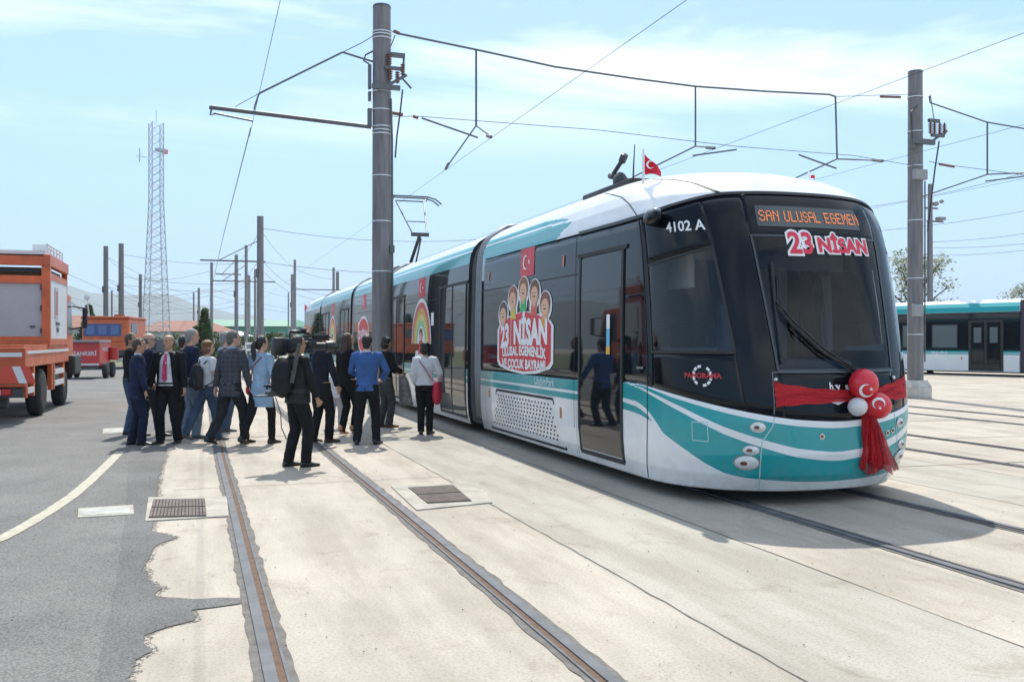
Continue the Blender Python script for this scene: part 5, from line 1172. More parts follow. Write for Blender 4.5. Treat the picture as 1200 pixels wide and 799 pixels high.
# ================================================================== WORK VEHICLES
orange = mat('truck_orange', (.56, .115, .03), .5, coat=.1, var=.3, vs=2.5); orange_d = mat('truck_orange_dark', (.42, .075, .02), .5, var=.2, vs=3)
panel_g = mat('panel_grey', (.36, .375, .40), .5, var=.05); panel_l = mat('panel_light', (.60, .61, .62), .45, var=.05); tyre = mat('tyre', (.022, .022, .024), .85, bump=.3); rim = mat('wheel_rim', (.42, .43, .44), .4, metal=.5)
hub_r = mat('hub_rust', (.22, .08, .04), .7, var=.3)
def wheel(par, x_, y_, r, w_, s_=1, nm='wheel', rm=None):
    mb = MB(); n = 30; prof = [(.55, .5), (.80, .5), (.93, .42), (1.0, .28), (1.0, -.28), (.93, -.42), (.80, -.5), (.55, -.5)]
    mb.loft([[(x_+w_*b, y_+r*a*cos(2*pi*i/n), r+r*a*sin(2*pi*i/n)) for i in range(n)] for a, b in prof]); o = mb.build(nm, tyre, par, auto=35)
    mb = MB(); pr = [(.58, .47), (.52, .40), (.46, .15), (.20, .12), (.18, .34), (.02, .36)]
    mb.loft([[(x_+s_*w_*b, y_+r*a*cos(2*pi*i/n), r+r*a*sin(2*pi*i/n)) for i in range(n)] for a, b in pr], cap=False); mb.build('rim', rm or rim, o, auto=30)
    mb = MB()
    for i in range(8): a = 2*pi*i/8; mb.cyl((x_+s_*w_*.12, y_+r*.33*cos(a), r+r*.33*sin(a)), (x_+s_*w_*.20, y_+r*.33*cos(a), r+r*.33*sin(a)), .018, n=6)
    mb.build('wheel_nuts', dkgrey, o); return o
# lift truck: local x to the right, y forward (away), origin under the rear right corner
tk = thing('lift_truck', 'orange catenary maintenance truck with a tall grey panelled box, cut by the left edge', 'truck', (-3.2, 19.6, 0))
wheel(tk, -.16, 2.15, .50, .30); wheel(tk, -.16, 5.45, .46, .28); wheel(tk, -2.24, 2.15, .50, .30, -1); wheel(tk, -2.24, 5.45, .46, .28, -1)
MB().box((-1.2, 3.0, .78), (1.0, 7.0, .24)).build('chassis', dkgrey, tk)
mb = MB(); mb.box((-1.25, 2.95, 1.22), (2.5, 5.9, .30), bev=.02); mb.box((-1.25, 2.95, 1.44), (2.42, 5.8, .14)); mb.build('deck', orange, tk)
MB().box((.006, 2.95, 1.36), (.012, 5.7, .06)).build('deck_stripe', panel_l, tk)
for y_ in (.15, .95, 3.25, 3.55, 5.1): MB().box((-.05, y_, .80), (.09, .13, .62)).build('side_post', orange, tk)
mb = MB(); mb.box((-.02, .55, .62), (.05, .68, .11)); mb.box((-.02, .55, .88), (.05, .68, .11)); mb.box((-.02, 4.33, .62), (.05, 1.4, .12)); mb.box((-.02, 4.33, .88), (.05, 1.4, .12)); mb.build('side_guard', panel_l, tk)
MB().box((-.25, 4.3, .78), (.35, 1.3, .45), bev=.03).build('tool_box', dkgrey, tk); MB().box((-.3, .5, .8), (.3, .6, .4)).build('tool_box', dkgrey, tk)
mb = MB(); mb.box((-1.25, -.05, 1.08), (2.5, .12, .75), bev=.015); mb.build('tail_board', orange_d, tk)
MB().box((-1.25, -.115, 1.32), (2.4, .012, .08)).build('tail_band', panel_l, tk)
mb = MB(); r_ = MB()
for i in range(9):
    x_ = -2.42+i*.29; (mb if i % 2 == 0 else r_).add([(x_, -.125, .78), (x_+.14, -.125, .78), (x_+.02, -.125, 1.10), (x_-.12, -.125, 1.10)], [(0, 1, 2, 3)])
    r_.add([(x_+.14, -.124, .78), (x_+.29, -.124, .78), (x_+.17, -.124, 1.10), (x_+.02, -.124, 1.10)], [(0, 1, 2, 3)])
mb.build('hazard_stripes', panel_l, tk); r_.build('hazard_red', mat('hazard_red', (.55, .06, .03), .4), tk)
mb = MB(); mb.box((-1.25, .02, .60), (2.4, .10, .20), bev=.02); mb.build('rear_bumper', dkgrey, tk)
for x_ in (-.45, -2.05): MB().box((x_, -.05, .61), (.42, .05, .13), bev=.02).build('tail_lamp', mat('tail_lamp', (.45, .02, .015), .25), tk); MB().box((x_-.02, -.08, .61), (.10, .02, .11)).build('reversing_lamp', panel_l, tk)
mb = MB(); 
for i in range(20): pass
R0 = [(-.62+.17*cos(2*pi*i/16), -.16, .38+.17*sin(2*pi*i/16)) for i in range(17)]; mb.tube(R0, .035, 6); mb.tube([(-.62, -.1, .6), (-.62, -.16, .55)], .04); mb.build('tow_ring', hub_r, tk)
MB().box((-.75, .3, .42), (.8, .25, .28), bev=.04).build('towing_frame', dkgrey, tk)
# the box body
bx = MB(); X0, X1, Y0_, Y1_ = -2.5, 0, 2.95, 5.75
for x_ in (-2.42, -.08): bx.box((x_, Y0_, 2.35), (.17, .16, 1.80))
bx.box((-1.25, Y0_, 1.60), (2.32, .13, .16)); bx.box((-1.25, Y0_, 2.93), (2.32, .13, .16)); bx.box((-1.25, Y0_-.01, 3.34), (2.515, .20, .20))
bx.box((-.07, (Y0_+Y1_)/2+.05, 3.02), (.12, Y1_-Y0_-.1, .14)); bx.box((-.06, (Y0_+Y1_)/2, 3.36), (.14, Y1_-Y0_+.1, .26), bev=.02); bx.box((-2.44, (Y0_+Y1_)/2, 3.36), (.14, Y1_-Y0_+.1, .26)); bx.box((-.08, Y1_, 2.4), (.12, .12, 1.9)); bx.box((-.07, (Y0_+Y1_)/2+.05, 1.56), (.12, 2.65, .14))
bx.build('box_frame', orange, tk)
MB().box((-1.25, Y0_+.02, 2.27), (2.2, .06, 1.20)).build('rear_panel', panel_g, tk)
MB().box((-.05, (Y0_+Y1_)/2, 2.27), (.06, 2.66, 1.36)).build('side_panel', panel_l, tk)
MB().box((-2.45, (Y0_+Y1_)/2, 2.27), (.06, 2.66, 1.36)).build('side_panel', panel_l, tk)
mb = MB(); mb.box((-1.25, Y0_+1.4, 3.16), (2.2, 2.4, .10)); mb.box((-1.25, Y0_+1.4, 1.62), (2.3, 2.6, .06)); mb.build('inner_floor', dkgrey, tk)
mb = MB(); mb.box((-1.25, Y0_-.085, 3.36), (2.36, .015, .10)); mb.build('header_strip', mat('header_brown', (.20, .05, .03), .5), tk)
a = text_geo('KATENER BAKIM ARACI', .115, bold=.03); MB().add([(-1.2+p[0]*1.1, Y0_-.105, 3.36+p[1]) for p in a[0]], a[1]).build('header_lettering', panel_l, tk)
mb = MB(); mb.box((-1.25, Y0_+1.4, 3.53), (2.3, 2.7, .08)); mb.build('platform_floor', panel_l, tk)
mb = MB()
for k_ in range(6): mb.cyl((-.1, Y0_+.3+k_*.45, 3.56), (-.1, Y0_+.3+k_*.45, 3.74), .018)
mb.tube([(-.1, Y0_+.2, 3.66), (-.1, Y0_+2.6, 3.66)], .018); mb.tube([(-.1, Y0_+.2, 3.74), (-.1, Y0_+2.6, 3.74)], .018); mb.box((-.35, Y0_+1.2, 3.72), (.3, .6, .14)); mb.build('folded_railing', panel_l, tk)
mb = MB(); mb.box((-.01, Y0_+1.0, 2.45), (.012, .45, .72)); mb.build('notice_frame', mat('notice_pale', (.45, .44, .44), .5), tk)
MB().box((-.004, Y0_+1.0, 2.45), (.010, .22, .55)).build('notice_sheet', mat('notice_red', (.42, .12, .11), .5), tk)
mb = MB(); mb.box((-.012, Y0_+1.2, 1.98), (.012, .55, .07)); mb.box((-.012, Y0_+1.2, 1.84), (.012, .28, .10)); mb.build('side_marking', dkgrey, tk)
mb = MB(); mb.box((-1.05, Y0_-.04, 2.2), (.03, .05, .22)); mb.box((-.35, Y0_-.04, 1.9), (.10, .04, .03)); mb.box((-2.2, Y0_-.04, 1.9), (.10, .04, .03)); mb.build('door_handle', dkgrey, tk)
mb = MB()
for z_ in (1.8, 2.3, 2.75): mb.cyl((-.175, Y0_-.085, z_-.06), (-.175, Y0_-.085, z_+.06), .018, n=8)
mb.build('hinges', dkgrey, tk)
MB().box((-1.3, -.16, .93), (.52, .012, .11)).build('number_plate', panel_l, tk)
# cab in front of the box
mb = MB(); P = [(Y1_+.1, .75), (Y1_+1.7, .75), (Y1_+1.75, 1.6), (Y1_+1.35, 2.75), (Y1_+.1, 2.8)]
mb.add([(x_, y_, z_) for x_ in (-2.4, -.1) for y_, z_ in P], [(0, 1, 2, 3, 4), (9, 8, 7, 6, 5)]+[(i, (i+1) % 5, 5+(i+1) % 5, 5+i) for i in range(5)]); mb.build('cab', orange, tk)
MB().add([(-.088, Y1_+.4, 1.75), (-.088, Y1_+1.55, 1.75), (-.088, Y1_+1.25, 2.6), (-.088, Y1_+.4, 2.6)], [(0, 1, 2, 3)]).build('cab_door_window', winm, tk)
mb = MB(); mb.box((.22, Y1_+1.5, 2.2), (.12, .10, .55), bev=.03); mb.tube([(-.1, Y1_+1.5, 2.5), (.2, Y1_+1.5, 2.45)], .02); mb.tube([(-.1, Y1_+1.5, 1.9), (.2, Y1_+1.5, 1.95)], .02); mb.build('wing_mirror', rubber, tk)
mb = MB(); mb.box((.02, Y1_+.9, .98), (.22, 1.3, .5), bev=.06); mb.build('mudguard', rubber, tk)
# boom lying on the deck, cut by the photo's edge
white_p = mat('white_boom', (.66, .68, .70), .4, coat=.3)
mb = MB()
for dz, dx_ in ((0, 0), (.16, -.03), (.30, -.05)): mb.tube([(-3.0, .55, 1.55+dz), (-2.05+dx_, .5, 1.78+dz), (-1.75+dx_, .5, 1.93+dz)], .055, 8)
mb.tube([(-1.8, .5, 1.78), (-1.8, .5, 2.24)], .05); mb.cyl((-2.0, .5, 1.50), (-2.0, .5, 1.8), .07); mb.build('boom_arm', white_p, tk, auto=40)
MB().ball((-2.35, .45, 2.05), (.22, .16, .16)).build('boom_head', red_st, tk, smooth=True)
# --- red tank trailer
p = atd(100, 400, 38.5); tr = thing('tank_trailer', 'small red two wheeled trailer behind the lift truck', 'trailer', (p.x, p.y, 0), radians(-6))
redt = mat('trailer_red', (.50, .045, .04), .45, var=.15, vs=3); 
MB().box((0, 1.0, 1.02), (1.15, 2.2, 1.0), bev=.03).build('tank_body', redt, tr)
MB().box((0, .95, 1.56), (1.2, 2.35, .10), bev=.02).build('top_rim', mat('rim_grey', (.20, .20, .22), .5), tr)
MB().box((0, 1, .46), (1.1, 2.3, .12)).build('frame', dkgrey, tr)
a = text_geo('TANKERİ', .22, bold=.02); MB().add([(p_0[0], -.104, 1.05+p_0[1]) for p_0 in a[0]], a[1]).build('trailer_lettering', panel_l, tr); MB().add([(.58, .95+p_0[0]*1.2, 1.22+p_0[1]) for p_0 in a[0]], a[1]).build('trailer_lettering', panel_l, tr)
wheel(tr, .72, .4, .34, .2); wheel(tr, -.72, .4, .34, .2, -1); wheel(tr, .72, 1.7, .34, .2); wheel(tr, -.72, 1.7, .34, .2, -1)
mb = MB(); mb.tube([(-.5, -.1, .45), (0, -.9, .42), (.5, -.1, .45)], .035, 6); mb.build('drawbar', dkgrey, tr)
MB().box((0, -.11, .60), (1.1, .02, .08)).build('rear_board', panel_l, tr)
mb = MB(); mb.cyl((.75, 1.9, .75), (.75, 1.9, 1.3), .2); mb.build('hose_reel', redt, tr)
# --- second orange truck
p = atd(123, 400, 52); o2 = thing('rail_truck', 'orange works truck with blue windows standing beyond the red trailer', 'truck', (p.x, p.y, 0), radians(-8))
MB().box((0, 2.4, 2.15), (2.5, 4.6, 1.35), bev=.08).build('truck_body', orange, o2)
mb = MB(); mb.box((0, 2.4, 2.90), (2.56, 4.7, .16), bev=.04); mb.box((.6, .8, 3.03), (.5, .4, .14)); mb.build('truck_roof', orange_d, o2)
MB().box((-.15, .09, 2.2), (2.0, .03, .70)).build('rear_window_band', mat('window_blue', (.045, .08, .20), .25), o2)
for x_ in (-.8, -.15, .5): MB().box((x_, .065, 2.2), (.42, .012, .5)).build('pane', mat('pane_blue', (.09, .14, .30), .2), o2)
MB().box((1.26, 1.5, 2.3), (.02, 1.6, .6)).build('side_window', winm, o2)
mb = MB(); mb.box((0, 2.4, 1.25), (2.5, 4.8, .5), bev=.03); mb.build('truck_skirt', orange, o2)
mb = MB(); mb.box((0, .05, .92), (2.4, .2, .3)); mb.box((0, 2.4, .8), (1.4, 4.6, .4)); mb.build('chassis', dkgrey, o2)
wheel(o2, 1.05, .95, .50, .32); wheel(o2, -1.05, .95, .50, .32, -1); wheel(o2, 1.05, 4.0, .50, .32); wheel(o2, -1.05, 4.0, .50, .32, -1)
mb = MB(); mb.tube([(-.9, .3, 2.98), (-1.5, .1, 3.5), (-1.75, 0, 3.75)], .06, 6); mb.ball((-1.0, .2, 4.05), (.17, .07, .17)); mb.tube([(-.9, .3, 2.9), (-1.0, .2, 4.0)], .03); mb.build('signal_arm', panel_l, o2)
# ================================================================== PEOPLE
DG = bpy.context.evaluated_depsgraph_get
skinm = lambda n, c: mat('skin_'+n, c, .5, var=.06, vs=6)
SK = {'a': skinm('tan', (.42, .235, .155)), 'b': skinm('olive', (.36, .20, .13)), 'c': skinm('fair', (.52, .31, .22))}
def remesh(mb, voxel, smooth=3):
    me = mb.mesh('r'); o = bpy.data.objects.new('r', me); COL.objects.link(o)
    m = o.modifiers.new('r', 'REMESH'); m.mode = 'VOXEL'; m.voxel_size = voxel
    s_ = o.modifiers.new('s', 'SMOOTH'); s_.iterations = smooth; s_.factor = .5
    dg = DG(); dg.update(); out_ = bpy.data.meshes.new_from_object(o.evaluated_get(dg)); bpy.data.objects.remove(o); bpy.data.meshes.remove(me); return out_
def ik(a, b, l1, l2, pole):
    a = Vector(a); b = Vector(b); d = b-a; L_ = min(d.length, (l1+l2)*.999)
    if d.length > L_: b = a+d.normalized()*L_
    d = (b-a); L_ = d.length; u = d.normalized(); c = (l1*l1-l2*l2+L_*L_)/(2*L_); h = sqrt(max(0, l1*l1-c*c))
    p = Vector(pole); p = (p-u*p.dot(u)).normalized(); return a+u*c+p*h, b
def ellring(c, rx, ry, n=16, yaw=0.0, lean=None, pw=1.0):
    o = []
    for i in range(n):
        t = 2*pi*i/n; x = rx*cos(t); y = ry*sin(t)
        x, y = x*cos(yaw)-y*sin(yaw), x*sin(yaw)+y*cos(yaw); o.append((c[0]+x, c[1]+y, c[2]))
    return o
class Person:
    def __init__(s, label, px, py, top, face, h=None, skin='a', fem=False, vox=.0095, group='people standing and walking beside the tram'):
        g_ = gnd(px, py); t = g_.x*SY+g_.y*CY; H_ = h or (py-top)*t/FPX; s.H = H_; s.k = H_/1.75; s.fem = fem; s.vox = vox
        s.root = thing('person', label, 'person', (g_.x, g_.y, 0), -radians(face), group); s.skin = SK[skin]; s.lean = 0; s.hip = None
    def pose(s, feet=((-.10, 0, 0), (.10, 0, 0)), hands=(None, None), lean=0.0, headyaw=0.0, headpitch=0.0, hipz=None, toe=(8, -8), lift=(0, 0), elbow=((-.5, -1, -.2), (.5, -1, -.2)), fist=(0, 0), girth=1.0):
        k = s.k; s.toe = toe; s.lift = lift; s.fist = fist; s.g = girth*.93
        hz = (hipz or .915)*k
        s.hipc = Vector((0, 0, hz)); s.leanv = Vector((0, sin(radians(lean)), cos(radians(lean))))
        hw = .092*k; s.hips = [Vector((-hw, 0, hz)), Vector((hw, 0, hz))]
        s.ank = []; s.kne = []
        for i in (0, 1):
            f = feet[i]; a = Vector((f[0]*k, f[1]*k-.035*k, (.085+lift[i])*k)); kn, a2 = ik(s.hips[i], a, .43*k, .415*k, (0, 1, .1)); s.ank.append(a2); s.kne.append(kn)
        s.sh = []; s.elb = []; s.wri = []
        shc = s.at(.50*k); sw = (.168 if s.fem else .192)*k*(.5+.5*girth)
        for i, sg in ((0, -1), (1, 1)):
            p = s.at(.505*k)+Vector((sg*sw, 0, 0)); s.sh.append(p)
            hnd = hands[i] or (sg*.27, .05, .84); w_ = Vector(hnd)*k; e, w2_ = ik(p, w_, .285*k, .255*k, elbow[i]); s.elb.append(e); s.wri.append(w2_)
        s.neck = s.at(.585*k); s.headc = s.at(.715*k)+Vector((0, .015*k, 0)); s.hy = radians(-headyaw); s.hp = radians(headpitch)
        return s
    def at(s, d): return s.hipc+s.leanv*d
    def HM(s): return T(*s.headc) @ Matrix.Rotation(s.hy, 4, 'Z') @ Matrix.Rotation(s.hp, 4, 'X') @ Matrix.Scale(s.k, 4)
    def torso_rings(s, o, zlo=-.06, zhi=.56, fl=0.0, belly=0.0):
        k = s.k; f = s.fem; R_ = []
        prof = [(-.30, .165, .115), (-.16, .172, .118), (-.06, .168, .115), (.02, .163 if f else .16, .112), (.12, .132 if f else .150, .098), (.20, .128 if f else .152, .095), (.30, .150 if f else .170, .110), (.38, .158 if f else .182, .116), (.46, .160 if f else .188, .100), (.52, .125 if f else .150, .080), (.56, .065, .060)]
        for d, rx, ry in prof:
            if d < zlo-1e-3 or d > zhi+1e-3: continue
            c = s.at(d*k); w_ = s.g; fr = belly*math.exp(-((d-.1)/.12)**2); R_.append(ellring((c.x, c.y+fr*.5*k, c.z), (rx*w_+o+(fl*max(0, (.1-d)) if d < .1 else 0))*k, (ry*w_+o+fr*.5)*k, 20))
        return R_
    def hand(s, mb, i):
        k = s.k; w_ = s.wri[i]; d = (w_-s.elb[i]).normalized(); sg = (-1, 1)[i]
        side_ = Vector((sg, 0, 0)); nrm = d.cross(Vector((0, 1, 0)))
        if nrm.length < .2: nrm = Vector((1, 0, 0))
        nrm.normalize(); wid = d.cross(nrm).normalized()       # width axis of palm
        if wid.y < 0: wid = -wid
        mb.tube([w_-d*.01*k, w_+d*.03*k, w_+d*.085*k], [(.022*k, .024*k), (.020*k, .036*k), (.018*k, .038*k)], 10)
        curl = s.fist[i]
        for j in range(4):
            b = w_+d*.080*k+wid*((j-1.5)*-.019*k); ln = (.030, .036, .034, .026)[j]*k; cdir = (-nrm*sg if True else nrm); a1 = .25+curl*1.1
            p1 = b+(d*cos(a1)+cdir*sin(a1))*ln*1.2; p2 = p1+(d*cos(a1*2)+cdir*sin(a1*2))*ln; mb.tube([b-d*.01*k, p1, p2], [.0092*k, .0086*k, .0075*k], 7)
        b = w_+d*.025*k+wid*.026*k; p1 = b+(wid*.7+d*.7)*.032*k; mb.tube([b-wid*.01*k, p1, p1+(d*.9+wid*.1)*.028*k], [.012*k, .0105*k, .0085*k], 7)
    def body(s):
        k = s.k; mb = MB(); mb.loft(s.torso_rings(0, -.06, .56)); f = s.fem
        for i in (0, 1):
            sg = (-1, 1)[i]
            mb.tube([s.hips[i]+Vector((0, 0, .06*k)), s.hips[i]-Vector((0, 0, .05*k)), s.hips[i].lerp(s.kne[i], .5), s.kne[i], s.kne[i].lerp(s.ank[i], .35), s.ank[i]], [.085*k, .088*k, .07*k, .053*k, .052*k, .034*k], 14)
            mb.tube([s.sh[i]-Vector((sg*.06*k, 0, -.005*k)), s.sh[i], s.sh[i].lerp(s.elb[i], .4), s.elb[i], s.elb[i].lerp(s.wri[i], .3), s.wri[i]], [.050*k, .052*k, .044*k, .037*k, .036*k, .025*k], 12)
            a = s.ank[i]; tz = radians(s.toe[i]); fw = Vector((-sin(tz), cos(tz), -s.lift[i]*1.2)).normalized()
            mb.tube([a, a-Vector((0, 0, .045*k))-fw*.02*k, a-Vector((0, 0, .06*k))+fw*.12*k], [.034*k, .036*k, .022*k], 10)
            s.hand(mb, i)
        M = s.HM(); mb.tube([s.at(.50*k), s.neck, s.headc-Vector((0, 0, .04*k))], [.062*k, .055*k*(.86 if f else 1), .055*k*(.86 if f else 1)], 14)
        hr = []
        for z, rx, ry, yo in ((-.118, .026, .030, .048), (-.105, .042, .05, .034), (-.075, .056, .074, .014), (-.035, .066, .088, .004), (.01, .073, .095, 0), (.05, .076, .097, -.003), (.085, .068, .086, -.006), (.108, .046, .060, -.006), (.118, .018, .024, -.005)):
            hr.append([tuple(M @ Vector(p)) for p in ellring((0, yo, z), rx, ry, 18)])
        mb.loft(hr)
        mb.ball((0, 0, 0), (.012, .024, .024), 8, 6, M @ T(0, .098, -.012)); mb.ball((0, 0, 0), (.018, .014, .010), 8, 6, M @ T(0, .102, -.030)); mb.ball((0, 0, 0), (.05, .02, .012), 10, 6, M @ T(0, .078, .035)); mb.ball((0, 0, 0), (.024, .014, .007), 8, 6, M @ T(0, .090, -.058)); mb.ball((0, 0, 0), (.024, .024, .020), 8, 6, M @ T(0, .062, -.100))
        for sg in (-1, 1): mb.ball((0, 0, 0), (.012, .020, .030), 8, 6, M @ T(sg*.076, -.012, -.012))
        me = remesh(mb, s.vox*k if k > .8 else s.vox*.8, 2); b = link('body', me, s.skin, s.root, smooth=True)
        mb = MB()
        for sg in (-1, 1): mb.ball((0, 0, 0), (.012, .006, .008), 8, 6, M @ T(sg*.031, .088, .010))
        mb.build('eyes', mat('eye_dark', (.03, .02, .015), .3), s.root); mb = MB()
        for sg in (-1, 1): mb.box((0, 0, 0), (.034, .008, .008), M @ T(sg*.031, .094, .032))
        s.brow = mb; mb2 = MB(); mb2.box((0, 0, 0), (.042, .006, .009), M @ T(0, .104, -.060)); mb2.build('mouth', mat('lips', (.30, .10, .08), .5), s.root)
        return s
    def cloth(s, nm, mb, m, label=None, vox=None):
        me = remesh(mb, (vox or s.vox*1.05)*max(.75, s.k), 3); fz_ = random.uniform(0, 50); tr_ = nm in ('trousers', 'leggings')
        def f_(c): u_ = Vector((c.x*8+fz_, c.y*8, c.z*(15 if tr_ else 9))); return (mnoise.noise(u_)*(.009 if not tr_ else .007)+abs(mnoise.noise(u_*2.3))*.007-.002)*s.k
        displace(me, f_)
        o = link(nm, me, m, s.root, smooth=True)
        if label: o['label'] = label
        return o
    def trousers(s, m, slim=0.0, hem=.045, nm='trousers'):
        k = s.k; mb = MB(); mb.loft(s.torso_rings(.012, -.06, .12))
        for i in (0, 1):
            a = s.ank[i]; e = .022-slim
            mb.tube([s.hips[i]+Vector((0, 0, .05*k)), s.hips[i]-Vector((0, 0, .06*k)), s.hips[i].lerp(s.kne[i], .5), s.kne[i], s.kne[i].lerp(a, .4), a-Vector((0, 0, .035*k))], [(.100-slim*.3)*k, (.106-slim*.3)*k, (.078+e)*k, (.058+e)*k, (.052+e)*k, (.046+e*1.2)*k], 16)
        return s.cloth(nm, mb, m)
    def shoes(s, m, heel=0.0):
        k = s.k
        for i in (0, 1):
            mb = MB(); a = s.ank[i]; tz = radians(s.toe[i]); fw = Vector((-sin(tz), cos(tz), 0)); up = Vector((0, 0, 1))
            if s.lift[i] > .02: fw = (fw-up*min(1.0, s.lift[i]*5)).normalized(); up = (up-fw*up.dot(fw)).normalized()
            base = a-up*.085*k; sd = fw.cross(up)
            rings = []
            for y_, w_, h_, z0 in ((-.075, .024, .055, 0), (-.06, .036, .085, 0), (-.02, .040, .105, 0), (.03, .040, .092, 0), (.08, .044, .062, 0), (.13, .046, .048, 0), (.17, .038, .040, 0), (.195, .020, .028, .004)):
                z0 += heel*max(0, (.08-y_))*2; R_ = []
                for t in range(12):
                    an = 2*pi*t/12; x = w_*cos(an); z = z0+(h_/2)*(1+sin(an)*1.0); z = z if sin(an) > -.5 else z0+.003; R_.append(tuple(base+sd*x*k+fw*y_*k+up*z*k))
                rings.append(R_)
            mb.loft(rings); o = mb.build('shoe', m, s.root, smooth=True)
        return s
    def top(s, m, nm='jacket', hem=-.16, o=.022, sleeve=1.0, fl=.06, collar=True, belly=0.0, cuff=0.0):
        k = s.k; mb = MB(); mb.loft(s.torso_rings(o, hem, .52, fl, belly)+[ellring(tuple(s.at(.565*k)), (.078)*k, (.072)*k, 20)])
        for i in (0, 1):
            sg = (-1, 1)[i]; P = [s.sh[i]-Vector((sg*.07*k, 0, -.0*k)), s.sh[i]+Vector((0, 0, .0)), s.sh[i].lerp(s.elb[i], .45)]
            r = [(.055+o)*k, (.050+o)*k, (.042+o)*k]
            if sleeve > .55: P += [s.elb[i], s.elb[i].lerp(s.wri[i], .5), s.elb[i].lerp(s.wri[i], min(.97, sleeve))]; r += [(.036+o)*k, (.032+o)*k, (.026+o)*k]
            else: P += [s.sh[i].lerp(s.elb[i], .72)]; r += [(.040+o*1.3)*k]
            mb.tube(P, r, 14)
        return s.cloth(nm, mb, m)
    def headpart(s, nm, mb, m, vox=.006):
        me = remesh(mb, vox*s.k, 2)
        displace(me, lambda c: mnoise.noise(Vector((c.x*55, c.y*55, c.z*22)))*.007+mnoise.noise(c*130)*.003)
        return link(nm, me, m, s.root, smooth=True)
    def hair(s, m, style='short', brow=True):
        M = s.HM(); mb = MB()
        if brow: s.brow.build('eyebrows', m, s.root)
        if style in ('short', 'long', 'pony', 'bob'):
            v = []; 
            mbx = MB(); mbx.ball((0, 0, 0), (.086, .106, .104), 22, 16)
            for p in mbx.v:
                x, y, z = p; 
                if y > .035 and z < .050: y = .035+(y-.035)*.05; 
                if z < -.03 and style == 'short' and y > -.02: x *= .80; y = min(y, -.02)
                v.append((x, y-.010, z+.026))
            mb.add(v, mbx.f, M)
            mb.ball((0, 0, 0), (.062, .042, .06), 12, 8, M @ T(0, -.062, -.045))
            if style == 'short':
                for sg in (-1, 1): mb.ball((0, 0, 0), (.012, .030, .035), 8, 6, M @ T(sg*.070, -.005, .030))
            if style == 'bob': mb.ball((0, 0, 0), (.095, .085, .09), 14, 10, M @ T(0, -.035, -.03)); mb.ball((0, 0, 0), (.10, .1, .07), 14, 10, M @ T(0, -.02, .07))
            if style == 'long':
                mb.tube([M @ Vector((0, -.05, .02)), M @ Vector((0, -.085, -.10)), M @ Vector((.01, -.10, -.25)), M @ Vector((0, -.085, -.36))], [(.085*s.k, .05*s.k), (.088*s.k, .045*s.k), (.072*s.k, .034*s.k), (.03*s.k, .02*s.k)], 14)
                for sg in (-1, 1): mb.tube([M @ Vector((sg*.075, .0, .03)), M @ Vector((sg*.088, -.005, -.09)), M @ Vector((sg*.08, -.02, -.24))], [.028*s.k, .030*s.k, .018*s.k], 9)
            if style == 'pony':
                mb.ball((0, 0, 0), (.035, .03, .03), 10, 8, M @ T(0, -.115, .03)); mb.tube([M @ Vector((0, -.12, .03)), M @ Vector((0, -.155, -.03)), M @ Vector((0, -.15, -.13)), M @ Vector((0, -.135, -.25)), M @ Vector((0, -.13, -.31))], [.026*s.k, .04*s.k, .042*s.k, .030*s.k, .01*s.k], 10)
        if style == 'bald':
            mbx = MB(); mbx.ball((0, 0, 0), (.083, .102, .070), 22, 12)
            for x, y, z in mbx.v: 
                if y > -.0: x *= .93; y = min(y, .012)
                mb.v.append(tuple(M @ Vector((x, y-.012, min(z, .035)-.005))))
            mb.f = list(mbx.f); mb.mi = [0]*len(mb.f)
        return s.headpart('hair', mb, m)
    def build_tie(s, m, n=.0):
        k = s.k; mb = MB(); y = .138*s.g
        P = [(-.026, .535, .098), (.026, .535, .098), (.018, .505, .118), (.030, .40, y+.008), (.036, .30, y+.014), (.042, .12, y+.016), (0, .085, y+.014), (-.042, .12, y+.016), (-.036, .30, y+.014), (-.030, .40, y+.008), (-.018, .505, .118)]
        vs = [tuple(s.at(z*k)+Vector((x*k, yy*k, 0))) for x, z, yy in P]; vs2 = [(a, b-.008, c) for a, b, c in vs]; n_ = len(vs)
        mb.add(vs+vs2, [tuple(range(n_)), tuple(range(2*n_-1, n_-1, -1))]+[(i, (i+1) % n_, n_+(i+1) % n_, n_+i) for i in range(n_)]); return mb.build('tie', m, s.root)
    def wpos(s, v): return s.root.matrix_basis @ Vector(v) if False else (T(*s.root.location) @ Matrix.Rotation(s.root.rotation_euler.z, 4, 'Z')) @ Vector(v)
    def held(s, nm, label, cat):     # thing that the person carries: top-level, same frame
        return thing(nm, label, cat, tuple(s.root.location), s.root.rotation_euler.z)
def cl(n, c, **kw): return mat(n, c, kw.pop('rough', .85), var=kw.pop('var', .32), vs=kw.pop('vs', 7), bump=kw.pop('bump', .85), bs=13, spec=.2, **kw)
navy = cl('cloth_navy', (.016, .024, .058)); navy2 = cl('cloth_navy_dark', (.012, .018, .040)); blk = cl('cloth_black', (.012, .012, .014)); char = cl('cloth_charcoal', (.022, .024, .028)); blue = cl('cloth_royal_blue', (.05, .115, .30)); wht = cl('cloth_white', (.62, .62, .64), var=.06); jean = cl('denim_pale', (.17, .23, .30), vs=5); jeand = cl('denim_blue', (.055, .085, .14), vs=5); shirtb = cl('chambray_blue', (.25, .36, .48), vs=5); lgrey = cl('cloth_pale_grey', (.40, .41, .43))
pink = cl('tie_pink', (.52, .06, .16)); leather = mat('shoe_black', (.014, .013, .013), .35); leath_b = mat('shoe_brown', (.14, .06, .03), .45); shoe_t = mat('shoe_tan', (.45, .24, .14), .4); sneaker = mat('sneaker_grey', (.10, .11, .12), .7)
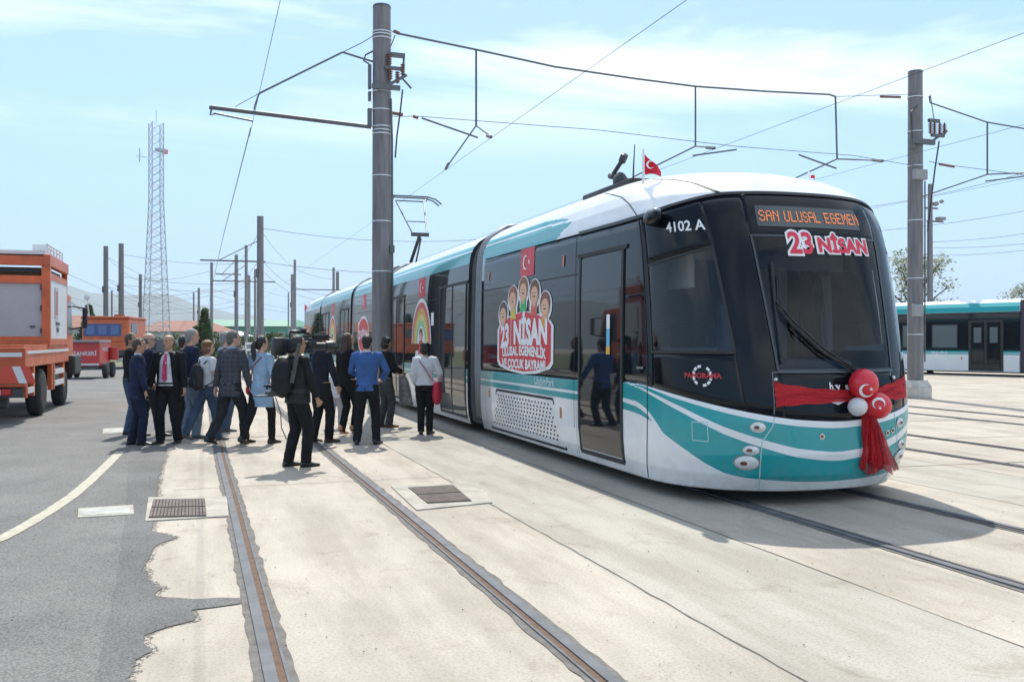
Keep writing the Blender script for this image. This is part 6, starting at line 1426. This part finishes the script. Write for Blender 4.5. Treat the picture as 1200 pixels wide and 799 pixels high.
hb = mat('hair_black', (.012, .010, .009), .5, bump=.5, bs=90); hbr = mat('hair_brown', (.055, .030, .018), .5, bump=.5, bs=90); hau = mat('hair_auburn', (.17, .075, .035), .5, bump=.5, bs=90); hgr = mat('hair_grey', (.24, .235, .23), .6, bump=.5, bs=90); hsg = mat('hair_salt', (.10, .095, .09), .6, bump=.5, bs=90)
# checked cloth for the suit
ck_ = bpy.data.materials.new('cloth_checked'); ck_.use_nodes = True; t_ = ck_.node_tree; p_ = t_.nodes['Principled BSDF']; c_ = N(t_, 'ShaderNodeTexCoord'); se_ = N(t_, 'ShaderNodeSeparateXYZ'); t_.links.new(c_.outputs['Object'], se_.inputs[0])
def grid_(ax, pr):
    m_ = N(t_, 'ShaderNodeMath', operation='MULTIPLY', n1=pr); t_.links.new(se_.outputs[ax], m_.inputs[0]); f_ = N(t_, 'ShaderNodeMath', operation='FRACT'); t_.links.new(m_.outputs[0], f_.inputs[0]); l_ = N(t_, 'ShaderNodeMath', operation='LESS_THAN', n1=.22); t_.links.new(f_.outputs[0], l_.inputs[0]); return l_
a1, a2, a3 = grid_(0, 14.0), grid_(2, 14.0), grid_(1, 14.0); mx_ = N(t_, 'ShaderNodeMath', operation='MAXIMUM'); t_.links.new(a1.outputs[0], mx_.inputs[0]); t_.links.new(a2.outputs[0], mx_.inputs[1])
mc_ = N(t_, 'ShaderNodeMixRGB'); mc_.inputs[1].default_value = (.030, .042, .060, 1); mc_.inputs[2].default_value = (.065, .055, .06, 1); t_.links.new(mx_.outputs[0], mc_.inputs[0]); t_.links.new(mc_.outputs[0], p_.inputs['Base Color']); p_.inputs['Roughness'].default_value = .9
# --- 1 navy suit, at the left end, face to the right
p = Person('man in navy suit at the left end of the crowd, facing right with a notebook', 160, 522, 397, 82, skin='a').pose(feet=((-.09, -.04), (.09, .10)), hands=((-.20, .22, .98), (.24, .14, .80)), lean=2, headpitch=-6, girth=1.03).body()
p.trousers(navy2); p.top(navy, hem=-.16, belly=.02); p.shoes(leather); p.hair(hbr)
mb = MB(); mb.loft([[tuple(q) for q in ellring(tuple(p.at(d*p.k)), r*p.k, r*.95*p.k, 14)] for d, r in ((.55, .068), (.575, .062), (.59, .060))]); mb.build('shirt_collar', wht, p.root)
t = p.held('notebook', 'small white notebook in the hand of the navy suited man', 'notebook'); w_ = p.wri[1]; MB().box((w_.x, w_.y+.06, w_.z-.04), (.02, .10, .15), bev=.004).build('pages', wht, t); MB().box((w_.x+.014, w_.y+.06, w_.z-.04), (.006, .11, .16)).build('cover', blk, t)
# --- 2 man behind him, dark hair (only head shows)
p = Person('dark haired man half hidden behind the navy suited man, only his head and shoulder showing', 153, 509, 391, 95, skin='b').pose(headyaw=10).body()
p.trousers(jeand); p.top(blk, hem=-.12); p.shoes(leather); p.hair(hbr)
# --- 3 man in glasses holding out the phone
p = Person('balding man in sunglasses and dark jacket holding a phone out towards the pink tie', 173, 512, 391, 80, skin='c').pose(feet=((-.08, -.10), (.10, .22)), hands=((-.20, .10, .86), (.12, .46, 1.16)), elbow=((-.5, -1, -.2), (.6, -.6, -.8)), fist=(0, .7)).body()
p.trousers(char); p.top(navy2, hem=-.12); p.shoes(leather); p.hair(hsg, 'bald')
M = p.HM(); mb = MB()
for sg in (-1, 1): mb.box((0, 0, 0), (.050, .008, .030), M @ T(sg*.032, .106, .010), bev=.003); mb.box((0, 0, 0), (.005, .11, .006), M @ T(sg*.076, .05, .016))
mb.box((0, 0, 0), (.02, .006, .006), M @ T(0, .108, .014)); mb.build('sunglasses', rubber, p.root)
t = p.held('phone', 'black phone held out between the two suited men', 'phone'); w_ = p.wri[1]; MB().box((w_.x, w_.y+.13, w_.z+.03), (.07, .14, .012), R('X', 0), bev=.004).build('phone_body', rubber, t); MB().box((w_.x, w_.y+.13, w_.z+.037), (.062, .12, .002)).build('screen', winm, t)
# --- 4 bald man with pink tie
p = Person('bald moustached man in open dark suit and pink tie', 198, 520, 393, 205, skin='a').pose(feet=((-.13, -.02), (.13, .06)), hands=((-.30, .06, .83), (.30, .10, .84)), girth=1.10, headyaw=14, fist=(.5, .5)).body()
p.trousers(blk); p.shoes(leather); p.top(wht, 'shirt', hem=.0, o=.012, belly=.03, sleeve=.9)
# open jacket: shell with the front wedge left out
k = p.k; rings = []
for d, rx, ry in ((-.16, .205, .152), (-.06, .200, .150), (.02, .192, .150), (.12, .180, .148), (.20, .182, .142), (.30, .196, .142), (.38, .208, .144), (.46, .210, .128), (.52, .17, .105), (.56, .09, .085)):
    c = p.at(d*k); op = np.interp(d, [-.16, .1, .45, .56], [50, 42, 24, 20]); R_ = []
    for i in range(29):
        a = radians(90+op+(360-2*op)*i/28); R_.append((c.x+rx*1.04*cos(a)*k, c.y+(ry*1.05*sin(a)+.01)*k, c.z))
    rings.append(R_)
mb = MB()
vs = [q for r in rings for q in r]; mb.add(vs, [(j*29+i, j*29+i+1, (j+1)*29+i+1, (j+1)*29+i) for j in range(len(rings)-1) for i in range(28)])
jk = mb.build('jacket', blk, p.root, smooth=True); sm_ = jk.modifiers.new('thickness', 'SOLIDIFY'); sm_.thickness = .012
for i in (0, 1):
    sg = (-1, 1)[i]; mb = MB(); mb.tube([p.sh[i]-Vector((sg*.07*k, 0, 0)), p.sh[i], p.sh[i].lerp(p.elb[i], .45), p.elb[i], p.elb[i].lerp(p.wri[i], .5), p.elb[i].lerp(p.wri[i], .95)], [.080*k, .078*k, .066*k, .060*k, .056*k, .046*k], 14); p.cloth('jacket_sleeve', mb, blk)
p.build_tie(pink); p.hair(hbr, 'bald')
MB().box((0, 0, 0), (.054, .012, .014), p.HM() @ T(0, .108, -.046), bev=.004).build('moustache', hbr, p.root)
mb = MB(); mb.loft([ellring(tuple(p.at(.045*k)), .185*k, .150*k, 20), ellring(tuple(p.at(.075*k)), .184*k, .150*k, 20)]); mb.build('belt', leather, p.root)
# --- 5 dark head between
p = Person('dark haired man mostly hidden between the pink tie and the grey haired man', 215, 503, 394, 60, skin='b').pose().body()
p.trousers(char); p.top(blk, hem=-.1); p.shoes(leather); p.hair(hb)
# --- 6 grey haired man, navy sweater, pale jeans
p = Person('grey haired goateed man in navy sweater and pale jeans', 224, 514, 386, 75, skin='c').pose(feet=((-.10, -.05), (.10, .08)), girth=1.12, headpitch=-3).body()
p.trousers(jean, hem=.05); p.top(cl('cloth_navy_knit', (.016, .022, .055)), 'sweater', hem=-.08, belly=.035); p.shoes(sneaker); p.hair(hgr)
MB().ball((0, 0, 0), (.026, .018, .026), 10, 8, p.HM() @ T(0, .088, -.088)).build('goatee', hgr, p.root, smooth=True)
# --- 7 woman with backpack
p = Person('woman with short auburn hair, white t-shirt and jeans, wearing a dark backpack', 243, 517, 400, 60, skin='c', fem=True).pose(feet=((-.08, -.34, .0), (.08, .20, 0)), lift=(.07, 0), hands=((-.16, .20, 1.02), (.17, .22, 1.06)), headyaw=15, fist=(.4, .4)).body()
p.trousers(jeand, slim=.006); p.top(wht, 't_shirt', hem=-.02, o=.016, sleeve=.3); p.shoes(sneaker); p.hair(hau, 'bob')
t = p.held('backpack', 'dark grey backpack on the back of the auburn haired woman', 'backpack'); k = p.k; c = p.at(.24*k)
mb = MB(); mb.ball((0, 0, 0), (.155*k, .10*k, .24*k), 16, 12, T(c.x, c.y-.205*k, c.z-.03*k)); mb.box((c.x, c.y-.20*k, c.z-.05*k), (.26*k, .14*k, .38*k), bev=.05); me = remesh(mb, .012, 4); bpk = cl('backpack_cloth', (.035, .036, .040)); link('bag_body', me, bpk, t, smooth=True)
mb = MB(); mb.box((c.x, c.y-.29*k, c.z-.13*k), (.19*k, .05*k, .16*k), bev=.02); mb.build('front_pocket', bpk, t, auto=40)
for sg in (-1, 1): MB().tube([(sg*.09*k, c.y-.12*k, c.z+.20*k), (sg*.10*k, c.y-.01*k, p.at(.545*k).z), (sg*.115*k, c.y+.115*k, p.at(.44*k).z), (sg*.13*k, c.y+.13*k, p.at(.30*k).z), (sg*.16*k, c.y+.02*k, p.at(.12*k).z), (sg*.11*k, c.y-.15*k, c.z-.2*k)], [(.022, .007)]*6, 8).build('shoulder_strap', bpk, t)
# --- 8 head behind the checked suit
p = Person('grey haired man hidden behind the checked suit, in a pale shirt and jeans', 264, 506, 389, 70, skin='c').pose().body()
p.trousers(jeand); p.top(shirtb, 'shirt', hem=-.06, o=.014); p.shoes(sneaker); p.hair(hgr)
# --- 9 checked suit
p = Person('tall man in a dark checked suit striding right, back half turned', 270, 521, 386, 48, skin='c').pose(feet=((-.09, -.30), (.09, .24)), lift=(.05, 0), hipz=.89, lean=4, hands=((-.26, -.05, .84), (.26, .16, .86)), headyaw=22, girth=1.06).body()
p.trousers(char); p.top(ck_, hem=-.17, belly=.01); p.shoes(leather); p.hair(hsg)
mb = MB(); mb.loft([ellring(tuple(p.at(d*p.k)), r*p.k, r*.95*p.k, 14) for d, r in ((.55, .070), (.578, .064), (.592, .061))]); mb.build('shirt_collar', shirtb, p.root)
# --- 10 ponytail woman
p = Person('woman with a dark ponytail in a long pale blue shirt and black leggings', 306, 521, 393, 42, skin='c', fem=True).pose(feet=((-.08, -.33), (.08, .20)), lift=(.06, 0), hipz=.90, hands=((-.24, -.02, .90), (.24, .10, .92)), headyaw=20).body()
p.trousers(blk, slim=.012, nm='leggings'); p.shoes(mat('boot_black', (.02, .02, .022), .5)); p.hair(hb, 'pony')
k = p.k; mb = MB(); mb.loft(p.torso_rings(.026, -.30, .52, .10)+[ellring(tuple(p.at(.56*k)), .075*k, .07*k, 20)])
for i in (0, 1): sg = (-1, 1)[i]; mb.tube([p.sh[i]-Vector((sg*.06*k, 0, 0)), p.sh[i], p.sh[i].lerp(p.elb[i], .5), p.elb[i], p.elb[i].lerp(p.wri[i], .3)], [.070*k, .072*k, .066*k, .058*k, .052*k], 14)
p.cloth('long_shirt', mb, shirtb)
t = p.held('handbag', 'small red handbag on a thin strap at the side of the ponytailed woman', 'handbag'); w_ = Vector((-.23*k, .02, .86*k)); redb = mat('bag_red', (.48, .02, .04), .45)
mb = MB(); mb.ball(tuple(w_), (.05, .10, .085), 14, 10); mb.box(tuple(w_), (.06, .17, .12), bev=.025); link('bag_body', remesh(mb, .008, 3), redb, t, smooth=True)
MB().tube([tuple(w_+Vector((0, 0, .08))), tuple(p.at(.18*k)+Vector((-.165*k, -.03, 0))), tuple(p.at(.34*k)+Vector((-.06*k, -.15*k, 0))), tuple(p.at(.47*k)+Vector((.07*k, -.13*k, 0))), tuple(p.at(.55*k)+Vector((.11*k, 0, 0)))], .009, 6).build('strap', mat('strap_dark_red', (.20, .02, .03), .5), t)
# --- 11 cameraman
p = Person('cameraman in black vest and trousers standing nearest to the viewer', 349, 547, 394, 68, skin='b', vox=.0085).pose(feet=((-.10, -.06), (.10, .10)), hands=((-.24, .10, .90), (.28, .16, .86)), fist=(.4, .8), girth=1.10, lean=-1).body()
p.trousers(blk); p.top(cl('shirt_black', (.016, .016, .018)), 'shirt', hem=-.10, o=.018, belly=.02, sleeve=.9); p.shoes(leather); p.hair(hb)
k = p.k; mb = MB(); mb.loft(p.torso_rings(.040, -.06, .46, .03)+[ellring(tuple(p.at(.50*k)), .17*k, .115*k, 20), ellring(tuple(p.at(.55*k)), .085*k, .085*k, 20)]); p.cloth('padded_vest', mb, cl('vest_black', (.022, .022, .023), rough=.6))
MB().ball(tuple(p.at(.35*k)+Vector((.13*k, -.145*k, 0))), (.03, .012, .022), 10, 8).build('round_patch', mat('patch_gold', (.45, .36, .10), .5), p.root)
mb = MB(); c = p.at(.10*k); mb.loft([ellring((c.x, c.y, c.z+d), .205*k, .158*k, 22) for d in (-.02, .025)]); mb.build('belt', rubber, p.root)
t = p.held('video_camera', 'large black broadcast camera on the cameraman’s shoulder', 'camera'); s_ = p.sh[0]+Vector((.05, .10, .085))
cb = mat('camera_black', (.018, .019, .022), .45); cbb = mat('camera_blue_black', (.022, .030, .050), .35)
MB().box((s_.x-.05, s_.y+.02, s_.z+.10), (.13, .36, .20), bev=.02).build('camera_body', cbb, t, auto=40)
mb = MB(); mb.box((s_.x-.05, s_.y-.26, s_.z+.09), (.11, .16, .23), bev=.02); mb.build('battery_pack', cb, t, auto=40)
mb = MB(); mb.cyl((s_.x-.05, s_.y+.20, s_.z+.09), (s_.x-.05, s_.y+.40, s_.z+.09), .052, n=20); mb.cyl((s_.x-.05, s_.y+.40, s_.z+.09), (s_.x-.05, s_.y+.50, s_.z+.09), .065, .078, n=20); mb.build('lens', cb, t, auto=40)
mb = MB(); mb.tube([(s_.x-.05, s_.y-.12, s_.z+.20), (s_.x-.05, s_.y-.10, s_.z+.27), (s_.x-.05, s_.y+.15, s_.z+.27), (s_.x-.05, s_.y+.18, s_.z+.20)], .016, 8); mb.build('carry_handle', cb, t)
mb = MB(); mb.cyl((s_.x+.06, s_.y+.02, s_.z+.22), (s_.x+.06, s_.y+.30, s_.z+.22), .014); mb.cyl((s_.x+.06, s_.y+.16, s_.z+.22), (s_.x+.06, s_.y+.38, s_.z+.22), .030, n=14); mb.build('microphone', mat('foam_black', (.02, .02, .02), .95, bump=.4), t)
mb = MB(); mb.box((s_.x+.05, s_.y+.14, s_.z+.13), (.10, .12, .07), bev=.015); mb.cyl((s_.x+.05, s_.y+.04, s_.z+.13), (s_.x+.05, s_.y+.10, s_.z+.13), .032); mb.build('viewfinder', cb, t, auto=40)
mb = MB(); mb.ball((s_.x-.02, s_.y-.05, s_.z+.28), (.05, .07, .025)); mb.box((s_.x-.05, s_.y+.08, s_.z+.30), (.08, .07, .05), bev=.01); mb.build('camera_light', cb, t)
t = p.held('equipment_rucksack', 'bulky black equipment rucksack and support bars on the cameraman’s back', 'rucksack'); c = p.at(.26*k)
mb = MB(); mb.ball((c.x-.02, c.y-.20, c.z+.02), (.17, .13, .26)); mb.box((c.x-.03, c.y-.22, c.z-.05), (.28, .16, .28), bev=.05); link('bag_body', remesh(mb, .014, 5), cl('rucksack_cloth', (.020, .021, .024)), t, smooth=True)
mb = MB(); mb.box((0, 0, 0), (.07, .03, .50), T(c.x+.20, c.y-.13, c.z+.20) @ R('X', -12), bev=.01); mb.build('padded_strap', cl('strap_grey', (.09, .085, .075)), t)
mb = MB(); mb.box((c.x-.05, c.y-.38, c.z-.20), (.10, .34, .022), bev=.008); mb.box((c.x-.05, c.y-.32, c.z-.17), (.12, .14, .05), bev=.01); mb.build('support_bar', dkgrey, t)
MB().tube([(c.x, c.y-.30, c.z-.22), (c.x+.02, c.y-.24, c.z-.42), (c.x, c.y-.22, c.z-.60), (c.x+.02, c.y-.16, c.z-.75)], .007, 5).build('loose_cable', wire_m, t)
# --- 12 man with cap
p = Person('man in a dark cap and black jacket over a blue shirt, just behind the cameraman', 376, 519, 391, 62, skin='a').pose(feet=((-.09, -.06), (.10, .12)), hands=((-.26, .04, .86), (.24, .16, .88)), headyaw=6, fist=(.3, .3)).body()
p.trousers(blk); p.top(cl('jacket_blackblue', (.016, .018, .028)), hem=-.14); p.shoes(mat('shoe_darkbrown', (.05, .025, .018), .4)); p.hair(hb)
M = p.HM(); k = p.k; mb = MB(); mb.ball((0, 0, 0), (.090, .108, .085), 18, 12, M @ T(0, -.004, .062)); mb.add([tuple(M @ Vector(q)) for q in ((-.07, .07, .062), (.07, .07, .062), (.055, .17, .045), (-.055, .17, .045), (-.07, .07, .074), (.07, .07, .074), (.055, .17, .055), (-.055, .17, .055))], [(0, 3, 2, 1), (4, 5, 6, 7), (0, 1, 5, 4), (1, 2, 6, 5), (2, 3, 7, 6), (3, 0, 4, 7)]); p.headpart('cap', mb, blk)
mb = MB(); mb.tube([p.sh[0]-Vector((-.02, 0, .02)), p.sh[0].lerp(p.elb[0], .5), p.elb[0], p.elb[0].lerp(p.wri[0], .5), p.elb[0].lerp(p.wri[0], .95)], [.066*k, .068*k, .062*k, .056*k, .05*k], 12); p.cloth('blue_sleeve', mb, blue)
# --- 13 child
p = Person('small child in a white top and pale trousers between the grown-ups', 394, 502, 430, 20, skin='a', vox=.010).pose(feet=((-.11, -.05), (.12, .05)), hands=((-.28, .05, .85), (.28, .05, .85))).body()
p.trousers(lgrey); p.top(wht, 'shirt', hem=-.1, o=.02); p.shoes(sneaker); p.hair(hbr)
# --- 14 long haired woman in black blazer
p = Person('woman with long dark hair, black blazer, white top and tan heels', 407, 511, 391, 48, skin='c', fem=True).pose(feet=((-.07, -.03), (.08, .10)), hands=((-.22, .08, .86), (.20, .20, .98)), headyaw=24, headpitch=3, lift=(.02, .02)).body()
p.trousers(blk, slim=.010); p.top(blk, 'blazer', hem=-.10, o=.020); p.shoes(shoe_t, heel=.3); p.hair(hbr, 'long')
k = p.k; mb = MB(); mb.loft([[(c_[0]*.52, c_[1]+.020*k, c_[2]) for c_ in ring_ if True] for ring_ in p.torso_rings(.018, -.06, .46)]); mb.build('white_top', wht, p.root, smooth=True)
# --- 15 royal blue blazer
p = Person('man in a bright royal blue blazer and black trousers, back to the viewer', 430, 521, 393, 22, skin='c').pose(feet=((-.15, -.03), (.15, .04)), hands=((-.12, .26, 1.06), (.20, .26, 1.04)), elbow=((-1, -.6, -.4), (1, -.6, -.4)), fist=(.5, .5), girth=1.04, toe=(14, -14)).body()
p.trousers(blk, slim=.004); p.top(blue, 'blazer', hem=-.15); p.shoes(leather); p.hair(hb)
mb = MB(); k = p.k; mb.loft([ellring(tuple(p.at(d*k)), r*k, r*.95*k, 14) for d, r in ((.55, .070), (.578, .064), (.592, .060))]); mb.build('shirt_collar', wht, p.root)
a = p.at(-.16*k); mb = MB(); mb.box((0, -.158*k, a.z+.08*k), (.006, .012, .16*k)); mb.build('jacket_vent', navy2, p.root)
# --- 16 woman in dark top holding a bag
p = Person('woman in black cardigan and grey trousers holding a grey shawl by the tram', 452, 501, 396, 78, skin='b', fem=True).pose(feet=((-.08, -.05), (.08, .07)), hands=((-.08, .32, 1.04), (.14, .30, 1.06)), elbow=((-1, -.5, -1), (1, -.5, -1)), fist=(.6, .6), girth=1.05, headpitch=-10).body()
p.trousers(cl('cloth_grey_dark', (.055, .058, .062))); p.top(blk, 'cardigan', hem=-.02, o=.022, sleeve=.75); p.shoes(leath_b); p.hair(hb, 'bob')
t = p.held('shawl', 'crumpled grey shawl hanging from the hands of the woman in the black cardigan', 'shawl'); k = p.k; mb = MB()
rings = []
for j in range(8):
    z = (1.02-.085*j)*k; R_ = []
    for i in range(20): a = 2*pi*i/20; r = .06+.035*j**.5+.022*sin(a*5+j); R_.append((r*1.1*cos(a)*k+.03, .34*k+r*.8*sin(a)*k+.012*j, z))
    rings.append(R_)
mb.loft(rings); mb.build('cloth_folds', cl('shawl_grey', (.24, .235, .23), var=.5, vs=14), t, smooth=True)
# --- 17 woman in white with red bag
p = Person('woman in a white long sleeved top and black trousers, nearest the tram', 498, 509, 402, 20, skin='c', fem=True).pose(feet=((-.07, -.03), (.08, .05)), hands=((-.20, .14, .94), (.26, .22, 1.02)), girth=1.10, headyaw=-4, headpitch=-8, toe=(6, -20)).body()
p.trousers(blk, slim=.004); p.top(wht, 'blouse', hem=-.04, o=.026, sleeve=.92); p.shoes(leather); p.hair(hb, 'bob')
t = p.held('handbag', 'large red crossbody bag on the hip of the woman in white', 'handbag'); k = p.k; c = Vector((.235*k, -.02, .86*k))
mb = MB(); mb.box(tuple(c), (.11, .30, .26), bev=.06); mb.ball((c.x, c.y, c.z-.08), (.09, .17, .19)); link('bag_body', remesh(mb, .010, 4), mat('bag_scarlet', (.50, .02, .05), .5), t, smooth=True)
MB().tube([tuple(c+Vector((0, -.05, .12))), tuple(p.at(.14*k)+Vector((.14*k, -.135*k, 0))), tuple(p.at(.34*k)+Vector((.02*k, -.162*k, 0))), tuple(p.at(.48*k)+Vector((-.09*k, -.125*k, 0))), tuple(p.at(.555*k)+Vector((-.11*k, .0, 0)))], [(.016, .006)]*5, 8).build('strap', mat('strap_crimson', (.35, .01, .05), .5), t)
